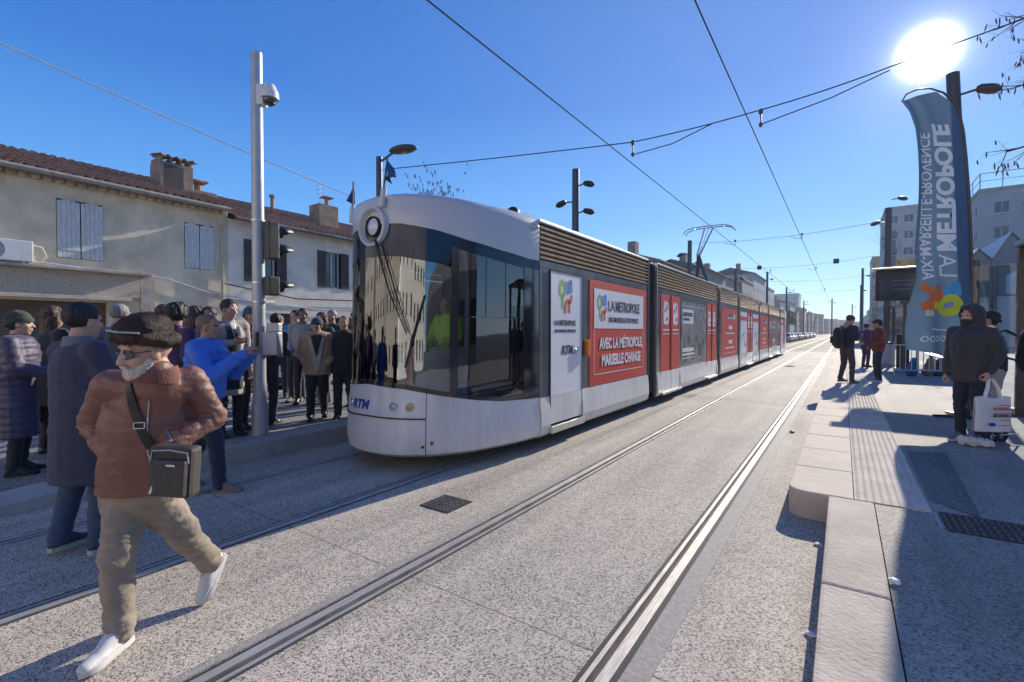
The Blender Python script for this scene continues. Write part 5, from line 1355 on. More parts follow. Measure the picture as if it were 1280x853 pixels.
def head_mesh():
    h = MB(); X = V((1,0,0))
    h.ell((0,-.012,.035),(.076,.097,.088)); h.ell((0,.02,-.02),(.066,.076,.085)); h.ell((0,.032,-.072),(.047,.050,.045)); h.ell((0,.058,-.098),(.022,.020,.017))
    h.rc((0,.082,.022),(0,.104,-.024),.009,.015,X,1.1,.8); h.ell((.016,.094,-.028),(.010,.010,.008)); h.ell((-.016,.094,-.028),(.010,.010,.008))
    h.rc((-.040,.070,.030),(.040,.070,.030),.014,.014); 
    for s in (1,-1):
        h.ell((s*.043,.052,-.020),(.024,.026,.022)); h.ell((s*.076,-.004,-.006),(.009,.020,.032), Matrix.Rotation(R(-s*16),3,'Z')@Matrix.Rotation(R(-10),3,'X'))
    h.ell((0,.080,-.056),(.026,.015,.007)); h.ell((0,.078,-.067),(.021,.014,.008))
    h.rc((0,-.018,-.06),(0,-.045,-.19),.057,.062,X)
    return remesh(h, .0058, 2)
HEAD = head_mesh()
def hand_mesh(curl, side=1, thumb=.0):
    """wrist at origin, fingers towards -Z, palm towards +X*side; thumb towards +Y"""
    h = MB(); q = side
    h.rc((0,0,.03),(0,0,-.02),.026,.028,V((0,1,0)),1.05,.72)
    h.rc((0,.004,-.03),(0,.0,-.075),.034,.036,V((0,1,0)),1.12,.42)
    for i, (y, L_) in enumerate(((.029,.070),(.010,.078),(-.010,.073),(-.028,.058))):
        a = V((0,y,-.088)); ang = R(8+curl*.55)
        d = V((q*math.sin(ang), (i-1.5)*-.05, -math.cos(ang))); b_ = a+d.normalized()*L_*.45
        ang += R(curl*.75); d2 = V((q*math.sin(ang),0,-math.cos(ang))); c = b_+d2*L_*.32
        ang += R(curl*.6); d3 = V((q*math.sin(ang),0,-math.cos(ang))); e = c+d3*L_*.25
        h.rc(a, b_, .0092, .0086, n=8); h.rc(b_, c, .0086, .0078, n=8); h.rc(c, e, .0078, .0068, n=8)
    a = V((q*.006,.030,-.03)); b_ = V((q*(.016+thumb*.02),.056-thumb*.02,-.062)); c = V((q*(.022+thumb*.035),.060-thumb*.03,-.092))
    h.rc(a,b_,.014,.011,n=8); h.rc(b_,c,.0105,.008,n=8)
    return remesh(h, .0042, 1)
HANDS = {(c, s): hand_mesh(v, s, t_) for c, v, t_ in (('relaxed',22,.2),('grip',62,1.0)) for s in (1,-1)}
def frame(zaxis, yhint):
    z = V(zaxis).normalized(); y = V(yhint); y = (y-z*y.dot(z)).normalized(); x = y.cross(z); return Matrix((x,y,z)).transposed()
def join_into(parts):
    """parts: (mesh, 3x3, translation)"""
    bm = bmesh.new()
    for me, m, t in parts:
        q = me.copy(); q.transform(Matrix.Translation(t) @ m.to_4x4()); bm.from_mesh(q); bpy.data.meshes.remove(q)
    out = bpy.data.meshes.new('body'); bm.to_mesh(out); bm.free(); return out
def folds(amp, joints=(), seed=0.0, f=9.0):
    def fn(c):
        v = noise.noise(V((c.x*f*.7+seed, c.y*f*.7, c.z*f*1.5+c.x*f*.5)))*.5+ (1-2*abs(noise.noise(V((c.x*f*.8+c.z*f*.6, c.y*f*.8+seed, c.z*f*2.8)))))*.6-.3
        a = amp
        for j, k in joints:
            d = (c-j).length
            if d < .2: a += k*(1-d/.2)
        r = 0
        for j, k in joints:
            d = (c-j).length
            if d < .2: r += k*(1-d/.2)*math.sin(c.z*120+c.x*40+noise.noise(c*11+V((seed,0,0)))*9)
        return v*a*.8+r*.42
    return fn
def default_pose(H=1.75, **k):
    J = dict(head=V((0,.035,1.635)), look=V((0,1,0)), tilt=0.0, neck=V((0,0,1.475)), chest=V((0,.01,1.30)), waist=V((0,0,1.08)), pelvis=V((0,0,.95)),
             shR=V((.185,0,1.425)), shL=V((-.185,0,1.425)), elR=V((.235,-.03,1.14)), elL=V((-.235,-.03,1.14)), wrR=V((.24,.05,.89)), wrL=V((-.24,.05,.89)),
             hipR=V((.09,0,.92)), hipL=V((-.09,0,.92)), knR=V((.10,.03,.51)), knL=V((-.10,.03,.51)), anR=V((.11,-.02,.09)), anL=V((-.11,-.02,.09)),
             toeR=V((.02,1,0)), toeL=V((-.02,1,0)))
    arms = dict(pocket=((.265,-.08,1.16),(.20,.12,1.0)), phone=((.25,.02,1.18),(.10,.30,1.22)), up=((.27,.15,1.15),(.12,.40,1.37)), cross=((.25,.06,1.16),(-.02,.24,1.20)), folder=((.25,.02,1.16),(.02,.22,1.24)), back=((.25,-.08,1.15),(.12,-.16,1.0)), fwd=((.25,.06,1.17),(.16,.34,1.10)), hang=((.235,-.03,1.14),(.24,.05,.89)))
    for sd, sg in (('R',1),('L',-1)):
        a = k.pop('arm'+sd, 'hang')
        e, w = arms[a] if isinstance(a, str) else a
        J['el'+sd] = V((sg*e[0] if isinstance(a,str) else e[0], e[1], e[2])); J['wr'+sd] = V((sg*w[0] if isinstance(a,str) else w[0], w[1], w[2]))
    st = k.pop('stride', 0.0)
    if st:
        J['anR'] += V((0, st,0)); J['knR'] += V((0,st*.62,0)); J['anL'] += V((0,-st, .03)); J['knL'] += V((0,-st*.25,0))
    lean = k.pop('lean', 0.0)
    for n in ('head','neck','chest','shR','shL'):
        J[n] += V((0, lean*(J[n].z-.95)/.7, 0))
    J.update(k); s = H/1.77
    for n, v in J.items():
        if isinstance(v, V) and n not in ('look','toeR','toeL'): J[n] = v*s
    J['s'] = s; return J
def person(label, loc, face, J, skn='light', hair='short', hairm='black', top='jacket', topm=None, legm=None, shoem=None, topz=None, fat=1.0, puff=1.0, hands=('relaxed','relaxed'),
           vox=.014, quilt=0, high=False, group=None, showhand=(True,True), legfat=1.0, hood=False, collar=None, hemflare=1.0, fold=1.0, legfold=1.0, solem=None, hid=None):
    s = J['s']; t = thing('person', label, 'person', (0,0,0), 0, group)
    side = (J['shR']-J['shL']).normalized(); look = V(J['look']).normalized(); upv = V((0,0,1)); 
    # --- body: one continuous figure
    b = MB()
    b.rc(J['pelvis'], J['waist'], .125*s*fat, .115*s*fat, side, 1.15, .8); b.rc(J['waist'], J['chest'], .115*s*fat, .13*s*fat, side, 1.15, .8)
    b.rc(J['chest'], J['neck']-V((0,0,.03*s)), .12*s, .07*s, side, 1.2, .75); b.rc(J['neck']-V((0,0,.04*s)), J['head']-V((0,0,.08*s)), .058*s, .05*s)
    for q in 'RL':
        b.rc(J['sh'+q], J['el'+q], .048*s, .040*s); b.rc(J['el'+q], J['wr'+q], .040*s, .026*s); b.rc(J['neck']-V((0,0,.06*s)), J['sh'+q], .05*s, .05*s)
        b.rc(J['hip'+q], J['kn'+q], .082*s, .055*s); b.rc(J['kn'+q], J['an'+q], .054*s, .036*s); b.rc(J['an'+q], J['an'+q]+V(J['toe'+q]).normalized()*.07*s-V((0,0,.03*s))*(1 if abs(J['toe'+q][2]) < .5 else 0), .033*s, .024*s)
    core = remesh(b, .018, 3)
    parts = [(core, Matrix.Identity(3), V((0,0,0)))]
    hy = V((look.x, look.y, look.z)); hf = frame(upv-hy*0.0, hy) if abs(hy.z) < .05 else Matrix((V((hy.y,-hy.x,0)).normalized(), hy, V((hy.y,-hy.x,0)).normalized().cross(hy))).transposed()
    hf = hf @ Matrix.Rotation(R(J['tilt']), 3, 'Y')
    HK = J.get('hk', 1.04); hs_ = Matrix.Identity(3)*(s*HK)
    parts.append((HEAD, hf@hs_, J['head']))
    for i, q in enumerate('RL'):
        if not showhand[i]: continue
        d = (J['wr'+q]-J['el'+q]).normalized(); pal = V((-side.x, -side.y, 0))*(1 if q == 'R' else -1)
        # palm faces inwards, thumb forwards
        z = -d; y = V((hy.x, hy.y, .35)); y = (y-z*y.dot(z)).normalized(); x = y.cross(z)
        sg = 1 if x.dot(pal) > 0 else -1
        parts.append((HANDS[(hands[i], sg)], Matrix((x,y,z)).transposed()@(Matrix.Identity(3)*(s*1.02)), J['wr'+q]+d*.015))
    me = join_into(parts); link('body', me, SK[skn], t, smooth=True)
    P = lambda c: J['head'] + hf@(V(c)*s*HK)
    for sg in (1,-1):
        h = MB(); h.ell(P((sg*.031,.077,.010)), (.013*s,.010*s,.008*s), hf); h.build('eye', EYE, t, smooth=True)
    # --- hair and hats
    def shell(mb, extra=.010, front=.07, back=-.06, brow=.045):
        mb.ell(P((0,-.020,.045)), tuple(s*1.04*(x+extra) for x in (.076,.095,.085)), hf, 20, 14)
    def keep(me, test):
        bm = bmesh.new(); bm.from_mesh(me); inv = (hf@(Matrix.Identity(3)*(s*HK))).inverted()
        dead = [v for v in bm.verts if not test(inv@(v.co-J['head']))]; bmesh.ops.delete(bm, geom=dead, context='VERTS'); bm.to_mesh(me); bm.free()
    if hair in ('short','bald','long','curly','bun'):
        h = MB(); ex = {'short':.011,'bald':.0035,'long':.017,'curly':.03,'bun':.012}[hair]; shell(h, ex)
        if hair == 'long':
            h.rc(P((0,-.06,0)), P((0,-.085,-.20)), .088*s, .07*s, hf@V((1,0,0)), 1.1, .6)
            for sg in (1,-1): h.rc(P((sg*.072,-.02,.01)), P((sg*.078,-.02,-.17)), .035*s, .03*s)
        if hair == 'curly':
            random.seed(len(label))
            for k in range(26):
                a = random.uniform(0, 6.28); e = random.uniform(-.35, 1.4); h.ell(P((.09*math.cos(a)*math.cos(e), -.02+.10*math.sin(a)*math.cos(e) if math.sin(a) < .3 else .02, .045+.095*math.sin(e))), (.03*s,.03*s,.028*s))
        hm = remesh(h, .008, 1)
        if hair == 'short': keep(hm, lambda p: p.y < .062+.25*(p.z-.075) if p.z > .02 else (p.y < -.015 and p.z > -.075+.0*p.y))
        elif hair == 'bald': keep(hm, lambda p: p.y < .055 + .3*(p.z-.1) if p.z > .03 else (p.y < -.015 and p.z > -.07))
        else: keep(hm, lambda p: not (p.y > .045 and p.z < .075 and abs(p.x) < .07) and p.y < .085)
        am = {'short':.004,'bald':0,'long':.007,'curly':.010,'bun':.004}[hair]
        if am: wrinkle(hm, lambda c: am*noise.noise(V((c.x*60,c.y*60,c.z*14)))*1.6)
        o = link('hair', hm, HAIRM[hairm if hair != 'bald' else 'shaved'], t, smooth=True)
        mo = o.modifiers.new('t', 'SOLIDIFY'); mo.thickness = .004
    elif hair == 'beanie':
        h = MB(); h.ell(P((0,-.018,.052)), tuple(s*x for x in (.095,.114,.098)), hf, 20, 14)
        h.rc(P((0,-.03,.09)), P((0,-.035,.135)), .05*s, .02*s)
        hm = remesh(h, .008, 3); keep(hm, lambda p: p.z > .028-.45*max(0,-p.y) )
        wrinkle(hm, lambda c: .0022*math.sin(math.atan2((c-J['head']).y,(c-J['head']).x)*44)); o = link('beanie', hm, hairm, t, smooth=True); o.modifiers.new('t','SOLIDIFY').thickness = .006
        h = MB(); 
        ring = [[P(((.092+dr)*math.cos(a), -.016+(.112+dr)*math.sin(a), z-.45*max(0,-(-.016+.11*math.sin(a))))) for a in [2*math.pi*k/28 for k in range(28)]] for dr, z in ((0,.022),(.008,.028),(.008,.062),(0,.068))]
        h.ring_loft(ring, cap=False); o2 = h.build('beanie_cuff', hairm, o, smooth=True)
        # hair below the hat
        h = MB(); h.ell(P((0,-.03,-.0)), tuple(s*x for x in (.082,.086,.085)), hf); hm = remesh(h, .009, 1); keep(hm, lambda p: p.y < -.02 and p.z > -.08); link('hair', hm, HAIRM['black'], t, smooth=True)
    elif hair == 'hood':
        h = MB(); h.ell(P((0,-.035,.025)), tuple(s*x for x in (.128,.142,.150)), hf, 22, 14); h.rc(P((0,-.05,-.06)), J['neck']+V((0,0,-.03)), .118*s, .125*s, side, 1.1, .85)
        h.rc(P((0,.05,.12)), P((0,.085,.095)), .045*s, .03*s, hf@V((1,0,0)), 1.7, .7)
        hm = remesh(h, .011, 3)
        keep(hm, lambda p: not (p.y > .045 and ((p.x/.074)**2+((p.z+.005)/.090)**2) < 1.0))
        wrinkle(hm, folds(.006, seed=3, f=14)); o = link('hood', hm, topm, t, smooth=True); o.modifiers.new('t','SOLIDIFY').thickness = .012
    # --- legs
    L_ = MB()
    tz = topz*s if topz is not None else J['pelvis'].z-.04*s
    L_.rc(J['pelvis']+V((0,0,.03*s)), J['pelvis']-V((0,0,.04*s)), .135*s*fat, .14*s*fat, side, 1.18, .85)
    for q in 'RL':
        L_.rc(J['hip'+q]-V((0,0,.02)), J['kn'+q], .098*s*legfat, .072*s*legfat); L_.rc(J['kn'+q], J['an'+q]+V((0,0,.0)), .071*s*legfat, .056*s*legfat)
        L_.rc(J['an'+q]+V((0,0,.03)), J['an'+q]-V((0,0,.005)), .058*s*legfat, .060*s*legfat)
    lm = remesh(L_, vox, 3); wrinkle(lm, folds(.010*legfold, [(J['knR'],.010*legfold),(J['knL'],.010*legfold),(J['anR'],.008*legfold),(J['anL'],.008*legfold),(J['pelvis']-V((0,0,.06)),.006*legfold)], seed=len(label)))
    link('trousers', lm, legm, t, smooth=True)
    # --- shoes
    for q in 'RL':
        d = V(J['toe'+q]).normalized(); a = J['an'+q]; lat = d.cross(V((0,0,1))).normalized() if abs(d.z) < .95 else side; u = lat.cross(d)
        if u.z < 0: u = -u; 
        h = MB(); he = a-u*.045*s-d*.03*s; ba = a-u*.052*s+d*.115*s; to = a-u*.060*s+d*.19*s
        h.rc(a+u*.02*s, he, .042*s, .036*s); h.rc(he, ba, .036*s, .040*s, lat, 1.05, .85); h.rc(ba, to, .040*s, .030*s, lat, 1.12, .75); h.rc(a+d*.02*s, ba, .040*s, .036*s)
        sm = remesh(h, .009, 2); so = link('shoe', sm, shoem, t, smooth=True)
        h = MB(); c = a-u*.085*s; rings = []
        out = [(-.068,0),(-.055,.030),(0,.036),(.07,.040),(.14,.047),(.19,.036),(.222,0),(.19,-.036),(.14,-.047),(.07,-.040),(0,-.036),(-.055,-.030)]
        for k, e in ((-.006,.96),(.014,1.0),(.024,.94)): rings.append([c+d*x*s+lat*y*s*e+u*k*s for x, y in out])
        h.ring_loft(rings); h.build('shoe_sole', solem or M['rubber_black'], so, smooth=True)
    # --- top
    T = MB(); f = fat*puff; hz = {'jacket':-.06,'coat':-.42,'short':-.0}[top] if topz is None else topz-.95
    T.rc(J['chest']+V((0,0,.02)), J['waist'], .160*s*f, .150*s*f, side, 1.15, .82); T.rc(J['waist'], J['pelvis']+V((0,0,-.02*s)), .150*s*f, .150*s*fat*(.5+.5*puff), side, 1.15, .85)
    T.rc(J['chest'], J['neck']-V((0,0,.045*s)), .150*s, .095*s, side, 1.2, .78)
    T.rc(J['neck']-V((0,0,.05*s)), J['neck']+V((0,.0,.01*s)), .082*s, .074*s, side, 1.05, 1)
    if high: T.rc(J['neck']-V((0,0,.04*s)), J['neck'].lerp(J['head']-V((0,0,.10*s)), .40), .100*s, .090*s, side, 1.05, 1)
    if hz < -.1:
        e = J['pelvis']+V((0,0,hz*s)); T.rc(J['pelvis'], e, .152*s*fat*(.6+.4*puff), .165*s*fat*hemflare, side, 1.15, .9)
    for q in 'RL':
        T.rc(J['neck']-V((0,0,.07*s)), J['sh'+q], .078*s, .078*s*puff); T.rc(J['sh'+q], J['el'+q], .080*s*puff, .066*s*puff); T.rc(J['el'+q], J['wr'+q], .066*s*puff, .047*s*(.5+.5*puff))
    tm = remesh(T, vox, 3)
    cut = (J['pelvis'].z+hz*s)
    wrinkle(tm, folds(.011*fold, [(J['elR'],.012*fold),(J['elL'],.012*fold),(J['shR'],.004*fold),(J['shL'],.004*fold),(J['wrR'],.010*fold),(J['wrL'],.010*fold)], seed=len(label)*1.7))
    if quilt: wrinkle(tm, lambda c: quilt*(abs(math.sin(c.z*math.pi/.075+.6*noise.noise(c*5)))**.6-.6))
    # flatten the rounded bottom into a hem
    for v in tm.vertices:
        if v.co.z < cut and (v.co-J['wrR']).length > .12 and (v.co-J['wrL']).length > .12: v.co.z = cut+(v.co.z-cut)*.15
    tp = link('jacket' if top != 'coat' else 'coat', tm, topm, t, smooth=True)
    if collar:
        h = MB(); n0 = J['neck']; fwd = V((-side.y, side.x, 0))
        rings = []
        for z, r in ((-.05,.098),(.01,.092),(.055,.084),(.06,.076),(.0,.076)):
            rings.append([n0+V((0,0,z*s))+(side*math.cos(a)*r*1.05+fwd*(math.sin(a)*r*.98))*s for a in [2*math.pi*k/24 for k in range(24)]])
        if high:
            rings = []
            for z, r in ((-.07,.112),(-.01,.108),(.055,.100),(.085,.094),(.08,.086),(.0,.086)):
                ring = []
                for k in range(28):
                    a = 2*math.pi*k/28; d_ = side*math.cos(a)+fwd*math.sin(a); bk = .5-.5*d_.dot(V((look.x,look.y,0)).normalized()); bk = bk**.8
                    ring.append(n0+V((0,0,z*(.20+.42*bk)*s))+d_*r*s+V((look.x,look.y,0))*.012)
                rings.append(ring)
        h.ring_loft(rings, cap=False); h.build('collar', collar, tp, smooth=True)
    t.location = loc; t.rotation_euler = (0,0,face)
    t['_'] = 1; del t['_']
    return t, J, P, side
def face_to(p, q): d = V(q)-V(p); return math.atan2(-d.x, d.y)
BLK = cloth('black', (.026,.026,.030)); NAVY = cloth('navy', (.020,.024,.045)); NAVYC = cloth('navy_coat', (.045,.048,.080)); JEAN = cloth('denim', (.045,.075,.15), (.03,.055,.11), bump=.4); JEAND = cloth('dark_denim', (.022,.032,.065)); 
BLUE = cloth('royal_blue', (.06,.20,.72), (.045,.16,.6), rough=.5, sheen=0, scale=3); KHA = cloth('khaki', (.33,.27,.195), (.22,.18,.13), scale=7, bump=.5, bscale=40); TERRA = pm('bomber_nylon', (.235,.105,.075), (.165,.072,.05), 5, .52, bump=.4, bscale=60)
SHEAR = cloth('tan_shearling', (.44,.29,.18), (.33,.215,.13)); CREAM = cloth('cream_wool', (.52,.46,.37), bump=1, bscale=90); PURP = cloth('purple', (.07,.025,.10)); DGREY = cloth('dark_grey', (.045,.045,.05)); GREY = cloth('grey', (.18,.18,.19)); 
REDJ = cloth('rust_jacket', (.20,.035,.025), (.15,.028,.02)); LTG = cloth('light_grey_coat', (.42,.38,.36)); TEAL = cloth('teal', (.02,.12,.17)); GREENH = cloth('dark_green_knit', (.05,.06,.045)); NAVK = cloth('navy_knit', (.03,.045,.13)); BURG = cloth('burgundy', (.16,.01,.03))
SHW = pm('white_leather', (.70,.69,.66), (.55,.54,.51), 9, .5); SHB = pm('black_leather', (.015,.015,.016), None, 9, .35); SHT = pm('tan_suede', (.24,.19,.15), None, 9, .8); SHG = pm('grey_trainer', (.22,.23,.24), (.12,.12,.13), 9, .7); GSOLE = pm('pale_green_sole', (.45,.55,.40), None, 9, .6); SHTEAL = pm('dark_teal_trainer', (.02,.06,.09), None, 9, .6)
# ---- the walking man, laid out in place
def Q(x, y, d): return at(x, y, d)
hipc = Q(172, 607, 2.56)
base = V((hipc.x, hipc.y, 0))
def W(x, y, d): return at(x, y, d)-base
Jm = dict(s=1.0, tilt=-4.0, hk=1.12, head=W(183, 440, 2.36), look=(V((0,0,CH))*0+(-FW*.82-RT*.50)+V((0,0,-.20))).normalized(), neck=W(197, 471, 2.40), chest=W(184, 535, 2.48), waist=W(180, 582, 2.53), pelvis=W(176, 610, 2.57),
    shR=W(138, 481, 2.42), shL=W(238, 475, 2.52), elR=W(116, 530, 2.54), elL=W(266, 522, 2.62), wrR=W(140, 574, 2.42), wrL=W(216, 553, 2.42),
    hipR=W(160, 622, 2.54), hipL=W(196, 622, 2.62), knR=W(146, 700, 2.42), knL=W(230, 668, 2.62), anR=W(150, 791, 2.37), anL=W(262, 702, 2.82), toeR=V((0,0,0)), toeL=V((0,0,0)))
d = ongr(112, 826)-ongr(160, 790); Jm['toeR'] = V((d.x, d.y, 0)).normalized()
Jm['anR'].z = .105
Jm['toeL'] = (V((-FW.x,-FW.y,0))*.60-RT*.12+V((0,0,-.80))).normalized()
for k in ('toeR',): pass
man, Jm, Pm, sdm = person('man in a brown bomber jacket, khaki trousers and fur hat striding towards the camera', base, 0, Jm, skn='light', hair='none', top='short', topm=TERRA, legm=KHA, shoem=SHW, solem=pm('white_sole', (.62,.61,.58), None, 9, .6),
    fat=1.16, puff=1.0, vox=.0100, legfat=1.08, fold=.8, legfold=1.1, topz=None, hands=('relaxed','relaxed'), showhand=(False, False), high=True, collar=pm('rib_collar', (.20,.075,.05), None, 30, .8, bump=.5, bscale=90))
up_ = V((0,0,1)); hfm = Matrix((V((Jm['look'].y,-Jm['look'].x,0)).normalized(), Jm['look'], V((Jm['look'].y,-Jm['look'].x,0)).normalized().cross(Jm['look']))).transposed()
def PW(c): return Pm(c)+base
# fur hat
h = MB(); h.ell(PW((0,-.012,.098)), (.104,.124,.082), hfm, 24, 14)
h.rc(PW((-.070,.03,.070)), PW((-.078,-.05,.045)), .032,.036); h.rc(PW((.070,.03,.070)), PW((.078,-.05,.045)), .032,.036); h.rc(PW((-.055,.072,.080)), PW((.055,.072,.080)), .034,.034); h.rc(PW((-.06,-.085,.045)), PW((.06,-.085,.045)), .042,.042)
fh = remesh(h, .008, 2); wrinkle(fh, lambda c: .004*noise.noise(c*26)+.0015*noise.noise(c*90))
mfur = pm('dark_brown_fur', (.085,.036,.016), (.014,.009,.007), 9, .5, bump=1.2, bscale=160, detail=8)
for v in fh.vertices: v.co -= base
hat = link('fur_hat', fh, mfur, man, smooth=True)
# fur fibres
h = MB(); random.seed(5); cN = base+Jm['head']+hfm@V((0,-.01,.08))
for p in random.sample(list(fh.polygons), min(9000, len(fh.polygons))):
    c = p.center+base; n = (p.normal+V([random.uniform(-.8,.8) for _ in range(3)])*.5+V((.15,-.05,-.25))).normalized(); w_ = n.orthogonal().normalized()*.0009; l_ = random.uniform(.007,.015)
    h.add([c-w_, c+w_, c+n*l_], [(0,1,2)])
h.build('fur_fibres', pm('fur_fibre', (.075,.034,.016), (.014,.009,.007), 10, .5, detail=6), hat, fix=False)
h = MB(); h.tube([PW((-.100,.050,.100)), PW((-.05,.106,.112)), PW((.05,.106,.112)), PW((.100,.05,.100))], .005); h.build('hat_cord', M['pole'], hat)
# beard, sunglasses, shirt, zip
h = MB(); h.ell(PW((0,.048,-.080)), (.064,.060,.050), hfm); h.ell(PW((0,.02,-.12)), (.055,.05,.035), hfm)
for sg in (1,-1): h.rc(PW((sg*.060,.018,-.030)), PW((sg*.035,.055,-.08)), .020,.028)
h.rc(PW((-.024,.093,-.045)), PW((.024,.093,-.045)), .009,.009)
bd = remesh(h, .006, 1); wrinkle(bd, lambda c: .004*noise.noise(c*90)+.003*noise.noise(c*170))
for v in bd.vertices: v.co -= base
link('beard', bd, pm('grey_stubble_beard', (.66,.60,.54), (.46,.39,.33), 60, .8, bump=.6, bscale=220), man, smooth=True)
h = MB()
for sg in (1,-1):
    b0 = [PW((sg*(.034+.027*math.cos(a)), .097-.012*abs(math.cos(a))-.010*(1 if math.cos(a)*1 > 0 else 0), .010+.021*math.sin(a))) for a in [2*math.pi*k/16 for k in range(16)]]
    h.prism(b0, hfm@V((0,-.006,0)))
    h.tube([PW((sg*.060,.080,.016)), PW((sg*.080,.0,.012))], .003)
h.tube([PW((-.010,.103,.016)), PW((.010,.103,.016))], .0035)
h.build('sunglasses', pm('dark_sunglass', (.015,.012,.012), None, 5, .08, coat=1), man)
fwd = (Jm['look']*V((1,1,0))).normalized(); frontv = V((-sdm.y, sdm.x, 0))
if frontv.dot(-FW) < 0: frontv = -frontv
# points on the jacket front found by ray casting
def on_front(mesh_obj, x, y, off=.006):
    """first hit of the line of sight on the jacket, moved outwards"""
    o = CAM-base; dr = (at(x, y, 1.0)-CAM).normalized()
    ok, loc, nrm, ix = mesh_obj.ray_cast(o, dr)
    if not ok: return None
    return loc+base+nrm*off, nrm
jk = next(c for c in kids(man) if c.name.startswith('jacket'))
dgx = bpy.context.evaluated_depsgraph_get(); dgx.update()
def path_on(obj, pts, off=.006):
    out = []
    for p in pts:
        r = on_front(obj, p[0], p[1], off)
        if r: out.append(r)
    return out
def dense(pts, n=6):
    o = []
    for a, b_ in zip(pts, pts[1:]):
        for k in range(n): o.append((a[0]+(b_[0]-a[0])*k/n, a[1]+(b_[1]-a[1])*k/n))
    return o+[pts[-1]]
zp = path_on(jk, dense([(187,500),(184,535),(184,560),(189,585),(192,603)], 14), .005)
h = MB(); h.tube([p for p, n in zp], .0035, 6); h.build('jacket_zip', M['pole'], jk)
def strap(pts, w, name, m, parent, off=.007, th=.004):
    pth = path_on(jk, dense(pts, 8), off); h = MB(); rings = []
    sm = []
    for i, (p, n) in enumerate(pth):
        a = [pth[max(0,min(len(pth)-1,i+d))] for d in (-2,-1,0,1,2)]; sm.append((sum((q[0] for q in a), V((0,0,0)))/5, sum((q[1] for q in a), V((0,0,0))).normalized()))
    for i, (p, n) in enumerate(sm):
        d_ = (sm[min(i+1,len(sm)-1)][0]-sm[max(i-1,0)][0]).normalized(); l_ = d_.cross(n).normalized()*w/2
        rings.append([p-l_, p+l_, p+l_+n*th, p-l_+n*th])
    h.ring_loft(rings); return h.build(name, m, parent), sm
# cross-body bag hanging at his left hip
bagm = pm('dark_grey_nylon', (.060,.052,.050), (.038,.033,.032), 20, .6, bump=.4, bscale=220)
bc_ = at(219, 588, 2.30); bag = thing('crossbody_bag', 'dark grey crossbody bag on a black strap at the hip of the man in brown', 'bag', (bc_.x, bc_.y, bc_.z-.12))
bl = RT; bf = V((FW.x,FW.y,0)).normalized()
bM = Matrix((bl, bf, V((0,0,1)))).transposed() @ Matrix.Rotation(R(4),3,'Y')
h = MB(); h.box(bc_, (.205,.085,.245), M=bM); h.build('bag_body', bagm, bag, bevel=.022)
h = MB(); h.box(bc_+bM@V((.016,-.055,-.02)), (.15,.035,.175), M=bM); pk = h.build('front_pocket', bagm, bag, bevel=.014)
h = MB(); h.tube([bc_+bM@V((x,-.047,z)) for x, z in ((-.085,.06),(-.08,.10),(0,.108),(.085,.10),(.092,.05))], .004); h.build('bag_zip', M['pole'], bag)
h = MB(); h.box(bc_+bM@V((.03,-.077,.045)), (.042,.004,.010), M=bM); h.build('bag_badge', M['chrome'], pk)
h = MB(); h.box(bc_+bM@V((-.075,-.046,-.085)), (.012,.006,.04), M=bM@Matrix.Rotation(R(20),3,'Y')); h.build('zip_pull', M['chrome'], bag)
st_, sm_ = strap([(162,470),(165,495),(171,520),(180,543),(190,560)], .040, 'bag_strap', M['black'], bag, .008)
h = MB(); p, n = sm_[int(len(sm_)*.62)]; bx_ = frame(n, V((0,0,1)))
for a, b_ in (((-.022,-.014),(.022,-.014)),((-.022,.014),(.022,.014)),((-.022,-.014),(-.022,.014)),((.022,-.014),(.022,.014))):
    h.tube([p+n*.008+bx_@V((a[0],a[1],0)), p+n*.008+bx_@V((b_[0],b_[1],0))], .0025)
h.build('strap_buckle', M['chrome'], st_)
h = MB(); r = on_front(jk, 208, 537, .002); r2 = on_front(jk, 214, 551, .004)
if r and r2: h.tube([r[0], r2[0]], .004); h.ell(r2[0], (.007,.007,.007)); h.build('pocket_zip', M['chrome'], jk)
# ---- the crowd on the left platform
def stand(px, py, z=PZ): p = ongr(px, py, z); return V((p.x, p.y, z))
def ptgt(px): # a far point in direction of pixel column
    r = FW+RT*((px-640)/F_); return V((r.x, r.y, 0))*60
def dirimg(dx, df): return math.atan2(-(RT*dx+V((FW.x,FW.y,0))*df).x, (RT*dx+V((FW.x,FW.y,0))*df).y)
p2 = V((-4.48, 1.06, 0))
person('man in a long navy overcoat and jeans seen from behind, left of the walking man', p2, dirimg(.35, .95), default_pose(1.78, armR='cross', armL='cross', stride=.06), skn='light', hair='short', hairm='black', top='coat', topm=NAVYC, legm=JEAN, shoem=SHTEAL, solem=GSOLE, fat=1.12, puff=1.08, topz=.52, vox=.012, collar=GREY, legfat=1.08, showhand=(False,False))
p3 = ongr(259, 612)
J3 = default_pose(1.75, armR='up', armL='up', look=V((.0,1,.08)).normalized()); 
J3['anR'] = V((.11,.17,.09)); J3['knR'] = V((.10,.13,.51))
J3['anL'] = V((-.11,-.30,.10)); J3['knL'] = V((-.11,-.08,.52))
person('shaven headed man in a bright blue puffer jacket photographing, arms raised', p3, dirimg(1, .12), J3, skn='tan', hair='bald', top='jacket', topm=BLUE, legm=JEAND, shoem=SHT, solem=SHT, fat=1.12, puff=1.22, topz=.93, vox=.012, hands=('grip','grip'), legfat=1.1, collar=BLUE, fold=.9, quilt=.007)
ph = MB(); q = p3+Matrix.Rotation(dirimg(1,.12),3,'Z')@V((0,.49,1.50)); ph.box(q, (.075,.012,.15), dirimg(1,.12)); tag(ph.build('smartphone', M['black'], bevel=.004), 'black smartphone held up by the man in the bright blue jacket', 'phone')
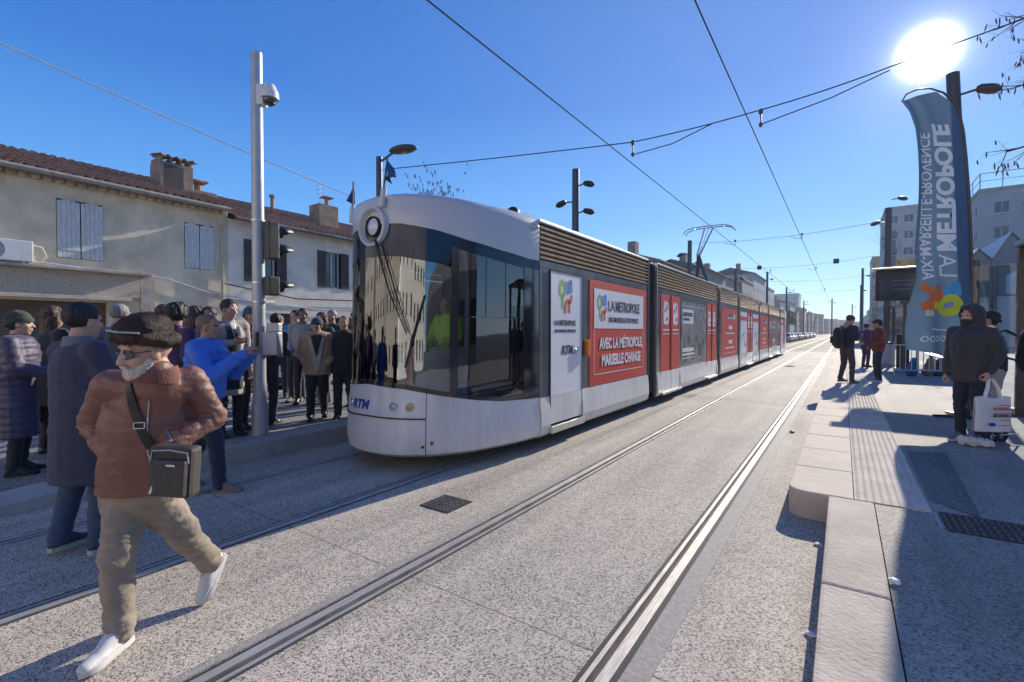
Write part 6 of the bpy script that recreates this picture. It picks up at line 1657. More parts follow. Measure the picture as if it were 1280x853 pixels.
def gz(p): # ramp height of the left platform
    ys_ = ys
    for a, b_, c_, d_ in zip(ys, ys[1:], zt_l, zt_l[1:]):
        if p.y <= b_: return c_+(d_-c_)*(p.y-a)/(b_-a)
    return PZ
zt_l = [.0,.0,.03,.08,.14,.20,PZ,PZ,PZ]
def gpos(px, py):
    z = PZ
    for _ in range(6): p = ongr(px, py, z); z = gz(p)
    return V((p.x, p.y, z-.003))
P_ = person
P_('woman in a long dark purple puffer coat and green beanie at the left edge', gpos(24, 592), dirimg(.9, .5), default_pose(1.66, armR='fwd', armL='fwd'), hair='beanie', hairm=GREENH, top='coat', topm=cloth('aubergine_puffer', (.075,.06,.105), rough=.5), legm=BLK, shoem=SHB, fat=1.15, puff=1.2, topz=.42, quilt=.008, vox=.012, hands=('relaxed','relaxed'))
P_('woman with long dark wavy hair in a black coat beside the red bag', gpos(66, 566), dirimg(.3, 1), default_pose(1.72, armL='pocket', armR='pocket'), hair='long', hairm='brown', top='coat', topm=BLK, legm=BLK, shoem=SHG, fat=1.05, topz=.60, puff=1.1, showhand=(False,False))
bp_ = gpos(66,566)
h = MB(); c = bp_-RT*.13+V((FW.x,FW.y,0))*-.10+V((0,0,.62)); h.box(c, (.10,.26,.50), YAW); rb = thing('red_shoulder_bag', 'deep red bag hanging between two women at far left', 'bag', (c.x,c.y,c.z-.25)); h.build('bag_body', BURG, rb, bevel=.03)
h = MB(); h.tube([c+V((0,0,.24))-RT*.08, c+V((0,0,.62)), c+V((0,0,.24))+RT*.08], .012); h.build('bag_strap', BURG, rb)
P_('dark haired woman in a purple coat behind the shoulder of the walking man', gpos(222, 566), dirimg(.3, 1), default_pose(1.68, armL='pocket', armR='pocket'), hair='curly', hairm='black', top='coat', topm=PURP, legm=BLK, shoem=SHB, topz=.6, showhand=(False,False))
P_('light brown haired person partly hidden behind the blue jacket', gpos(245, 552), dirimg(.6, 1), default_pose(1.66, armL='pocket', armR='pocket'), hair='long', hairm='brown', top='jacket', topm=GREY, legm=BLK, shoem=SHB, showhand=(False,False))
P_('dark haired man in a plum jacket deep in the crowd above the fur hat', gpos(206, 552), dirimg(.2, 1), default_pose(1.70, armL='pocket', armR='pocket'), hair='short', hairm='brown', top='jacket', topm=BURG, legm=BLK, shoem=SHB, showhand=(False,False))
pt = gpos(287, 545)
tall, Jt, Pt, st2 = P_('tall dark haired man in an open grey coat and black suit with a lanyard', pt, dirimg(.75, -.5), default_pose(1.76, armR='phone', armL='hang', look=V((-.25,1,-.12)).normalized()), hair='short', hairm='black', top='coat', topm=LTG, legm=BLK, shoem=SHB, topz=.55, fat=1.02)
h = MB(); Rz = Matrix.Rotation(dirimg(.75,-.5),3,'Z')
h.grid(lambda u, v: pt+Rz@V(((u-.5)*(.06+.16*(1-v)+.05)*2*.62, .142+.03*math.cos((u-.5)*3)-.02*v-.012*abs(u-.5), .60+.80*v)), 10, 16)
o = h.build('suit_front', BLK, tall, smooth=True) if False else None
def local_child(parent, mb, name, m, smooth=True, solid=.0):
    me = mb.mesh(name); o = link(name, me, m, parent, smooth)
    if solid: o.modifiers.new('t','SOLIDIFY').thickness = solid
    return o
def front_panel(pers, J, m, name, wt, wb, z0, z1, off=.0):
    s = J['s']; h = MB(); tp_ = next(c for c in kids(pers) if c.name.split('.')[0] in ('coat','jacket'))
    def P(u, v):
        z = (z0+(z1-z0)*v)*s; x = (u-.5)*(wb+(wt-wb)*v)*s
        ok, loc, n, i = tp_.ray_cast(V((x, 1.0, z)), V((0,-1,0)))
        return (loc+n*(.006+off)) if ok else V((x, .12, z))
    h.grid(P, 8, 16); return local_child(pers, h, name, m, solid=.006)
front_panel(tall, Jt, BLK, 'suit_front', .16, .22, .62, 1.42)
front_panel(tall, Jt, M['white'], 'shirt_front', .07, .01, 1.27, 1.46, .006)
front_panel(tall, Jt, GREY, 'lanyard', .02, .02, 1.10, 1.38, .010); front_panel(tall, Jt, M['white'], 'badge', .07, .07, 1.02, 1.10, .012)
P_('person in a teal hat half hidden behind the signal pole', gpos(314, 534), dirimg(.5, -.3), default_pose(1.70, armL='pocket', armR='pocket'), hair='beanie', hairm=TEAL, top='jacket', topm=BLK, legm=BLK, shoem=SHB, showhand=(False,False))
pc = gpos(334, 530)
P_('camera operator in black stooping just right of the signal pole', pc, dirimg(.2, .9), default_pose(1.62, armL='fwd', armR='fwd', lean=.22), hair='short', hairm='black', top='jacket', topm=BLK, legm=NAVY, shoem=SHB, hands=('grip','grip'))
q = pc+RT*.16-V((FW.x,FW.y,0))*.22+V((0,0,1.10)); t = thing('video_camera', 'small white and black video camera held beside the signal pole', 'camera', q)
h = MB(); h.box(q+V((0,0,.05)), (.10,.18,.11), dirimg(.9,.2)); h.build('camera_body', M['offwhite'], t, bevel=.012); h = MB(); dv = Matrix.Rotation(dirimg(.9,.2),3,'Z')@V((0,1,0)); h.cyl(q+V((0,0,.05))+dv*.09, q+V((0,0,.05))+dv*.2, .04, .045); h.build('camera_lens', M['black'], t)
pf = gpos(371, 502)
J9 = default_pose(1.76, armR='folder', armL='hang', look=V((.25,1,0)).normalized())
P_('dark haired man in black holding a bright blue folder to his chest', pf, dirimg(-.1, -1), J9, hair='short', hairm='black', top='jacket', topm=BLK, legm=cloth('charcoal', (.03,.035,.05)), shoem=SHT, hands=('grip','relaxed'))
q = pf+Matrix.Rotation(dirimg(-.1,-1),3,'Z')@V((-.10,.285,1.33)); h = MB(); h.box(q, (.33,.02,.27), dirimg(-.1,-1)+R(4)); tag(h.build('folder', pm('blue_folder', (.02,.32,.70), None, 6, .8, spec=.1), bevel=.004), 'bright blue folder held by the dark haired man in black', 'folder')
pg = gpos(380, 505)
P_('man in a grey hooded jacket behind the woman in shearling', pg, dirimg(.1, -1), default_pose(1.78, armL='pocket', armR='pocket'), skn='brown', hair='short', hairm='black', top='jacket', topm=cloth('light_hoodie', (.30,.30,.32)), legm=BLK, shoem=SHB, collar=GREY, showhand=(False,False), puff=1.1)
P_('brown haired woman in black between the shearling coat and the black coat', gpos(404, 506), dirimg(-.4, -1), default_pose(1.70, armL='pocket', armR='pocket'), hair='long', hairm='brown', top='jacket', topm=BLK, legm=GREY, shoem=SHW, showhand=(False,False))
pw = gpos(397, 524)
wm, Jw, _, _ = P_('woman in a tan shearling coat and navy beanie, hands in pockets', pw, dirimg(.35, -1), default_pose(1.56, armL='pocket', armR='pocket', stride=.08, look=V((.3,1,0)).normalized()), hair='beanie', hairm=NAVK, top='jacket', topm=SHEAR, legm=BLK, shoem=SHB, topz=.80, fat=1.2, puff=1.25, showhand=(False,False), legfat=1.15)
front_panel(wm, Jw, CREAM, 'shearling_facing', .28, .05, .84, 1.42); front_panel(wm, Jw, BLK, 'dark_scarf', .17, .02, 1.12, 1.46, .014)
pb_ = gpos(431, 522)
bm_, Jb, _, _ = P_('grey haired balding man in a plain black jacket beside the tram nose', pb_, dirimg(.1, -1), default_pose(1.60, armL='hang', armR='hang', stride=.05), hair='bald', top='jacket', topm=cloth('black_green', (.012,.016,.018)), legm=BLK, shoem=SHB, topz=.78, fat=1.22, puff=1.12, legfat=1.15, collar=BLK)
P_('person in a dark beanie squeezed between the black jacket and the tram', gpos(448, 508), dirimg(-.6, -1), default_pose(1.74, armL='pocket', armR='pocket'), skn='tan', hair='beanie', hairm=BLK, top='jacket', topm=NAVY, legm=BLK, shoem=SHB, showhand=(False,False))
P_('blond person in a pale beige coat behind the long navy overcoat', gpos(108, 556), dirimg(.5, 1), default_pose(1.66, armL='pocket', armR='pocket'), hair='long', hairm='brown', top='coat', topm=cloth('beige_coat', (.42,.36,.28)), legm=JEAND, shoem=SHB, topz=.6, showhand=(False,False))
P_('grey haired man in a slate grey jacket behind the walking man', gpos(150, 556), dirimg(.3, 1), default_pose(1.72, armL='pocket', armR='pocket'), hair='short', hairm='grey', top='jacket', topm=cloth('slate', (.10,.12,.15)), legm=JEAN, shoem=SHB, showhand=(False,False))
P_('person in a light grey anorak behind the blue folder', gpos(350, 497), dirimg(.4, -1), default_pose(1.68, armL='pocket', armR='pocket'), hair='short', hairm='brown', top='jacket', topm=cloth('pale_anorak', (.36,.36,.38)), legm=NAVY, shoem=SHB, showhand=(False,False), puff=1.1)
P_('grey haired person in a dark green jacket far back between the shearling and black coats', gpos(416, 503), dirimg(.1, -1), default_pose(1.76, armL='pocket', armR='pocket'), hair='short', hairm='grey', top='jacket', topm=cloth('bottle_green', (.04,.08,.06)), legm=JEAND, shoem=SHB, showhand=(False,False))
P_('person in a camel jacket at the back of the crowd left of the signal pole', gpos(264, 540), dirimg(.2, -1), default_pose(1.68, armL='pocket', armR='pocket'), skn='tan', hair='short', hairm='black', top='jacket', topm=cloth('camel', (.34,.22,.12)), legm=BLK, shoem=SHB, showhand=(False,False))
# ---- driver and colleague inside the cab
drv = V((TX-.05, 4.98, .40)); P_('tram worker in a yellow high visibility vest inside the cab', drv, R(180), default_pose(1.66, armL='fwd', armR='fwd'), skn='tan', hair='short', hairm='black', top='jacket', topm=M['hivis'], legm=NAVY, shoem=SHB, puff=1.08)
# ---- right platform
pr1 = stand(1058, 479); J = default_pose(1.78, armR='phone', armL='phone', stride=.07, look=V((0,1,-.55)).normalized(), lean=.06)
P_('bearded man with a black backpack looking down at his phone on the right platform', pr1, dirimg(1, .15), J, hair='short', hairm='brown', top='jacket', topm=NAVY, legm=cloth('plum_trousers', (.07,.05,.06)), shoem=SHG, hands=('grip','grip'), puff=1.12)
q = pr1+Matrix.Rotation(dirimg(1,.15),3,'Z')@V((0,.36,1.24)); h = MB(); h.box(q, (.07,.012,.14), dirimg(1,.15)); tag(h.build('smartphone', M['black'], bevel=.003), 'phone in the hands of the man with the black backpack', 'phone')
def backpack(pos, face, z, label, m=None, k=1.0):
    m = m or BLK; Rz = Matrix.Rotation(face,3,'Z'); c = V(pos)+Rz@V((0,-.27*k,z)); t = thing('backpack', label, 'backpack', (c.x,c.y,c.z-.25))
    h = MB(); h.rc(c-V((0,0,.15)), c+V((0,0,.12)), .165*k, .13*k, Rz@V((1,0,0)), 1.0, .72); me = remesh(h, .016, 3); wrinkle(me, folds(.006)); o0 = wloc(t)
    for v in me.vertices: v.co -= o0
    link('backpack_body', me, m, t, smooth=True)
    h = MB(); q_ = c+Rz@V((0,-.12*k,-.08)); h.box(q_, (.20*k,.06,.18), face); h.build('backpack_pocket', m, t, bevel=.02)
    for sg in (1,-1): h = MB(); h.tube([c+Rz@V((sg*.09,.10*k,.16)), c+Rz@V((sg*.13,.20*k,.24)), c+Rz@V((sg*.15,.42*k,.14)), c+Rz@V((sg*.16,.38*k,-.05)), c+Rz@V((sg*.12,.12*k,-.15))], .014); h.build('backpack_strap', m, t, smooth=True)
backpack(pr1, dirimg(1,.15), 1.22, 'black backpack on the man looking at his phone')
pr2 = stand(1097, 477)
P_('person in a rust red padded jacket and dark beanie on the right platform', pr2, dirimg(-.9, .35), default_pose(1.68, armL='fwd', armR='pocket'), hair='beanie', hairm=BLK, top='jacket', topm=REDJ, legm=NAVY, shoem=SHG, puff=1.3, fat=1.05, quilt=.008, topz=.86, solem=M['white'])
P_('person in a dark plum coat talking behind the rust red jacket', stand(1082, 459), dirimg(1, .1), default_pose(1.66, armL='phone', armR='pocket'), hair='short', hairm='black', top='coat', topm=PURP, legm=PURP, shoem=SHB, topz=.7, puff=1.15)
pr3 = stand(1212, 552); J = default_pose(1.66, armR='hang', armL='pocket', look=V((.15,1,-.05)).normalized())
f3 = dirimg(-1, -.30)
J['elL'] = V((-.25,-.05,1.10)); J['wrL'] = V((-.22,.05,.88))
hm_, J3_, P3_, _ = P_('hooded man in a dark charcoal coat holding a white tote bag', pr3, f3, J, hair='hood', top='jacket', topm=cloth('charcoal_parka', (.04,.038,.042), rough=.7), legm=NAVY, shoem=SHG, topz=.80, fat=1.06, puff=1.16, hands=('grip','grip'), solem=SHW)
h = MB(); h.ell(P3_((0,.055,-.065)), (.060,.050,.052)); local_child(hm_, h, 'face_mask', BLK)
# his bag
wr = pr3+Matrix.Rotation(f3,3,'Z')@J3_['wrL']; hb = wr-V((0,0,.09))
tb = thing('tote_bag', 'white printed tote bag held by the hooded man', 'bag', (hb.x, hb.y, .40)); cB = V((hb.x, hb.y, hb.z-.40))-bf*.03; 
tw = MB()
def TB(sg):
    def f(u, v):
        x = (u-.5)*(.44-.03*v); b_ = .055*math.sin(math.pi*u)**.5*(1-v)**.6+.008; z = -.21+.40*v+.010*math.sin(u*9)*v
        return cB+RT*x+bf*sg*(b_+.006*noise.noise(V((u*5,v*5,sg))))+V((0,0,z))
    return f
tw.grid(TB(-1), 20, 16); tw.grid(TB(1), 20, 16)
mtote = pm('white_woven_plastic', (.70,.70,.68), (.60,.60,.58), 5, .6, bump=.3, bscale=120)
o = tw.build('bag_body', mtote, tb, smooth=True); o.modifiers.new('t','SOLIDIFY').thickness = .004
for sg in (-1, 1):
    h = MB(); h.tube([cB+RT*-.10+bf*sg*.012+V((0,0,.16)), cB+RT*-.06+bf*sg*.012+V((0,0,.30)), hb+RT*-.02+bf*sg*.01+V((0,0,-.0)), hb+RT*.02+bf*sg*.01, cB+RT*.06+bf*sg*.012+V((0,0,.30)), cB+RT*.10+bf*sg*.012+V((0,0,.16))], .010); h.build('bag_handle', M['white'], tb, smooth=True)
ftb = lambda x0, z0: (lambda x, y, z: cB+RT*(x0+x)-bf*(.075+z)+V((0,0,z0+y)))
put_text('bag_lettering', 'PLAISIRS', .052, ftb(-.06,.045), M['lred'], tb, bold=.001); put_text('bag_lettering', 'BONHEURS', .052, ftb(-.06,-.035), M['ink'], tb, bold=.001)
h = MB()
for (a, b_, w) in ((-.06,.008,.20),(0,.10,.14),(.02,-.075,.12),(0,-.135,.16)): 
    f = ftb(a, b_); h.add([f(0,0,0), f(w,0,0), f(w,.008,0), f(0,.008,0)], [(0,1,2,3)])
h.build('bag_print_lines', M['lred'], tb); h = MB(); f = ftb(-.12,-.14); h.add([f(.05+.045*math.cos(a),.02+.022*math.sin(a),0) for a in [2*math.pi*k/12 for k in range(12)]], [tuple(range(12))]); h.build('bag_print_badge', M['blue_ink'], tb)
pr4 = stand(1243, 541)
P_('person with a black backpack and hat behind the hooded man', pr4, dirimg(-.7, .6), default_pose(1.62, armL='fwd', armR='fwd', lean=.05), hair='beanie', hairm=BLK, top='jacket', topm=NAVY, legm=cloth('pale_trousers', (.42,.38,.34)), shoem=SHG)
backpack(pr4, dirimg(-.7,.6), 1.13, 'large black backpack on the person behind the hooded man', k=1.15)
# shopping trolley frame and plastic bag on the ground
p = stand(1240, 553); t = thing('folding_trolley', 'small folding trolley with two black wheels behind the tote bag', 'trolley', p)
for k, dx in enumerate((-.0,.16)):
    c = p+RT*dx+bf*(.05*k)+V((0,0,.075)); h = MB(); h.ring_loft([[c+bf*o+(RT*math.cos(a)+V((0,0,1))*math.sin(a))*r_ for a in [2*math.pi*j/18 for j in range(18)]] for r_, o in ((.045,-.018),(.075,-.018),(.075,.018),(.045,.018),(.045,-.018))], cap=False)
    w_ = h.build('wheel', M['rubber_black'], t, smooth=True)
    h = MB()
    for j in range(5): a = j*1.2566; h.cyl(c, c+(RT*math.cos(a)+V((0,0,1))*math.sin(a))*.05, .006, n=6)
    h.build('wheel_spokes', M['pole'], w_)
h = MB(); h.tube([p+V((0,0,.08)), p+RT*.30+V((0,0,.10))], .010); h.tube([p+RT*.28+V((0,0,.10)), p-RT*.06+V((0,0,.62))], .010); h.build('trolley_frame', M['pole'], t)
p = stand(1218, 558); h = MB(); h.rc(p+V((-.10,0,.06)), p+V((.12,0,.05)), .06, .05, b=.9); me = remesh(h, .010, 1); wrinkle(me, lambda c: .02*noise.noise(c*22)+.01*noise.noise(c*45))
for v in me.vertices: v.co -= p
o = link('plastic_bag', me, pm('thin_plastic', (.62,.58,.56), (.5,.46,.44), 8, .35), None, smooth=True); o.location = p; tag(o, 'crumpled pale plastic bag on the ground below the tote bag', 'bag')
# ------------------------------------------------------------------ bare trees
bark = pm('bare_bark', (.12,.09,.07), (.06,.045,.035), 9, .85, bump=.8, bscale=40)
podm = pm('dry_seed_pods', (.15,.105,.065), (.08,.055,.035), 12, .8)
def grow(mb, tips, p, d, L_, r, depth, rnd, spread=.55, up=.15):
    n = 4; pts = [p]; q = p.copy(); dd = d.copy()
    for i in range(n):
        dd = (dd+V((rnd.uniform(-.14,.14), rnd.uniform(-.14,.14), rnd.uniform(-.08,.12)))).normalized(); q = q+dd*L_/n; pts.append(q.copy())
    mb.tube(pts, [r*(1-.4*i/n) for i in range(n+1)], 6 if depth < 2 else 4)
    if depth <= 1: tips += [(x, dd) for x in pts[1:]]
    if depth == 0: return
    for k in range(3 if depth > 1 else 3):
        t = rnd.randint(1, n); nd = (dd+V((rnd.uniform(-1,1), rnd.uniform(-1,1), rnd.uniform(-.5,.7)))*spread+V((0,0,up))).normalized()
        grow(mb, tips, pts[t], nd, L_*rnd.uniform(.55,.8), r*.5*(1-.1*t), depth-1, rnd, spread, up)
def pods(tips, rnd, n, size):
    h = MB()
    for _ in range(n):
        p, d = rnd.choice(tips); a = p+V((rnd.uniform(-.05,.05), rnd.uniform(-.05,.05), 0)); L_ = size*rnd.uniform(.6,1.2)
        e = a+V((rnd.uniform(-.35,.35), rnd.uniform(-.35,.35), -1)).normalized()*L_
        h.tube([a, a.lerp(e,.25), a.lerp(e,.6), e], [.003, size*.085, size*.10, .002], 5)
    return h
def bare_tree(p, hgt, label, seed, depth=4, podn=200, pod=.12, r=.09, lean=(0,0), grp=None, spread=.6):
    rnd = random.Random(seed); t = thing('bare_tree', label, 'tree', p, 0, grp); h = MB(); br = MB(); tips = []
    top = V((p[0]+lean[0], p[1]+lean[1], hgt*.42)); h.tube([V(p), V(p).lerp(top,.5)+V((.03,.02,0)), top], [r, r*.8, r*.6], 10); h.build('trunk', bark, t, smooth=True)
    for k in range(5):
        a = k*1.257+rnd.uniform(-.3,.3); grow(br, tips, top-V((0,0,rnd.uniform(0,hgt*.08))), V((math.cos(a)*.6, math.sin(a)*.6, 1)).normalized(), hgt*.24, r*.42, depth-1, rnd, spread)
    br.build('branches', bark, t, fix=False)
    if podn: pods(tips, rnd, podn, pod).build('seed_pods', podm, t, fix=False)
    return t
q = at(562, 415, 24); bare_tree((q.x, q.y, 0), 11.0, 'bare young tree with hanging seed pods rising behind the tram roof', 3, 4, 320, .22, .10)
q = at(1147, 415, 21); bare_tree((q.x, q.y, PZ), 7.3, 'small bare tree behind the information display, in front of the pale tower', 8, 4, 120, .14, .06)
# boughs reaching in from the right: a tree standing outside the frame
rnd = random.Random(12); tp = V((5.2, 4.6, PZ)); t = thing('bare_tree', 'bare tree reaching its pod hung twigs in at the top right corner', 'tree', tp)
h = MB(); fork = V((5.0,4.8,4.2)); h.tube([tp, tp+V((.03,.05,2)), fork], [.16,.13,.11], 12); h.build('trunk', bark, t, smooth=True)
h = MB(); tips = []
for tgt, L_ in ((at(1262, 30, 5.8), .8), (at(1268, 110, 5.6), .5), (at(1258, 190, 5.4), .5), (at(1290, 60, 5.6), .8)):
    mid = fork.lerp(tgt, .5)+V((.1,.0,.25)); h.tube([fork, mid, tgt+V((.25,0,.05)), tgt], [.06,.03,.012,.008], 6)
    for k in range(5):
        st = (tgt+V((.25,0,.05))).lerp(tgt, k/4); grow(h, tips, st, V((-.5+rnd.uniform(-.5,.5), rnd.uniform(-.3,.3), rnd.uniform(-.5,.3))).normalized(), .24, .005, 1, rnd, .8, 0)
h.build('branches', bark, t, fix=False); pods(tips, rnd, 60, .085).build('seed_pods', podm, t, fix=False)
# evergreen by the tram rear
leafm = pm('dark_leaves', (.06,.085,.035), (.03,.045,.02), 3, .7)
def leafy(p, H, w, label, seed):
    rnd = random.Random(seed); t = thing('leafy_tree', label, 'tree', p); h = MB(); top = V((p[0],p[1],H*.5)); h.tube([V(p), top], [.22,.12], 8)
    for k in range(6): h.tube([top-V((0,0,H*.15*rnd.random())), top+V((rnd.uniform(-w,w)*.5, rnd.uniform(-w,w)*.5, rnd.uniform(.1,.35)*H))], [.08,.02], 5)
    h.build('trunk', bark, t); h = MB()
    cl = [(V((rnd.uniform(-w,w)*.6, rnd.uniform(-w,w)*.6, H*rnd.uniform(.42,.9))), rnd.uniform(.25,.5)*w) for _ in range(16)]
    for c, r in cl:
        for _ in range(260):
            d = V([rnd.gauss(0,1) for _ in range(3)]).normalized()*r*rnd.uniform(.5,1.05); q = V((p[0],p[1],0))+c+d; a = V([rnd.gauss(0,1) for _ in range(3)]).normalized(); b_ = a.orthogonal().normalized(); s = rnd.uniform(.10,.20)
            h.add([q-a*s, q+b_*s*.6, q+a*s, q-b_*s*.6], [(0,1,2,3)])
    h.build('crown', leafm, t, fix=False); return t
leafy((-13.5, 74, 0), 7.5, 2.8, 'dark evergreen tree just beyond the rear of the tram', 5)
for k, (x, y, H) in enumerate(((-13,118,7),(-12.5,150,7),(12,96,5),(9.6,108,4.5))):
    leafy((x, y, 0), H, 2.4, ['dark tree behind the parked cars, nearer one','dark tree behind the parked cars, farther one','low dark tree below the towers, right one','low dark tree below the towers, left one'][k], 20+k)
# ------------------------------------------------------------------ parked cars
def car(p, rz, paint, label, group='cars parked left of the track', van=False):
    t = thing('parked_car', label, 'car', p, 0, group); P = V(p)
    W_ = .88
    side = [(-2.1,.32),(-2.15,.62),(-2.05,.88),(-1.75,.96),(-1.25,1.38),(-.4,1.47),(.55,1.42),(1.15,1.0),(1.95,.86),(2.1,.62),(2.08,.32)]
    h = MB(); rings = []
    for x, k, zk in ((-W_,.96,.0),(-W_*.98,1,0),(-W_*.75,1.0,.0),(W_*.75,1.0,0),(W_*.98,1,0),(W_,.96,0)):
        rings.append([P+V((x*(1-.16*max(0,(z-.9)/.55)), y*k, z if abs(x) < W_*.9 or z < .9 else z-.02)) for y, z in side])
    h.ring_loft(rings); h.build('car_body', paint, t, smooth=True)
    h = MB()
    for sg in (1,-1):
        pts = [(-1.55,.98),(-1.15,1.33),(-.4,1.40),(.45,1.36),(.95,1.02)]
        h.prism([P+V((sg*(W_+.004)*(1-.16*max(0,(z-.9)/.55)), y, z)) for y, z in pts], (sg*.006,0,0))
    h.prism([P+V((x, 1.12+.02, 1.03)) for x in (-.72,.72)]+[P+V((x, .60, 1.42)) for x in (.62,-.62)], (0,.05,.03))
    h.prism([P+V((x, -1.72, 1.0)) for x in (-.72,.72)]+[P+V((x, -1.28, 1.38)) for x in (.62,-.62)], (0,-.05,.03))
    h.build('car_window', M['glass_dark'], t)
    for sx in (1,-1):
        for y in (-1.3,1.3):
            c = P+V((sx*.80,y,.31)); h = MB(); h.cyl(c-V((.10,0,0)), c+V((.10,0,0)), .31, n=20); w = h.build('wheel', M['rubber_black'], t, smooth=True)
            h = MB(); h.cyl(c-V((.106,0,0)), c+V((.106,0,0)), .19, n=14); h.build('wheel_rim', M['silver'], w, smooth=True)
        h = MB(); h.ell(P+V((sx*.62,-2.12,.68)), (.16,.05,.09)); h.build('headlight', M['lens'], t, smooth=True)
        h = MB(); h.ell(P+V((sx*.66,2.06,.70)), (.13,.05,.08)); h.build('tail_light', M['redlens'], t, smooth=True)
    h = MB(); h.box(P+V((0,-2.15,.42)), (1.5,.1,.16)); h.build('bumper', M['rubber_black'], t, bevel=.02)
    t.rotation_euler[2] = rz
    return t
cpal = {'white': pm('car_white', (.72,.72,.72), None, 2, .3, coat=.8), 'silver': pm('car_silver', (.42,.43,.45), None, 2, .3, metal=.5, coat=.8), 'dark grey': pm('car_dark_grey', (.06,.065,.07), None, 2, .3, coat=.8), 'blue': pm('car_blue', (.03,.07,.20), None, 2, .3, coat=.8)}
seq = ['white','silver','white','dark grey','silver','white','blue','silver','white','dark grey','white','silver','dark grey','white']
ordn = ['nearest','second','third','fourth','fifth','sixth','seventh','eighth','ninth','tenth','eleventh','twelfth','thirteenth','farthest']
for k, cn in enumerate(seq):
    car((-7.7-.05*(k % 3), 90+k*6.1, -.1), 0, cpal[cn], '%s car parked left of the track, %s in the row past the tram' % (cn, ordn[k]))
car((-13.2, 9.2, -.155), .1, cpal['white'], 'white car parked behind the crowd in front of the cream house', None)
car((-13.4, -1.0, -.155), .0, cpal['silver'], 'silver car parked at far left in front of the beige house', None)
# ------------------------------------------------------------------ haze over the far street
h = MB(); h.bb((-700,-60,-3),(1000,1180,44))
hm = bpy.data.materials.new('haze_air'); hm.use_nodes = True; nn_ = hm.node_tree.nodes; nn_.remove(nn_['Principled BSDF'])
pv = nn_.new('ShaderNodeVolumePrincipled'); pv.inputs['Color'].default_value = (.80,.88,1,1); pv.inputs['Density'].default_value = .00055; pv.inputs['Anisotropy'].default_value = .25
hm.node_tree.links.new(pv.outputs[0], nn_['Material Output'].inputs['Volume'])
o = h.build('haze', hm); o['kind'] = 'stuff'
SKY = (1.0, .0, 3.0); SKYSTR = .12; SKYSAT = 1.1; AUR = [(6000, 12), (1500, .4), (200, .08), (5, .05)]; SUNSTR = 3.0; EXPO = 1.15
GRAD = [(0,(.52,.78,1.0)),(.09,(.25,.55,.95)),(.20,(.085,.34,.80)),(.42,(.016,.155,.57)),(.9,(.004,.08,.38))]; GK = .53; GMIX = .88
# ------------------------------------------------------------------ light, sky, camera
w = bpy.data.worlds.new('World'); scene.world = w; w.use_nodes = True
N = w.node_tree.nodes; L = w.node_tree.links; bg = N['Background']
sky = N.new('ShaderNodeTexSky'); sky.sky_type = 'NISHITA'; sky.sun_disc = False
sky.sun_elevation = R(SUN_EL); sky.sun_rotation = R(SUN_AZ)
sky.altitude = 0; sky.air_density = SKY[0]; sky.dust_density = SKY[1]; sky.ozone_density = SKY[2]
tc = N.new('ShaderNodeTexCoord')
sd = V((math.sin(R(SUN_AZ))*math.cos(R(SUN_EL)), math.cos(R(SUN_AZ))*math.cos(R(SUN_EL)), math.sin(R(SUN_EL))))
hs = N.new('ShaderNodeHueSaturation'); hs.inputs['Saturation'].default_value = SKYSAT; L.new(sky.outputs[0], hs.inputs['Color'])
sz = N.new('ShaderNodeSeparateXYZ'); gr = N.new('ShaderNodeValToRGB'); e = gr.color_ramp.elements
nm0 = N.new('ShaderNodeVectorMath'); nm0.operation = 'NORMALIZE'; L.new(tc.outputs['Generated'], nm0.inputs[0]); L.new(nm0.outputs[0], sz.inputs[0])
e[0].position = 0; e[0].color = col(GRAD[0][1]); e[1].position = GRAD[1][0]; e[1].color = col(GRAD[1][1])
for p_, c_ in GRAD[2:]: q_ = e.new(p_); q_.color = col(c_)
L.new(sz.outputs['Z'], gr.inputs['Fac'])
sc2 = N.new('ShaderNodeVectorMath'); sc2.operation = 'SCALE'; sc2.inputs['Scale'].default_value = GK/SKYSTR; L.new(gr.outputs['Color'], sc2.inputs[0])
mg = N.new('ShaderNodeMix'); mg.data_type = 'RGBA'; mg.inputs['Factor'].default_value = GMIX; L.new(hs.outputs[0], mg.inputs[6]); L.new(sc2.outputs[0], mg.inputs[7])
L.new(mg.outputs[2], bg.inputs['Color']); bg.inputs['Strength'].default_value = SKYSTR
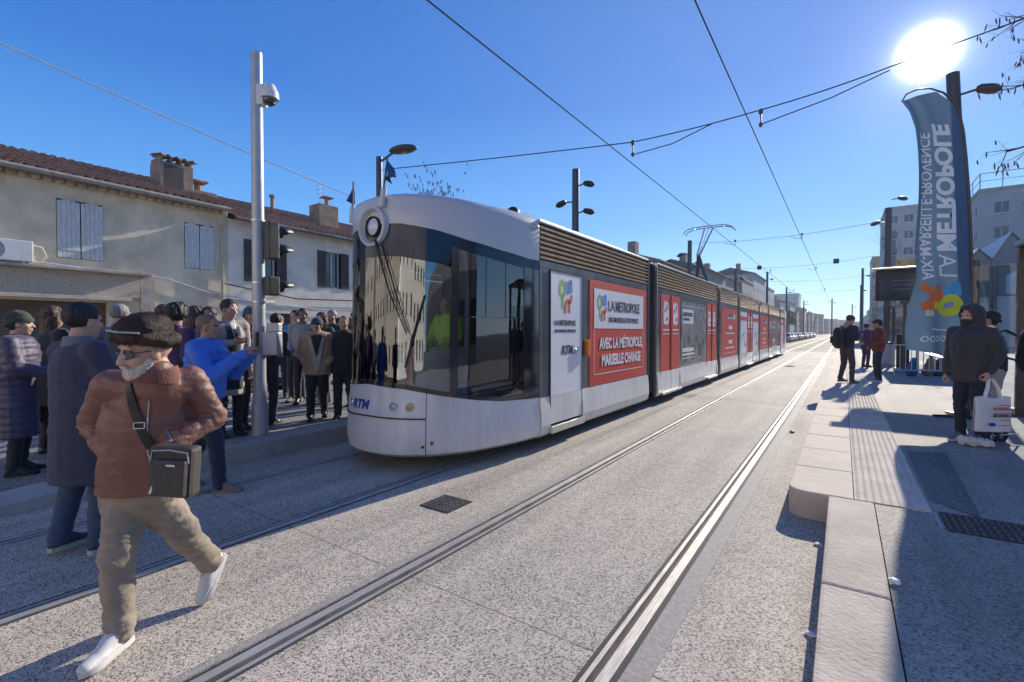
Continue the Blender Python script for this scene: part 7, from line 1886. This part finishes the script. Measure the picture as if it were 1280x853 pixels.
nm = N.new('ShaderNodeVectorMath'); nm.operation = 'NORMALIZE'; L.new(tc.outputs['Generated'], nm.inputs[0])
dt = N.new('ShaderNodeVectorMath'); dt.operation = 'DOT_PRODUCT'; dt.inputs[1].default_value = sd; L.new(nm.outputs[0], dt.inputs[0])
mxx = N.new('ShaderNodeMath'); mxx.operation = 'MAXIMUM'; mxx.inputs[1].default_value = 0; L.new(dt.outputs['Value'], mxx.inputs[0])
acc = None
for pw, st in AUR:
    p = N.new('ShaderNodeMath'); p.operation = 'POWER'; p.inputs[1].default_value = pw; L.new(mxx.outputs[0], p.inputs[0])
    m_ = N.new('ShaderNodeMath'); m_.operation = 'MULTIPLY'; m_.inputs[1].default_value = st; L.new(p.outputs[0], m_.inputs[0])
    if acc is None: acc = m_.outputs[0]
    else:
        a = N.new('ShaderNodeMath'); L.new(acc, a.inputs[0]); L.new(m_.outputs[0], a.inputs[1]); acc = a.outputs[0]
b2 = N.new('ShaderNodeBackground'); b2.inputs['Color'].default_value = (1,.97,.93,1); L.new(acc, b2.inputs['Strength'])
ad = N.new('ShaderNodeAddShader'); L.new(bg.outputs[0], ad.inputs[0]); L.new(b2.outputs[0], ad.inputs[1]); L.new(ad.outputs[0], N['World Output'].inputs['Surface'])
sl = bpy.data.lights.new('sun', 'SUN'); sl.energy = SUNSTR; sl.angle = R(.53); sl.color = (1, .91, .78)
so = bpy.data.objects.new('sun', sl); C.objects.link(so); so.rotation_euler = sd.to_track_quat('Z', 'Y').to_euler()
cd = bpy.data.cameras.new('camera'); co = bpy.data.objects.new('camera', cd); C.objects.link(co)
cd.sensor_width = 36; cd.lens = F_/1280*36; cd.clip_start = .05; cd.clip_end = 6000
co.location = CAM; co.rotation_euler = (R(90)-PIT, 0, YAW); scene.camera = co
scene.view_settings.view_transform = 'Standard'; scene.view_settings.look = 'None'; scene.view_settings.gamma = 1
scene.view_settings.exposure = EXPO
scene.cycles.max_bounces = 8; scene.cycles.transparent_max_bounces = 12
